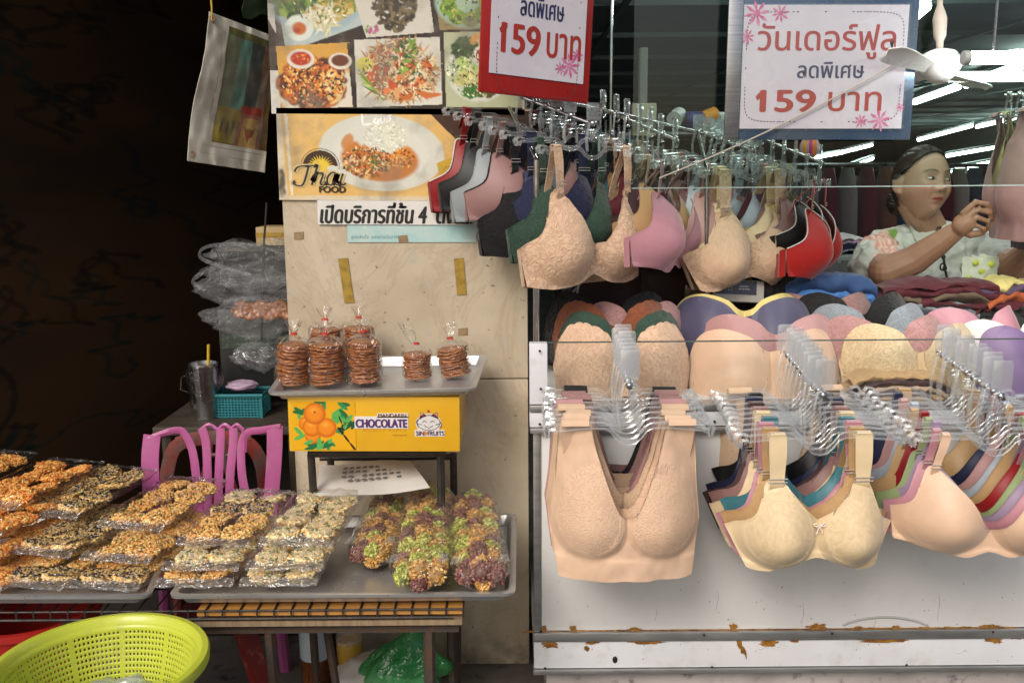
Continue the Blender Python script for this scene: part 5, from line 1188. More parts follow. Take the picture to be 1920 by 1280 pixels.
crumple('plastic_bag', at(215, 1272, YB_ + .02) + Vector((0, 0, -.055)), (.088, .055, .042), clear('bag_pale', tint=(.80, .86, .70), edge=.6, base=.14, rough=.22, bscale=12, bstr=.8, bdist=.04, white=.25), 'crumpled pale plastic bag lying inside the lime green basket', 'plastic bag', 4)
crumple('plastic_bag', at(20, 1262, YB_ + .03) + Vector((0, 0, -.05)), (.030, .05, .045), M_film2, 'small clear bag at the left side inside the lime green basket', 'plastic bag', 14)
# stool under the basket
so2 = empty('plastic_stool', (bc.x, bc.y, .004), 'red plastic stool carrying the lime green basket', 'stool'); zs = bc.z - .146
M_redp = pm('red_plastic', (.42, .018, .012), .4, col2=(.30, .012, .010), vscale=8, coat=.2)
m = MB(); m.lathe([(0, zs - .004), (.13, zs - .004), (.14, zs - .012), (.14, zs - .03)], 32); m.build('seat', M_redp, so2, thick=.004)
for a in range(4):
    t_ = math.pi / 4 + a * math.pi / 2; m = MB(); m.tube([(.115 * math.cos(t_), .115 * math.sin(t_), zs - .03), (.16 * math.cos(t_), .16 * math.sin(t_), 0)], [.018, .014], 8); m.build('leg', M_redp, so2)
# red bucket behind
rb = at(20, 1180, -.30); m = MB(); m.lathe([(0, 0), (.10, 0), (.135, .20), (.142, .20), (.142, .215), (.13, .215)], 40); o = m.build('red_bucket', M_redp, None, thick=.003); o.location = (rb.x, -.22, atz(20, 1190, .5).z - .1); o.location.z = .46; tag(o, 'red plastic bucket under the left tray behind the basket', 'bucket')
m = MB(); m.box((0, 0, .0), (.34, .20, .015)); 
cr = empty('low_crate', (rb.x, -.22, .26), 'dark crate under the red bucket', 'crate'); m = MB(); m.box((0, 0, .19), (.3, .22, .018)); m.build('top_board', M_rebar, cr)
for sx_ in (-1, 1): m = MB(); m.box((sx_ * .13, 0, .09), (.02, .2, .18)); m.build('side_board', M_rebar, cr)

# ---- under the table
bot = empty('sauce_bottle', at(592, 1290, .12), 'large clear bottle of amber liquid with a pale label under the table', 'bottle')
bz = bot.matrix_world.translation; bz.z = FL; bot.location = (at(592, 1240, .12).x, .12, FL)
hb = at(592, 1168, .12).z - FL; rr = 30 * k(.12)
M_amb = pm('amber_liquid', (.16, .045, .008), .12, col2=(.10, .025, .005), vscale=20, coat=.6)
m = MB(); m.lathe([(0, .002), (rr * .9, .002), (rr, .01)] + [(rr * (1 + .03 * math.sin(i * 2.1)), .01 + i * .008) for i in range(1, int(hb * .55 / .008))] + [(rr * .98, hb * .58), (0, hb * .58)], 28); m.build('liquid', M_amb, bot)
m = MB(); m.lathe([(rr * 1.01, hb * .58), (rr * 1.02, hb * .62), (rr * 1.02, hb * .98), (rr * .9, hb * 1.0)], 28); m.build('label_band', pm('label_blue', (.50, .56, .60), .4, col2=(.42, .5, .58), vscale=30), bot, thick=.001)
m = MB(); m.lathe([(rr * .9, hb), (rr * .5, hb * 1.12), (rr * .4, hb * 1.2), (rr * .4, hb * 1.26), (0, hb * 1.26)], 24); m.build('neck', M_film2, bot)
jar = empty('sauce_jar', (at(655, 1200, .12).x, .12, at(655, 1240, .12).z), 'squat jar of yellow liquid standing on the white sack', 'jar'); rj = 26 * k(.12); hj = 66 * k(.12)
m = MB(); m.lathe([(0, 0), (rj * .92, 0), (rj, .006), (rj, hj * .72), (rj * .95, hj * .78), (0, hj * .78)], 26); m.build('liquid', pm('yellow_liquid', (.52, .30, .04), .15, coat=.6), jar)
m = MB(); m.lathe([(rj * 1.03, hj * .7), (rj * 1.02, hj * .9), (rj * .7, hj), (rj * .66, hj * 1.12), (0, hj * 1.13)], 26); m.build('lid', M_film2, jar)
crumple('paper_sack', at(715, 1268, .06), (.115, .09, .048), pm('sack_white', (.60, .57, .52), .7, col2=(.5, .47, .42), vscale=8), 'crumpled white paper sack on the ledge under the table', 'sack', 8, .22, 1.8, flat=.8)
gb = at(758, 1232, .0); M_gr = clear('green_film', tint=(.40, .78, .45), edge=.5, base=.05, rough=.2, bscale=14, bstr=1, bdist=.03, white=.28, wcol=(.06, .42, .12))
e = empty('green_bag', gb, 'translucent green plastic bag of leaves knotted at the top under the table', 'plastic bag')
m = MB(); G = []
for i in range(26):
    v = i / 25; r_ = (.085 * (1 - v) ** .75 + .008 + (.018 * max(0, v - .85) / .15)) * (.75 + .4 * math.sin(math.pi * min(v + .3, 1))); row = []
    for j in range(41): a = 2 * math.pi * j / 40; f_ = 1 + .10 * math.sin(a * 7 + v * 2) + .2 * noise.noise(Vector((math.cos(a) * 2, math.sin(a) * 2, v * 3))); row.append((r_ * f_ * math.cos(a) + .04 * v * v, r_ * .6 * f_ * math.sin(a), -.045 + .135 * v))
    G.append(row)
m.grid(G); m.build('bag_film', M_gr, e, sharp=180)
m = MB(); rg = random.Random(2)
for _ in range(60): m.ell((rg.uniform(-.055, .05), rg.uniform(-.02, .02), rg.uniform(-.04, .0)), (.022, .007, .005), Euler((rg.random(), rg.random(), rg.random() * 6)).to_matrix().to_4x4(), 8, 5, tuple(v * rg.uniform(.5, 1.4) for v in (.04, .10, .03)))
o = m.build('leafy_greens', vcol('leaf_mat', .5), e); o['kind'] = 'stuff'
# ================================================================== DARK PASSAGE: banner, chair, table, bags
corner = dict(TL=at(392, 22, .16), TR=at(522, 72, .33), BR=at(498, 324, .33), BL=at(356, 302, .16))
bn = empty('canvas_banner', corner['TL'], 'grey canvas banner with a faded temple picture hanging by a yellow cord in the passage', 'banner')
cv = Canvas(0, 0, 160, 300, .8, lin('#cdc9ba')); rg = random.Random(8)
for _ in range(60): cv.ell(rg.random() * 160, rg.random() * 300, 16, 26, rg.choice([lin('#bdb8aa'), lin('#d2cec0'), lin('#b0aca0')]), rg.random(), .4, .9)
cv.poly([(46, 14), (160, 14), (160, 252), (46, 252)], lin('#5d5a30')); cv.poly([(50, 30), (160, 30), (160, 210), (50, 210)], lin('#6c7a5c'))
cv.poly([(76, 30), (104, 30), (100, 200), (72, 200)], lin('#4f7a6c')); cv.poly([(104, 30), (134, 30), (126, 190), (100, 190)], lin('#3c4340')); cv.poly([(134, 26), (148, 30), (144, 250), (128, 250)], lin('#8a6a58')); cv.poly([(148, 20), (160, 20), (160, 252), (146, 252)], lin('#5c4018'))
cv.poly([(48, 176), (104, 176), (104, 250), (46, 250)], lin('#8c7a30'))
for q in range(4): cv.line(64 + q * 11, 200, 62 + q * 11, 232, 5, lin('#3a3c28'))
cv.poly([(98, 166), (142, 162), (144, 182), (98, 184)], lin('#a02a1c')); cv.poly([(100, 182), (143, 180), (142, 252), (92, 252)], lin('#9a5a4a')); cv.poly([(106, 190), (138, 188), (136, 252), (100, 252)], lin('#c39a54'))
cv.poly([(108, 206), (114, 214), (120, 210), (126, 214), (133, 206), (128, 228), (121, 232), (118, 244), (114, 230)], lin('#8a3c20'))
for _ in range(80): cv.ell(50 + 110 * rg.random(), 20 + 230 * rg.random(), 5, 9, rg.choice([lin('#3a3018'), lin('#7a6a34'), lin('#504c30')]), rg.random() * 3, .3, .8)
cv.line(40, 6, 34, 250, 1.2, lin('#75787a')); cv.line(30, 262, 160, 262, 1.2, lin('#75787a')); cv.line(20, 278, 160, 280, 1, lin('#84878a'))
cv.noise(.08)
def bpos(x, y):
    u, v = x / 160, y / 300; p = corner['TL'].lerp(corner['TR'], u).lerp(corner['BL'].lerp(corner['BR'], u), v)
    wv = .010 * noise.noise(Vector((u * 4, v * 3, 1))) + .004 * math.sin(u * 30) * max(0, v - .85) / .15 + .006 * noise.noise(Vector((u * 9, v * 9, 4)))
    p = p + Vector((.007 * math.sin(v * 5.5) * (1 - u), -.02 * math.sin(v * 3.1) + wv, 0)) - corner['TL']; return tuple(p)
o = cv.build('canvas_sheet', vcol('banner_mat', .6, 120, .12, dirt=.5), bpos, bn); sm_ = o.modifiers.new('shell', 'SOLIDIFY'); sm_.thickness = .0015
M_brass = pm('grommet', (.22, .12, .07), .4, .7)
for x, y in ((8, 12), (8, 285)):
    p = Vector(bpos(x, y)) + Vector((0, -.002, 0)); m = MB(); m.tube([p + Vector((.006 * math.cos(t_), 0, .006 * math.sin(t_))) for t_ in np.linspace(0, 5.6, 9)], .0022, 6, closed=True); m.build('grommet', M_brass, bn)
p = Vector(bpos(8, 12)); m = MB(); m.tube([p + Vector((0, -.004, -.003)), p + Vector((.003, -.008, .02)), p + Vector((.0, 0, .05)), p + Vector((-.01, .02, .95))], .0022, 6); m.build('yellow_cord', pm('cord_yellow', (.55, .36, .04), .6), bn)
# pale green awning scrap up at the top by the poster
m = MB(); G = [[tuple(at(455 + i * 8, -10 + j * 6 + 4 * math.sin(i), .5 + .02 * i) + Vector((0, .01 * math.sin(i * .8 + j), 0))) for j in range(8)] for i in range(9)]; m.grid(G); o = m.build('green_tarp', pm('tarp_green', (.05, .09, .035), .7, col2=(.03, .06, .02)), None, thick=.002); tag(o, 'dull green tarp scrap hanging above the canvas banner', 'tarp')

# back table with things
TY0, TY1 = .42, .80
ztb = at(430, 800, TY0).z; x0_, x1_ = at(285, 800, TY0).x, PX0 - .01 + .0
bt = empty('back_table', ((x0_ + x1_) / 2, .6, FL), 'dark wooden table in the passage carrying a steel tumbler', 'table'); r_ = trel(bt)
M_wood = pm('dark_wood', (.05, .038, .026), .6, col2=(.03, .022, .015), vscale=12, stretch=(1, 6, 1))
m = MB(); m.box(r_(((x0_ + x1_) / 2, (TY0 + TY1) / 2, ztb - .012)), (x1_ - x0_, TY1 - TY0, .024)); m.build('tabletop', M_wood, bt, bevel=.003)
for px in (x0_ + .03, x1_ - .03):
    for py in (TY0 + .03, TY1 - .03): m = MB(); m.tube([r_((px, py, ztb - .024)), r_((px, py, FL + .005))], .018, 8); m.build('leg', M_wood, bt)
tm = empty('steel_tumbler', (at(388, 790, .52).x, .52, ztb), 'steel tumbler wrapped in a clear bag with a yellow straw', 'tumbler'); s_ = k(.52); h_ = 108 * s_
m = MB(); m.lathe([(0, 0), (20 * s_, 0), (21 * s_, .004), (27 * s_, h_ * .95), (28 * s_, h_ * .97), (27.5 * s_, h_), (25.5 * s_, h_), (24 * s_, h_ * .9), (0, h_ * .9)], 32); m.build('cup', M_steel, tm)
m = MB(); m.tube([(.010, 0, h_ * .6), (.020, -.004, h_ + 36 * s_)], .0042, 8); m.build('straw', pm('straw_yellow', (.62, .40, .03), .4), tm)
m = MB(); m.grid([[((31 + 5 * noise.noise(Vector((math.cos(t_) * 2, math.sin(t_) * 2, z * 3)))) * s_ * math.cos(t_) * (.85 + .25 * z), (31 + 5 * noise.noise(Vector((math.cos(t_) * 2, math.sin(t_) * 2, z * 3)))) * s_ * math.sin(t_) * (.85 + .25 * z), h_ * (.02 + .88 * z)) for t_ in np.linspace(0, 2 * math.pi, 33)] for z in np.linspace(0, 1, 14)]); m.tube([(-.03, -.02, h_ * .8), (-.056, -.02, h_ * .78), (-.062, -.02, h_ * .55), (-.04, -.02, h_ * .5)], .002, 5); m.build('bag_wrap', M_film, tm, sharp=180)
tl = empty('teal_basket', (at(455, 770, .56).x, .56, ztb), 'small teal plastic basket holding folded lilac tissue on the dark table', 'basket'); s_ = k(.56); M_teal = pm('teal_plastic', (.015, .17, .20), .4, coat=.2)
w_, h_ = 45 * s_, 44 * s_; m = MB()
for sx_ in (-1, 1):
    for sy_ in (-1, 1): m.box((sx_ * w_, sy_ * .045, h_ / 2), (.006, .006, h_))
for i in range(8):
    z_ = .004 + i * (h_ - .012) / 7; m.box((0, -.045, z_), (2 * w_, .003, .004)); m.box((0, .045, z_), (2 * w_, .003, .004)); m.box((-w_, 0, z_), (.003, .09, .004)); m.box((w_, 0, z_), (.003, .09, .004))
for i in range(15): x = -w_ + 2 * w_ * (i + .5) / 15; m.box((x, -.0452, h_ / 2), (.003, .0022, h_ * .96))
m.box((0, 0, .002), (2 * w_, .09, .003)); m.build('lattice', M_teal, tl)
m = MB(); m.tube([(-w_ - .004, -.05, h_), (w_ + .004, -.05, h_), (w_ + .004, .05, h_), (-w_ - .004, .05, h_)], .005, 8, closed=True); m.build('rim', M_teal, tl)
ts = crumple('tissue_pack', at(452, 722, .56), (.045, .035, .014), pm('lilac_tissue', (.42, .30, .42), .7), 'folded lilac tissue pack lying in the teal basket', 'tissue pack', 3, .2, 2)
crumple('plastic_bag', at(490, 668, .62), (.075, .05, .035), M_film2, 'crumpled clear bag on top of the teal basket and boxes', 'plastic bag', 5, .4, 2)
# hanging bags
def hangbag(cx, cy, w_, h_, seed, label, loop=None, Y=.46):
    e = empty('plastic_bag', at(cx, cy, Y), label, 'plastic bag', 'clear bags hanging in the passage'); s_ = k(Y); m = MB(); G = []
    for i in range(27):
        v = i / 26; row = []
        for j in range(45):
            a = 2 * math.pi * j / 44; d = Vector((math.cos(a), math.sin(a), v * 2)); f_ = 1 + .42 * noise.noise(d * 1.9 + Vector((seed, 0, 0))) + .22 * noise.noise(d * 4 + Vector((seed, 2, 0))); pr = math.sin(math.pi * (.06 + .90 * v)) ** .55
            row.append((w_ / 2 * s_ * pr * f_ * math.cos(a) - .03 * (v - .5) ** 2, .05 * pr * f_ * math.sin(a), h_ * s_ * (.5 - v) * (1 + .15 * math.cos(a * 2 + seed))))
        G.append(row)
    m.grid(G); m.build('bag_film', M_filmd, e, sharp=180)
    if loop:
        q = [Vector(at(a, b_, Y - .02)) - e.location for a, b_ in loop]; P_ = [Vector(crom([tuple(p) for p in q], i / 24)) for i in range(25)]; m = MB(); m.tube(P_, [.0035 + .003 * abs(math.sin(i * .3)) for i in range(25)], 6); m.build('handle_loop', M_filmd, e)
    return e
M_filmd = clear('film_hanging', tint=(.93, .94, .95), edge=.30, base=.018, rough=.30, bscale=11, bstr=1.0, bdist=.05, white=.045)
hangbag(486, 498, 190, 92, 1, 'topmost clear bag with a handle loop hanging in the passage', [(470, 515), (410, 498), (376, 482), (384, 464), (430, 458), (480, 460), (540, 480)], .44)
hangbag(470, 540, 185, 66, 5, 'middle clear bag hanging below the handle loop', [(380, 510), (362, 528), (385, 545)], .40)
hangbag(480, 594, 180, 84, 9, 'lowest clear bag holding brown crackers beside the pillar', None, .42)
e = [o for o in COL.objects if o.get('label', '').startswith('lowest clear bag')][0]; rg = random.Random(3)
for i in range(6):
    o = link('wafer', WF[i % 5], M_waf, e); p = at(452 + i * 18, 580 + (i % 2) * 4, .41) - e.location; o.location = p; o.rotation_euler = (1.1 + .4 * rg.random(), .2, 0); o.scale = (.8, .8, 1.6)
m = MB(); m.tube([at(500, 380, .44), at(495, 455, .44), at(490, 640, .44)], .003, 6); o = m.build('twine', M_black); tag(o, 'thin dark cord the clear bags hang from beside the pillar', 'cord')
bx2 = empty('carton', at(515, 443, .52), 'plain brown carton on the dark shelf behind the hanging bags', 'carton'); m = MB(); m.box((0, .06, 0), (70 * k(.52), .12, 34 * k(.52))); m.build('carton_body', pm('carton_tan', (.42, .31, .15), .7, col2=(.34, .25, .12), vscale=8), bx2, bevel=.002); m = MB(); m.box((0, -.0006, .004), (70 * k(.52), .001, .012)); m.build('tape', M_tape, bx2)
sh = empty('wall_shelf', at(480, 466, .55), 'dark shelf board fixed to the pillar side behind the bags', 'shelf'); m = MB(); m.box((0.03, .06, 0), (.26, .16, .012)); m.build('shelf_board', M_wood, sh)
m = MB(); m.box((.0, .13, -.05), (.02, .02, .1)); m.build('bracket', M_wood, sh)
tv = empty('dark_case', at(480, 640, .64), 'dark box with green specks behind the tumbler', 'box'); m = MB(); m.box((0, .04, -.02), (140 * k(.64), .08, 150 * k(.64))); m.build('case_body', pm('case_dark', (.018, .018, .017), .5), tv, bevel=.004); m = MB(); m.box((0, -.001, .0), (130 * k(.64), .002, 26 * k(.64))); m.build('speckled_strip', pm('case_strip', (.03, .04, .03), .5, col2=(.06, .12, .07), vscale=90, lo=.55, hi=.6), tv)
# pink chair
CY = .26; ch = empty('pink_chair', (at(400, 900, CY).x, CY, FL), 'pink plastic chair with slatted curved back behind the trays', 'chair'); r_ = trel(ch); s_ = k(CY)
M_pkp = pm('pink_plastic', (.42, .085, .26), .45, col2=(.33, .065, .20), vscale=9, coat=.1, col3=(.30, .13, .19), bscale=60, bstr=.1)
def slat(name, pts, wd, dep=.008):
    P_ = [crom(pts, i / 20) for i in range(21)]; m = MB(); A, B_ = [], []
    rows_ = []
    for i, (x, y) in enumerate(P_):
        a = P_[max(0, i - 1)]; b_ = P_[min(20, i + 1)]; dx, dy = b_[0] - a[0], b_[1] - a[1]; l_ = math.hypot(dx, dy) or 1; w2 = wd[0] + (wd[1] - wd[0]) * i / 20
        yy = CY + .03 * ((y - 800) / 130) * -1 - .00012 * abs(x - 400) 
        p1 = r_(at(x - dy / l_ * w2 / 2, y + dx / l_ * w2 / 2, yy)); p2 = r_(at(x + dy / l_ * w2 / 2, y - dx / l_ * w2 / 2, yy)); rows_.append([p1, p1.lerp(p2, .5) + Vector((0, -.003, 0)), p2])
    m.grid(rows_); return m.build(name, M_pkp, ch, thick=dep)
slat('side_panel', [(285, 815), (281, 870), (287, 960), (292, 1000)], (32, 34)); slat('side_panel', [(515, 798), (514, 860), (506, 960), (502, 1000)], (30, 26))
slat('top_curve', [(278, 822), (305, 812), (330, 806), (345, 812), (362, 850), (372, 940), (374, 1000)], (10, 18)); slat('top_curve', [(526, 800), (490, 806), (462, 812), (452, 840), (455, 900), (470, 960), (476, 1000)], (12, 18))
for x0s, bx_ in ((378, 389), (413, 410), (437, 431)): slat('slat', [(x0s, 802), (x0s + 8 if x0s < 400 else x0s, 830), (bx_, 900), (bx_ - 1, 1000)], (16, 16))
for x0s, x1s in ((376, 408), (408, 435), (432, 456)): slat('slat_bridge', [(x0s, 806), ((x0s + x1s) / 2, 796), (x1s, 806)], (7, 7))
slat('slat_bridge', [(456, 806), (459, 825), (457, 848)], (8, 10))
zs = at(400, 1000, CY).z
m = MB(); m.box(r_((ch.location.x, CY + .14, zs - .01)), (240 * s_, .30, .02)); m.build('seat', M_pkp, ch, bevel=.006)
for sx_ in (-1, 1):
    for yy in (CY + .0, CY + .26): m = MB(); m.tube([r_((ch.location.x + sx_ * .14, yy, zs - .02)), r_((ch.location.x + sx_ * .16, yy, FL))], .016, 8); m.build('leg', M_pkp, ch)
# worn red stool-chair behind the pink one
CR = .385; rc = empty('worn_red_chair', (at(400, 880, CR).x, CR, FL), 'worn red plastic chair with peeling back standing behind the pink chair', 'chair'); r2 = trel(rc)
M_worn = pm('worn_red', (.20, .022, .014), .6, col2=(.10, .07, .06), vscale=16, lo=.42, hi=.6, col3=(.05, .035, .03))
def slat2(name, pts, wd):
    P_ = [crom(pts, i / 20) for i in range(21)]; m = MB(); rows_ = []
    for i, (x, y) in enumerate(P_):
        a = P_[max(0, i - 1)]; b_ = P_[min(20, i + 1)]; dx, dy = b_[0] - a[0], b_[1] - a[1]; l_ = math.hypot(dx, dy) or 1
        p1 = r2(at(x - dy / l_ * wd / 2, y + dx / l_ * wd / 2, CR)); p2 = r2(at(x + dy / l_ * wd / 2, y - dx / l_ * wd / 2, CR)); rows_.append([p1, p1.lerp(p2, .5) + Vector((0, -.004, 0)), p2])
    m.grid(rows_); m.build(name, M_worn, rc, thick=.008)
slat2('back_frame', [(308, 960), (314, 880), (335, 832), (400, 820), (460, 828), (490, 870), (500, 960)], 26); slat2('top_rail', [(330, 828), (400, 818), (470, 826)], 18)
slat2('back_slat', [(392, 830), (388, 870), (370, 950)], 14); slat2('back_slat', [(420, 830), (424, 870), (450, 950)], 14); slat2('cross_slat', [(380, 852), (410, 853), (440, 852)], 8)
m = MB(); m.box(r2((rc.location.x, CR + .05, at(400, 960, CR).z)), (.26, .12, .018)); m.build('seat', M_worn, rc, bevel=.004)
for sx_ in (-1, 1): m = MB(); m.tube([r2((rc.location.x + sx_ * .12, CR + .04, at(400, 960, CR).z)), r2((rc.location.x + sx_ * .14, CR + .03, FL))], .014, 8); m.build('leg', M_worn, rc)
# red slanting stool leg under the table
st3 = empty('red_stool', at(470, 1150, .06), 'dark red plastic stool standing under the snack table', 'stool'); r3 = trel(st3); M_dred = pm('red_plastic_dark', (.17, .012, .010), .45, col2=(.10, .01, .01), vscale=9, col3=(.3, .12, .08))
zt3 = ztab - .07
for px0, px1 in ((452, 492), (360, 330)): m = MB(); a_ = at(px0, 1155, .0); b_ = at(px1, 1290, .0); dv = b_ - a_; dv *= (a_.z - FL) / -dv.z; m.tube([r3(a_), r3(a_ + dv)], [.030, .022], 4); m.build('leg', M_dred, st3)
m = MB(); m.box(r3((at(410, 1150, .02).x, .02, at(410, 1158, .0).z)), (.19, .16, .014)); m.build('seat', M_dred, st3, bevel=.004)

# ================================================================== SHOP: glass, fan, lamps, far stock
M_glass = clear('shop_glass', tint=(.83, .90, .87), edge=.30, base=.025, rough=.015)
gz = at(1500, 350, .12).z; gx0, gx1 = at(1187, 200, .12).x, at(2300, 200, .12).x
gp = empty('shop_glass', ((gx0 + gx1) / 2, .12, gz), 'large hanging shop glass with its lower edge above the bras', 'glass panel')
m = MB(); m.box((0, 0, .62), (gx1 - gx0, .004, 1.236)); m.build('pane', M_glass, gp, smooth=False)
m = MB(); m.box((0, 0, -.0008), (gx1 - gx0, .005, .0024)); m.build('polished_edge', pm('glass_edge', (.30, .40, .37), .2), gp, smooth=False)
# fan
FY = .07; fc = at(1762, 128, FY); fn = empty('ceiling_fan', fc, 'small white ceiling fan hanging beside the steel framed sign', 'fan'); s_ = k(FY)
M_fan = pm('fan_white', (.82, .82, .80), .3, coat=.3)
m = MB(); m.lathe([(0, -.030), (.018, -.030), (.030, -.020), (.042, -.006), (.046, .012), (.036, .030), (.014, .040), (0, .042)], 32); m.build('motor', M_fan, fn)
m = MB(); m.lathe([(.007, .036), (.008, .06), (.013, .07), (.015, .11), (.011, .125), (.006, .14), (.006, .5)], 24); m.build('down_rod', pm('fan_cream', (.50, .44, .38), .5), fn)
for a_, L_ in ((-148, .165), (-50, .135), (35, .2), (128, .10)):
    t_ = R(a_); m = MB(); G = []
    for i in range(13):
        u = i / 12; r_0 = .03 + u * (.185 - .03); wd = (.013 + .017 * min(1, u * 1.5)) * (1 if u < .85 else math.sqrt(max(.02, 1 - ((u - .85) / .15) ** 2)))
        G.append([(r_0 * math.cos(t_) - e_ * wd * math.sin(t_), r_0 * math.sin(t_) + e_ * wd * math.cos(t_), -.004 + e_ * .006) for e_ in (-1, -.5, 0, .5, 1)])
    m.grid(G); m.build('blade', M_fan, fn, thick=.003)
fn.rotation_euler = (R(-13), R(2), R(0))
# tubes on the market ceiling
M_tube = emit('tube_light', (.88, 1.0, .96), 14.0); M_fix = pm('lamp_housing', (.45, .47, .46), .5)
ZC = 2.36
def lamp(x0, y0, x1, y1, label, Z=ZC):
    a_, b_ = [(atz(*p, Z) if 0 < atz(*p, Z).y < 15 else at(*p, 14 + 1.2 * i_)) for i_, p in enumerate(((x0, y0), (x1, y1)))]; c_ = (a_ + b_) / 2; e = empty('tube_lamp', c_, label, 'lamp', 'fluorescent tubes on the market ceiling'); d_ = (b_ - a_) / 2
    m = MB(); m.tube([-d_, d_], .030, 10); m.build('tube', M_tube, e); m = MB(); dn = d_.normalized(); 
    Mx = Matrix((dn, Vector((0, 0, 1)).cross(dn), Vector((0, 0, 1)))).transposed(); m.box((0, 0, .05), (d_.length * 2.04, .07, .035), Mx); m.build('housing', M_fix, e)
    return e
for i, (x0, y0, x1, y1, lb) in enumerate(((1812, 160, 1960, 108, 'long tube lamp at the upper right beside the small fan'), (1715, 192, 1797, 163, 'tube lamp between the sign and the small fan'), (1722, 262, 1822, 236, 'tube lamp just above the woman’s head'), (1832, 238, 1925, 216, 'tube lamp right of the one above the woman’s head'),
    (1776, 292, 1863, 277, 'tube lamp level with the woman’s forehead'), (1794, 316, 1858, 304, 'tube lamp level with the woman’s eyes at right'), (1580, 285, 1634, 272, 'tube lamp left of the woman below the sign'), (1524, 296, 1580, 286, 'tube lamp nearest the striped paper ball'), (1596, 312, 1636, 297, 'dim far tube lamp left of the woman’s hair'), (1780, 324, 1830, 318, 'farthest thin tube lamp at the woman’s cheek'), (1712, 32, 1735, 12, 'short tube lamp end at the sign’s top right corner'))): lamp(x0, y0, x1, y1, lb.replace('’', "'"))
lf_ = empty('tube_lamp', at(1935, 108, -.07), 'bright white tube lamp right behind the small fan', 'lamp', 'fluorescent tubes on the market ceiling'); m = MB(); m.tube([(-.13, 0, 0), (.48, 0, .0)], .013, 12); m.build('tube', emit('tube_near', (.95, 1, .97), 36.0), lf_); m = MB(); m.tube([(-.142, 0, 0), (-.128, 0, 0)], .0145, 12); m.build('end_cap', M_fix, lf_, bevel=.002)
for q in (-.08, .42): m = MB(); m.tube([(q, 0, .012), (q, 0, .6)], .003, 6); m.build('suspension', M_steel, lf_)
for i, (x, y, lb) in enumerate(((.75, .62, 'unseen ceiling tube lamp above the hanging rack'), (1.75, .62, 'unseen ceiling tube lamp above the woman'), (1.5, 1.9, 'unseen ceiling tube lamp behind the woman'))):  # unseen tubes added above the frame to light the woman and rack
    e = empty('tube_lamp', (x, y, 2.33), lb, 'lamp', 'fluorescent tubes on the market ceiling'); m = MB(); m.tube([(-.45, 0, 0), (.45, 0, 0)], .016, 10); m.build('tube', emit('tube_over', (.95, 1.0, .95), 28.0), e); m = MB(); m.box((0, 0, .04), (.95, .07, .035)); m.build('housing', M_fix, e)
# string across
P_ = [at(1236 + i * 23.5, 334 - 9.1 * i - .12 * i * i + .004 * i ** 3 * 0, .06) for i in range(20)]; m = MB(); m.tube(P_, .0018, 6); o = m.build('white_string', pm('string_mat', (.45, .40, .34), .7)); tag(o, 'thin pale string slanting across in front of the steel framed sign', 'string')
# striped ball, wall box, rolls
bl = empty('striped_ball', at(1518, 277, .62), 'small pink and orange striped paper ball below the steel framed sign', 'paper ball'); m = MB(); rr = 17 * k(.62)
for i in range(12):
    t0, t1 = 2 * math.pi * i / 12, 2 * math.pi * (i + 1) / 12; c_ = [lin(h) for h in ('#c0207c', '#d8742c', '#b8a0b0', '#e08a1c')][i % 4]; G = [[(rr * 1.05 * math.sin(p_) * math.cos(t_), rr * 1.05 * math.sin(p_) * math.sin(t_), rr * 1.25 * math.cos(p_)) for p_ in np.linspace(0, math.pi, 14)] for t_ in (t0, (t0 + t1) / 2, t1)]; m.grid(G, c_)
m.build('paper_shell', vcol('paper_ball_mat', .6), bl); m = MB(); m.tube([(0, 0, rr * 1.2), (.0, 0, .5)], .0015, 5); m.build('thread', M_black, bl)
wb = empty('wall_box', at(1207, 225, .55), 'cream plastic electric box behind the upper hangers', 'electric box'); m = MB(); m.box((0, 0, 0), (44 * k(.55), .03, 58 * k(.55))); m.build('box_body', pm('cream_plastic', (.42, .42, .32), .5), wb, bevel=.004); m = MB(); m.ell((-.02, -.016, .03), .004, None, 8, 6); m.ell((.02, -.016, .03), .004, None, 8, 6); m.build('screws', M_steel, wb)
m = MB(); m.box((0, .03, -.06), (.02, .04, .5)); m.build('conduit', M_inwall, wb)
sf = empty('stock_shelf', at(1330, 250, 1.0), 'glass stock shelf behind the third hook arm', 'shelf'); m = MB(); m.box((0, .08, 0), (.62, .2, .008)); m.build('shelf_board', M_inwall, sf); m = MB(); m.tube([(-.3, .15, .004), (-.3, .15, .8)], .005, 6); m.tube([(.3, .15, .004), (.3, .15, .8)], .005, 6); m.build('shelf_rod', M_chrome, sf)
for i, (px, c_, lb) in enumerate(((1290, '#2a2c6c', 'dark blue roll'), (1322, '#c8821c', 'orange roll'), (1345, '#b8bcb8', 'white roll'), (1268, '#c8ccca', 'pale grey roll'), (1380, '#7c2a4c', 'wine red roll'))):
    e = empty('fabric_roll', at(px, 240, 1.0) + Vector((0, .04, .012)), f'{lb} of trim lying on the shelf behind the third hook arm', 'roll', None); m = MB(); m.lathe([(.008, 0), (.026, 0), (.026, .05), (.008, .05), (.008, 0)], 20); o = m.build('wound_trim', pm('roll' + str(i), lin(c_), .6), e); m = MB(); m.lathe([(.0045, -.003), (.0075, -.003), (.0075, .053), (.0045, .053)], 12); m.build('core', M_card, e); e.rotation_euler = (R(0), R(90 - 20 * (i % 2)), R(20 * i)); e.location.z += .016
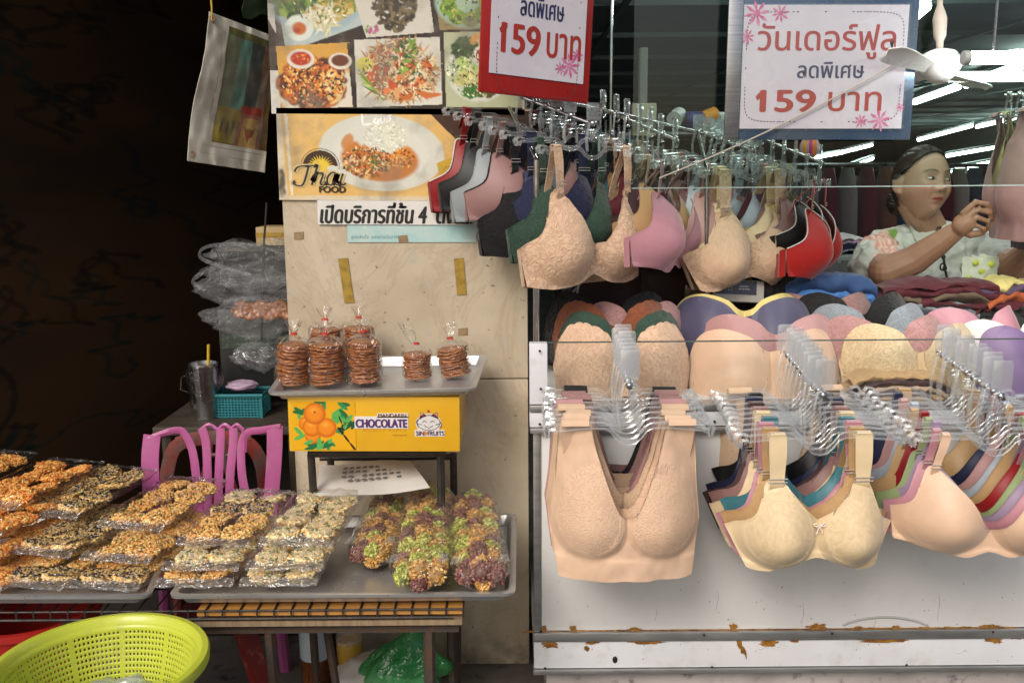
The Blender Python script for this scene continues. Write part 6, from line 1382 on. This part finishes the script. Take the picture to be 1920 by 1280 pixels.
# dark cabinet behind the counter, bottle, cables, package
cb = empty('back_cabinet', (at(1390, 560, .72).x, .72, FL), 'dark maroon cabinet standing behind the counter', 'cabinet'); r_ = trel(cb); x0_, x1_ = at(1040, 560, .72).x, at(1545, 560, .72).x; zc = at(1400, 478, .72).z
M_mar = pm('maroon_wood', (.045, .010, .010), .5, col2=(.03, .007, .007), vscale=8, stretch=(1, 1, 5)); m = MB(); m.box(r_(((x0_ + x1_) / 2, .80, (zc + FL) / 2)), (x1_ - x0_, .14, zc - FL)); m.build('cabinet_body', M_mar, cb, bevel=.003)
m = MB(); m.box(r_(((x0_ + x1_) / 2, .79, zc + .008)), (x1_ - x0_ + .02, .18, .014)); m.build('cabinet_top', M_mar, cb, bevel=.003)
for i in range(3): xa = x0_ + (x1_ - x0_) * (i + .5) / 3; m = MB(); m.box(r_((xa, .728, zc - .35)), ((x1_ - x0_) / 3 - .02, .006, .6)); o = m.build('door', M_mar, cb, bevel=.002); m = MB(); m.ell(r_((xa + .05, .722, zc - .2)), .007, None, 8, 6); m.build('handle', M_brass, o)
wbt = empty('water_bottle', at(1063, 640, .48), 'clear water bottle with a blue cap behind the black bra', 'bottle'); s_ = k(.48); z0 = zt - wbt.location.z; wbt.location.z = zt + .001; H_ = at(1063, 522, .48).z - zt
m = MB(); m.lathe([(0, 0), (.028, .001), (.030, .01)] + [(.030 + .0012 * math.sin(i * 1.6), .01 + i * H_ * .6 / 20) for i in range(21)] + [(.028, H_ * .72), (.014, H_ * .86), (.0125, H_ * .89), (.0125, H_ * .95)], 28); m.build('bottle_body', clear('pet', tint=(.9, .94, .96), edge=.7, base=.08, rough=.06, white=.03), wbt)
m = MB(); m.lathe([(0, H_ * .98), (.015, H_ * .98), (.016, H_ * .97), (.016, H_ * .89), (.013, H_ * .885)], 24); m.build('cap', pm('blue_cap', (.02, .14, .48), .35), wbt)
for i, (pts, lb) in enumerate((([(1112, 505), (1090, 530), (1070, 556), (1062, 600)], 'left white cable coming down past the bottle'), ([(1095, 505), (1088, 525), (1080, 560), (1072, 620)], 'right white cable crossing the bottle'))):
    P_ = [at(*p, .40 - .02 * i) for p in pts]; P_ = [Vector(crom([tuple(p) for p in P_], j / 16)) for j in range(17)]; m = MB(); m.tube(P_, .0028, 6); o = m.build('white_cable', pm('cable_white', (.5, .52, .5), .4)); tag(o, lb, 'cable')
pk = empty('stocking_packet', Matrix.Translation(at(1384, 546, .42)) @ Matrix.Rotation(R(3), 4, 'Y') @ Matrix.Rotation(R(-14), 4, 'X'), 'navy and white underwear packet with small white print behind the slate bra', 'packet'); s_ = k(.42); m = MB(); m.box((0, 0, 0), (96 * s_, .018, 42 * s_)); m.build('packet_body', pm('packet_white', (.55, .52, .46), .4), pk, bevel=.005)
m = MB(); m.box((-6 * s_, -.0098, 6 * s_), (78 * s_, .001, 26 * s_)); m.build('navy_panel', pm('packet_navy', (.018, .02, .05), .35, coat=.3), pk, smooth=False)
m = MB(); [m.box(((1 + i * 2.6) * s_, -.0106, (8.5 - 5 * (i // 9) * 0) * s_), (1.5 * s_, .0005, (2 + i % 2) * s_)) for i in range(7)]; [m.box(((0 + i * 2.6) * s_, -.0106, 3.6 * s_), (1.7 * s_, .0005, (1.8 + (i * 3) % 2) * s_)) for i in range(8)]; m.build('small_print', M_wh, pk, smooth=False)['kind'] = 'stuff'; m = MB(); m.tube([(-20 * s_ + 6 * s_ * a, -.0106, 6 * s_ + 5 * s_ * b_) for a, b_ in ((-1, -1), (1, -1), (1, 1), (0, 1.4), (-1, 1))], .0006, 5, closed=True); m.tube([(-20 * s_, -.0106, s_), (-20 * s_, -.0106, 12 * s_)], .0006, 5); m.tube([(-26 * s_, -.0106, 6 * s_), (-14 * s_, -.0106, 6 * s_)], .0006, 5); m.build('emblem', M_wh, pk)
m = MB(); m.box((0, 0, 0), (70 * s_, .014, 36 * s_)); o = m.build('dark_packet', pm('packet_dark', (.03, .022, .02), .3, col2=(.2, .12, .06), vscale=12, coat=.4), None, bevel=.004); o.location = at(1318, 550, .45); tag(o, 'dark glossy packet with a brown picture left of the navy packet', 'packet')

# folded garments at the back of the counter
def heap(cx, cy, Y, wpx, hpx, cols, label, seed, name='folded_garments', dep=.10, calm=1.0):
    s_ = k(Y); e = empty(name, at(cx, cy, Y), label, 'garment pile'); rg = random.Random(seed); n = len(cols); W_ = wpx * s_; H_ = hpx * s_
    for q, col in enumerate(cols):
        m = MB(); z0 = H_ * (.5 - (q + .5) / n); G = []; ph = rg.random() * 50; xo = rg.uniform(-.1, .1) * W_; ws = rg.uniform(.8, 1.05)
        for i in range(35):
            u = i / 34; x = (u - .5) * W_ * ws + xo; row = []
            for j in range(15):
                v = j / 14; t_ = v * math.pi * 1.0; 
                zz = z0 + H_ / n * .8 * math.cos(t_) * (1 + .4 * noise.noise(Vector((u * 4, ph, 0)))) + .018 * calm * noise.noise(Vector((u * 5, v * 1.5, ph))) + .006 * noise.noise(Vector((u * 17, v * 5, ph)))
                y = -dep * .4 * math.sin(t_) + (dep * .5 if v in (0, 1) else 0) + .014 * calm * noise.noise(Vector((u * 6, v * 2, ph + 9)))
                row.append((x, y, zz - .02 * (2 * u - 1) ** 4))
            G.append(row)
        m.grid(G); link('garment', m.mesh('garment', thick=.0018), fabric('plain'), e, C[col] if col in C else lin(col))
    return e
heap(1548, 543, .44, 190, 40, ['blue', '#4a7cc0'], 'heap of blue lace briefs at the back of the counter', 3)
heap(1460, 548, .46, 90, 50, ['black'], 'small heap of black garments left of the blue briefs', 4)
heap(1742, 556, .42, 215, 58, ['maroon', 'maroon', '#6a5a48', 'maroon', 'greylace'], 'pile of folded maroon garments in front of the woman', 5)
heap(1895, 556, .42, 140, 62, ['yellow', 'plum', 'orange', 'maroon', 'black'], 'pile of yellow, plum and orange garments at the right edge', 6)
heap(1690, 722, .045, 185, 52, ['tan', 'brown', 'beige', 'brown', 'tan'], 'folded brown garments under the cream lace edged bra', 7, dep=.08, calm=.18)
# spotted bag by the woman
sb2 = empty('spotted_bag', at(1830, 512, .50), 'white bag with yellow green dots beside the woman', 'bag'); s_ = k(.5); m = MB(); m.grid([[(-.04 + .10 * i / 14 + .004 * noise.noise(Vector((i * .4, j * .3, 2))), -.02 * math.sin(math.pi * i / 14) + .004 * noise.noise(Vector((i * .5, j * .5, 5))), -.04 + .085 * j / 12) for j in range(13)] for i in range(15)]); m.build('bag_body', pm('spot_white', (.60, .64, .52), .5), sb2, thick=.03)
m = MB()
for x, z in ((-.012, .030), (.006, .006), (-.028, -.012), (.03, .026), (.042, -.008)): m.ell((x, -.019, z), (.009, .004, .008), None, 14, 6)
m.build('dots', pm('spot_yellow', (.50, .55, .05), .5), sb2)

# racks and tables further inside the market
def market_rack(px, Y, cols, lb, n=9):
    b_ = at(px, 400, Y); e = empty('garment_rack', (b_.x, Y, FL), lb, 'rack'); r_ = random.Random(px)
    for q in (-.5, .5): m = MB(); m.tube([(q, 0, 0), (q, 0, 1.35)], .012, 8); m.build('upright', M_steel, e); m = MB(); m.tube([(q, -.2, .02), (q, .2, .02)], .012, 8); m.build('foot', M_steel, e)
    m = MB(); m.tube([(-.5, 0, 1.35), (.5, 0, 1.35)], .012, 8); m.build('rail', M_steel, e)
    for i in range(n):
        x = -.44 + .88 * i / (n - 1); h = r_.uniform(.5, .75); g = MB(); G = []
        for a in range(9):
            t_ = 2 * math.pi * a / 8; G.append([(x + .022 * math.cos(t_) * (1 + .3 * noise.noise(Vector((a, v, i)))), (.08 + .12 * min(1, v * 4)) * math.sin(t_), 1.33 - h * v) for v in (0, .08, .2, .5, .8, 1)])
        g.grid(G); c_ = r_.choice(cols); o = link('hanging_garment', g.mesh('hanging_garment', thick=.003), fabric('plain'), None, lin(c_)); o.location = e.location; tag(o, 'garment hanging on the ' + lb.split(' of ')[0], 'garment', 'garments hanging on the ' + lb.split(' of ')[0])
market_rack(1585, 3.4, ['#7a3444', '#34507c', '#9a9a98', '#8a5a4a'], 'steel market rack left of the shoppers of mixed dark clothes')
market_rack(1690, 5.6, ['#a83a24', '#aa8a64', '#50545c', '#c0bab0'], 'far steel market rack behind the woman of brown clothes')
market_rack(1850, 4.6, ['#d0c8c0', '#70768a', '#8a4a5a', '#505054'], 'right steel market rack deep in the hall of pale clothes')
for px, Y, w_, lb in ((1600, 2.2, .5, 'grey covered stock table behind the red bras'), (1840, 2.6, .9, 'grey covered stock table behind the woman')):
    b_ = at(px, 470, Y); e = empty('stock_table', (b_.x, Y, FL), lb, 'table'); m = MB(); m.box((0, 0, b_.z - FL - .02), (w_, .5, .03)); m.build('tabletop', M_inwall, e, bevel=.004)
    m = MB(); m.grid([[(-w_ / 2 + w_ * i / 20, -.255 + .008 * math.sin(i * 1.9), (b_.z - FL - .02) * v) for v in (.1, .5, 1)] for i in range(21)]); link('cover_cloth', m.mesh('cover_cloth', thick=.003), fabric('plain'), e, (.12, .12, .12))
    for sx_ in (-1, 1): m = MB(); m.tube([(sx_ * (w_ / 2 - .04), 0, 0), (sx_ * (w_ / 2 - .04), 0, b_.z - FL - .03)], .02, 8); m.build('leg', M_steel, e)
heap(1590, 455, 2.15, 70, 26, ['white', 'lav', 'navy', 'greylace'], 'folded stack on the grey stock table behind the red bras', 31, dep=.25, calm=.4)
# ================================================================== PEOPLE
def remeshed(name, mb, voxel, mat, parent, smooth_it=3, colf=None):
    me = mb.mesh('tmp', sharp=180); ob = link('tmp', me)
    md = ob.modifiers.new('r', 'REMESH'); md.mode = 'VOXEL'; md.voxel_size = voxel; md.use_smooth_shade = True
    if smooth_it: sm = ob.modifiers.new('s', 'SMOOTH'); sm.iterations = smooth_it; sm.factor = .5
    dg = bpy.context.evaluated_depsgraph_get(); out = bpy.data.meshes.new_from_object(ob.evaluated_get(dg)); bpy.data.objects.remove(ob); bpy.data.meshes.remove(me)
    out.name = name; out.materials.clear(); out.shade_smooth()
    if colf:
        co = np.empty(len(out.vertices) * 3); out.vertices.foreach_get('co', co); c_ = colf(co.reshape(-1, 3))
        ca = out.color_attributes.get('col') or out.color_attributes.new('col', 'FLOAT_COLOR', 'POINT'); ca.data.foreach_set('color', np.concatenate([np.clip(c_, 0, 1), np.ones((len(c_), 1))], 1).astype(np.float32).ravel())
    return link(name, out, mat, parent)
def limb(m, pts, rad, n=14):
    P_ = [Vector(p) for p in pts]
    m.tube(P_, list(rad), n)
    for p, r_ in zip(P_, rad): m.ell(p, r_ * 1.0, None, n, 8)
def gauss(x, z, cx, cz, sx_, sz): return np.exp(-((x - cx) / sx_) ** 2 - ((z - cz) / sz) ** 2)
def face_feat(x, z):
    a = np.abs(x); d = np.zeros_like(x)
    d += .016 * gauss(x, z, 0, -.020, .0105, .011) + .007 * gauss(x, z, 0, .006, .009, .022) + .0075 * gauss(a, z, .0125, -.023, .0075, .007)
    d += -.0085 * gauss(a, z, .030, .013, .016, .011) + .0045 * gauss(a, z, .031, .0105, .012, .0065) + .003 * gauss(a, z, .030, .034, .02, .007)
    d += .007 * gauss(a, z, .040, -.022, .020, .020) + .0065 * gauss(x, z, 0, -.0475, .019, .0050) + .0075 * gauss(x, z, 0, -.058, .016, .0055) - .004 * gauss(x, z, 0, -.0525, .021, .0022)
    d += .008 * gauss(x, z, 0, -.086, .019, .016) - .003 * gauss(x, z, 0, -.070, .02, .005) - .003 * gauss(a, z, .024, -.04, .006, .014)
    return d
def head_pts(D, grow=1.0):
    D = np.asarray(D); x, y, z = D[:, 0].copy(), D[:, 1].copy(), D[:, 2].copy()
    lo = np.clip(-z - .05, 0, 1); X = x * .076 * (1 - .30 * lo ** 1.6) * (1 + .08 * np.exp(-((z + .28) / .3) ** 2)); Z = z * .116
    Y = np.where(y < 0, -np.abs(y) ** .82 * .088, y * .095 * (1 - .55 * lo)); Y = np.where((y < 0), Y * (1 - .10 * lo ** 2), Y)
    P_ = np.stack([X, Y, Z], 1) * grow; w_ = np.clip((-y - .12) / .4, 0, 1) ; P_[:, 1] -= face_feat(X, Z) * w_
    return P_
def sphere_dirs(nu, nv):
    D, F = [], []
    for i in range(nv + 1):
        t_ = -math.pi / 2 + math.pi * i / nv
        for j in range(nu): a = 2 * math.pi * j / nu; D.append((math.cos(t_) * math.cos(a), math.cos(t_) * math.sin(a), math.sin(t_)))
    F = [(i * nu + j, i * nu + (j + 1) % nu, (i + 1) * nu + (j + 1) % nu, (i + 1) * nu + j) for i in range(nv) for j in range(nu)]
    return D, F
D_, F_ = sphere_dirs(110, 90)
M_skin = vcol('skin_mat', .46, 260, .25, sss=.12, bdist=.0006)
M_hair = pm('hair_mat', (.016, .010, .008), .42, col2=(.035, .020, .014), vscale=60, stretch=(1, 1, 6), bscale=120, bstr=.4)
M_cloth = vcol('shirt_mat', .8, 35, .35, bdist=.004)
def person(head_px, Y, yaw, pitch, roll, build, label, detail=True, scale=1.0, skin=(.46, .275, .185), hairc=None):
    hc = at(*head_px, Y); e = empty('person', Vector((hc.x, hc.y, FL)), label, 'person'); r_ = trel(e)
    HM_ = Matrix.Translation(r_(hc)) @ Matrix.Rotation(R(yaw), 4, 'Z') @ Matrix.Rotation(R(roll), 4, 'Y') @ Matrix.Rotation(R(pitch), 4, 'X') @ Matrix.Scale(scale, 4)
    body = MB(); hp = head_pts(D_); body.add([HM_ @ Vector(p) for p in hp], F_)
    for sg in (-1, 1):
        Me = Matrix.Rotation(R(sg * -22), 4, 'Z') @ Matrix.Rotation(R(8), 4, 'X')
        for c_, rd in (((sg * .083, .010, -.004), (.007, .019, .031)), ((sg * .086, .022, .010), (.006, .010, .017)), ((sg * .080, .006, -.028), (.007, .010, .010))): body.ell((0, 0, 0), rd, Me, 14, 10); nv_ = len(body.v); k_ = 14 * 9 + 2; body.v[nv_ - k_:] = [tuple(HM_ @ (Vector(p) + Vector(c_))) for p in body.v[nv_ - k_:]]
    build(body, r_, HM_)
    Hi = np.array(HM_.inverted())
    def colf(co):
        L = (np.c_[co, np.ones(len(co))] @ Hi.T)[:, :3]; x, y, z = L[:, 0], L[:, 1], L[:, 2]; a = np.abs(x); c_ = np.ones((len(co), 3)) * np.array(skin)
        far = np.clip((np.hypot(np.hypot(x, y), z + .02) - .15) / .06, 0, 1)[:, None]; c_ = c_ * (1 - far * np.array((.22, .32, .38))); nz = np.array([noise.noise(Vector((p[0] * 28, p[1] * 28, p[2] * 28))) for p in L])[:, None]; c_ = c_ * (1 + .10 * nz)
        front = (y < -.02) & (np.abs(z) < .13) & (a < .09); w = lambda g: (np.clip(g, 0, 1) * front)[:, None]
        def mixc(c_, g, col): return c_ + w(g) * (np.array(col) - c_)
        c_ = mixc(c_, .45 * gauss(a, z, .045, -.018, .022, .018), (.50, .20, .14)); c_ = mixc(c_, .25 * gauss(x, z, 0, .07, .05, .03), (.56, .38, .28))
        lz = -.0475 + .003 * np.cos(x / .02 * 3.1); c_ = mixc(c_, 1.2 * np.exp(-(x / .0185) ** 6) * np.exp(-((z + .0520) / .0070 / (1.05 - np.minimum(1, (x / .021) ** 2) * .6)) ** 4), (.36, .07, .065)); c_ = mixc(c_, 1.0 * np.exp(-(x / .020) ** 4) * np.exp(-((z + .0525) / .0017) ** 2), (.10, .02, .02))
        bz = .031 + .006 * (1 - ((a - .030) / .022) ** 2); c_ = mixc(c_, .95 * np.exp(-((a - .032) / .021) ** 6) * np.exp(-((z - bz) / .0034) ** 2), (.06, .032, .022))
        ez = .0165 - .0045 * ((a - .031) / .013) ** 2; c_ = mixc(c_, .95 * np.exp(-((a - .031) / .0155) ** 6) * np.exp(-((z - ez) / .0018) ** 2), (.02, .012, .01)); ez2 = .0055 + .003 * ((a - .031) / .013) ** 2; c_ = mixc(c_, .6 * np.exp(-((a - .031) / .014) ** 6) * np.exp(-((z - ez2) / .0014) ** 2), (.10, .05, .04))
        hl = y / .095 * .80 + z / .116 * .95 + .10 * a / .076; hf = np.clip((hl - .17 + .05 * np.sin(x * 900) * np.sin(z * 700)) / .15, 0, 1)[:, None] * (np.abs(z) < .14)[:, None] * (np.abs(y) < .14)[:, None] * (z > .01)[:, None]; c_ = c_ + hf * (np.array((.02, .013, .01)) - c_)
        c_ = mixc(c_, .9 * gauss(a, z, .0065, -.0300, .0032, .0022), (.06, .025, .02)); return c_
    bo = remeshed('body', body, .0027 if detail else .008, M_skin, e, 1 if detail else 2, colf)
    if detail:
        for sg in (-1, 1):
            x, z = sg * .031, .0108; dz = np.array([[x, z]]); yb = None
            nz_ = z / .116; nx_ = x / .08; ny_ = -math.sqrt(max(0, 1 - nx_ ** 2 - nz_ ** 2)); p = head_pts([(nx_, ny_, nz_)])[0]
            o = MB().ell((0, 0, 0), (.0125, .006, .0044), None, 18, 12).build('eye', pm('eye_white', (.62, .58, .54), .2, col2=(.6, .55, .5)), e); o.matrix_local = HM_ @ Matrix.Translation((x, p[1] + .0030, z)) @ Matrix.Rotation(R(sg * 14), 4, 'Z')
            i_ = MB().ell((.0042, -.0042, .0004), (.0054, .0024, .0046), None, 14, 10).build('iris', pm('iris_dark', (.012, .008, .006), .12, coat=.8), o)
    # hair drawn back into a low bun
    m = MB(); D2, F2 = sphere_dirs(90, 70); Hp = head_pts(D2); A = np.array(D2); f_ = A[:, 1] * .80 + A[:, 2] * .95; keep = (f_ > .30 - .10 * np.abs(A[:, 0])) | ((A[:, 1] > .35) & (A[:, 2] > -.62))
    vs = []
    for d, p in zip(D2, Hp):
        t_ = .0075 + .004 * noise.noise(Vector((d[0] * 9, d[1] * 2, d[2] * 2))) + .0022 * noise.noise(Vector((d[0] * 40, d[1] * 5, d[2] * 5))); vs.append(HM_ @ (Vector((p[0], p[1], p[2])) + Vector(d) * t_ + Vector((0, .004, 0))))
    m.add(vs, [q for q in F2 if sum(keep[i] for i in q) >= 3])
    G2 = [HM_ @ (Vector((0, .098, -.055)) + Vector((d[0] * .046, d[1] * .036, d[2] * .044)) * (1 + .08 * noise.noise(Vector((d[0] * 3, d[2] * 9, d[1] * 3))))) for d in D2]; m.add(G2, F2)
    m.build('hair', M_hair, e, thick=.004, sharp=180)
    return e, r_, HM_
YW = .76
def woman_body(b_, r_, H):
    A = lambda px, py, Y: r_(at(px, py, Y))
    limb(b_, [H @ Vector((0, .022, -.06)), A(1742, 428, YW + .035), A(1748, 462, YW + .06)], [.052, .050, .062])
    limb(b_, [A(1660, 474, .80), A(1748, 468, .82), A(1840, 468, .86)], [.055, .075, .055])
    limb(b_, [A(1748, 480, .82), A(1748, 540, .82), A(1748, 640, .84)], [.11, .125, .13])
    limb(b_, [A(1655, 476, .80), A(1650, 496, .68), A(1662, 510, .555)], [.056, .052, .045]); limb(b_, [A(1662, 510, .555), A(1715, 487, .53), A(1760, 456, .50), A(1797, 430, .475)], [.045, .041, .033, .024])
    limb(b_, [A(1842, 470, .86), A(1875, 492, .76), A(1905, 500, .66)], [.056, .052, .047]); limb(b_, [A(1905, 500, .66), A(1950, 462, .58), A(1990, 425, .52)], [.047, .042, .028])
    YH = .465
    limb(b_, [A(1797, 430, .475), A(1806, 419, YH), A(1813, 409, YH)], [.023, .027, .022]); limb(b_, [A(1802, 425, YH - .004), A(1812, 418, YH - .008)], [.024, .024])
    for ch, r0 in (([(1806, 400), (1829, 379), (1851, 383), (1860, 398)], .0086), ([(1808, 409), (1834, 393), (1856, 399), (1860, 412)], .0086), ([(1810, 418), (1833, 408), (1852, 415), (1853, 427)], .0081), ([(1811, 428), (1830, 423), (1845, 429), (1844, 438)], .0070)):
        limb(b_, [A(*p, YH - .010 - .012 * math.sin(i * 1.0)) for i, p in enumerate(ch)], [r0, r0 * .95, r0 * .88, r0 * .76], 12)
    limb(b_, [A(1803, 432, YH), A(1820, 440, YH - .006), A(1838, 437, YH - .004), A(1848, 430, YH + .002)], [.0125, .0105, .0095, .0078], 12)
    limb(b_, [A(1990, 425, .52), A(2010, 410, .5), A(2030, 395, .5)], [.027, .03, .024])
    for q in range(4): limb(b_, [A(2026, 398 + q * 7, .5), A(2050, 386 + q * 8, .49), A(2064, 394 + q * 8, .49)], [.0095, .009, .0075], 10)
    limb(b_, [A(2012, 418, .49), A(2034, 428, .48), A(2050, 424, .48)], [.012, .010, .008], 10)
    for sg in (-1, 1): limb(b_, [A(1748 + sg * 45, 640, .86), r_(Vector((at(1748 + sg * 40, 640, .86).x, .88, .70))), r_(Vector((at(1748 + sg * 38, 640, .86).x, .88, FL + .05)))], [.095, .062, .045]); limb(b_, [r_(Vector((at(1748 + sg * 38, 640, .86).x, .88, FL + .03))), r_(Vector((at(1748 + sg * 38, 640, .86).x, .76, FL + .025)))], [.03, .025])
wo, wr, WH = person((1728, 345), YW, 17, -4, 4, woman_body, 'woman with hair tied back in a pale embroidered shirt reaching for hanging tops', True, .92)
A = lambda px, py, Y: wr(at(px, py, Y))
sh_ = MB()
limb(sh_, [A(1660, 476, .80), A(1700, 466, .81), A(1748, 470, .825), A(1796, 464, .84), A(1840, 470, .86)], [.066, .072, .082, .072, .066], 20)
limb(sh_, [A(1748, 488, .82), A(1750, 540, .815), A(1750, 640, .84), A(1750, 720, .85)], [.128, .142, .15, .155], 24); limb(sh_, [A(1705, 520, .74), A(1752, 528, .735), A(1800, 518, .77)], [.07, .07, .07], 20)
limb(sh_, [A(1655, 476, .80), A(1648, 488, .73), A(1644, 500, .655)], [.068, .072, .076], 24); limb(sh_, [A(1842, 472, .86), A(1866, 487, .80), A(1884, 496, .745)], [.068, .070, .072], 24)
limb(sh_, [A(1742, 440, YW + .045), A(1746, 462, YW + .06)], [.058, .075], 24)
rgf = np.random.RandomState(4); cen = A(1645, 470, .70)
def shirtcol(co):
    c_ = np.ones((len(co), 3)) * np.array((.58, .60, .55)); front = co[:, 1] < A(1645, 470, .80).y
    s_ = k(.7); rg = random.Random(6)
    for cx, cy, r0 in ((1655, 442, 19), (1632, 458, 16), (1676, 446, 14), (1622, 478, 14), (1645, 468, 12), (1640, 440, 10)):
        p = A(cx, cy, .72); dx, dz = co[:, 0] - p.x, co[:, 2] - p.z; rr_ = np.hypot(dx, dz) / (r0 * s_); an = np.arctan2(dz, dx); m_ = (rr_ < 1 + .18 * np.sin(an * 5 + cx)) & front
        t_ = (.5 + .5 * np.sin(rr_ * 9 + 2 * np.sin(an * 3)))[:, None]; fc = t_ * np.array(lin('#c98a86')) + (1 - t_) * np.array(lin('#e2c9ae')); c_ = np.where(m_[:, None], fc, c_)
    for cx, cy, r0, an0 in ((1688, 440, 11, .6), (1683, 458, 9, -.3), (1662, 470, 9, .2), (1640, 490, 8, 1.2), (1678, 428, 7, 2)):
        p = A(cx, cy, .72); dx, dz = co[:, 0] - p.x, co[:, 2] - p.z; u = (dx * math.cos(an0) + dz * math.sin(an0)) / (r0 * s_); v = (-dx * math.sin(an0) + dz * math.cos(an0)) / (r0 * .5 * s_); c_ = np.where(((u * u + v * v < 1) & front)[:, None], np.array(lin('#7f9c52')), c_)
    return c_
so3 = remeshed('shirt', sh_, .005, M_cloth, wo, 6, shirtcol)
tx = bpy.data.textures.new('folds', 'CLOUDS'); tx.noise_scale = .045; md = so3.modifiers.new('folds', 'DISPLACE'); md.texture = tx; md.strength = .03; md.mid_level = .5
m = MB()
for t_ in np.linspace(-.2, math.pi * 2 - 1.0, 40): pass
P_ = [crom([tuple(p) for p in (A(1704, 432, .82), A(1712, 446, .745), A(1742, 462, .715), A(1765, 448, .735), A(1790, 436, .83))], i / 20) for i in range(21)]
m.grid([[Vector(p), Vector(p) + Vector((0, .008, .016)), Vector(p) + Vector((0, .016, .030))] for p in P_]); link('collar', m.mesh('collar', thick=.004), fabric('plain'), wo, (.58, .60, .55))
m = MB(); bp_ = [crom([tuple(p) for p in (A(1774, 420, .80), A(1757, 432, .72), A(1760, 452, .69), A(1768, 478, .645), A(1772, 505, .635), A(1778, 535, .64), A(1775, 560, .65))], i / 46) for i in range(47)]
for i, p in enumerate(bp_): m.ell(p, .0042 if i % 6 else .0068, None, 8, 6)
m.tube(bp_, .0012, 5); m.build('bead_necklace', pm('black_bead', (.012, .011, .014), .25, coat=.5), wo)
m = MB(); m.tube([A(1742, 462, .705), A(1742, 474, .665)], .003, 6); m.ell(A(1742, 478, .66), .005, None, 8, 6); m.tube([A(1768, 500, .628) + Vector((.008 * math.cos(t_), 0, .010 * math.sin(t_))) for t_ in np.linspace(0, 5.5, 10)], .0025, 6); m.build('knot_button', pm('black_bead', (.012, .011, .014), .25), wo)
# skirt below the counter level
m = MB(); q = A(1750, 640, .85); m.lathe([(.155, q.z), (.17, q.z - .25), (.19, q.z - .55), (.185, q.z - .56)], 30, (q.x, q.y, 0)); link('skirt', m.mesh('skirt', thick=.004), fabric('plain'), wo, (.02, .02, .03))
def far_body(b_, r_, H):
    c_ = H.translation
    limb(b_, [c_ + Vector((0, .02, -.06)), c_ + Vector((0, .03, -.17))], [.05, .055])
    for sg in (-1, 1): limb(b_, [c_ + Vector((sg * .16, .03, -.22)), c_ + Vector((sg * .20, 0, -.45)), c_ + Vector((sg * .12, -.16, -.58)), c_ + Vector((sg * .06, -.22, -.56))], [.05, .042, .03, .03]); limb(b_, [c_ + Vector((sg * .08, .03, -.7)), c_ + Vector((sg * .09, .03, -1.0)), Vector((c_.x + sg * .09, c_.y + .03, .05))], [.08, .06, .04]); limb(b_, [Vector((c_.x + sg * .09, c_.y + .03, .03)), Vector((c_.x + sg * .09, c_.y - .12, .025))], [.032, .026])
    limb(b_, [c_ + Vector((0, .03, -.25)), c_ + Vector((0, .03, -.70))], [.12, .13])
for px, py, Y, yaw, col, lb in ((1612, 352, 4.2, -60, '#4a1218', 'shopper in dark maroon standing far behind the red bras'), (1650, 350, 4.6, 60, '#7c1a14', 'shopper in dull red standing close behind the woman with tied hair')):
    e, r_, H = person((px, py), Y, yaw, 4, 0, far_body, lb, False, .95, skin=(.30, .17, .11)); c_ = H.translation; m = MB(); limb(m, [c_ + Vector((-.15, .03, -.22)), c_ + Vector((.15, .03, -.22))], [.075, .075]); limb(m, [c_ + Vector((0, .03, -.24)), c_ + Vector((0, .03, -.55)), c_ + Vector((0, .03, -.82))], [.15, .155, .165])
    for sg in (-1, 1): limb(m, [c_ + Vector((sg * .16, .03, -.22)), c_ + Vector((sg * .195, .01, -.40))], [.065, .062])
    remeshed('shirt', m, .012, fabric('plain'), e, 3).color = (*lin(col), 1); m = MB(); m.lathe([(.17, c_.z - .8), (.19, c_.z - 1.15), (.18, c_.z - 1.16)], 24, (c_.x, c_.y + .03, 0)); link('skirt', m.mesh('skirt', thick=.004), fabric('plain'), e, (.015, .015, .02))
# tops on hangers that the woman touches
rk5 = empty('right_rack', at(2010, 230, .45), 'chrome side rack of plain tops at the right picture edge', 'rack')
rack_row(rk5, at(2010, 176, .40), at(1893, 178, .47), R(-100), [c('rose', cupk='plain'), c('yellow', cupk='plain'), c('plum', cupk='plain'), c('pink', cupk='plain'), c('white', cupk='plain'), c('black', cupk='plain'), c('plum', cupk='plain')], 'right side rack', 'tops on the right side rack', seed=150, drop=.05, flags=False, first_hi=False)
m = MB(); q = trel(rk5); m.tube([q(at(2010, 176, .40)), q(at(2060, 176, .41)), q(Vector((at(2060, 176, .41).x, .41, FL)))], .008, 10); m.build('upright', M_chrome, rk5)
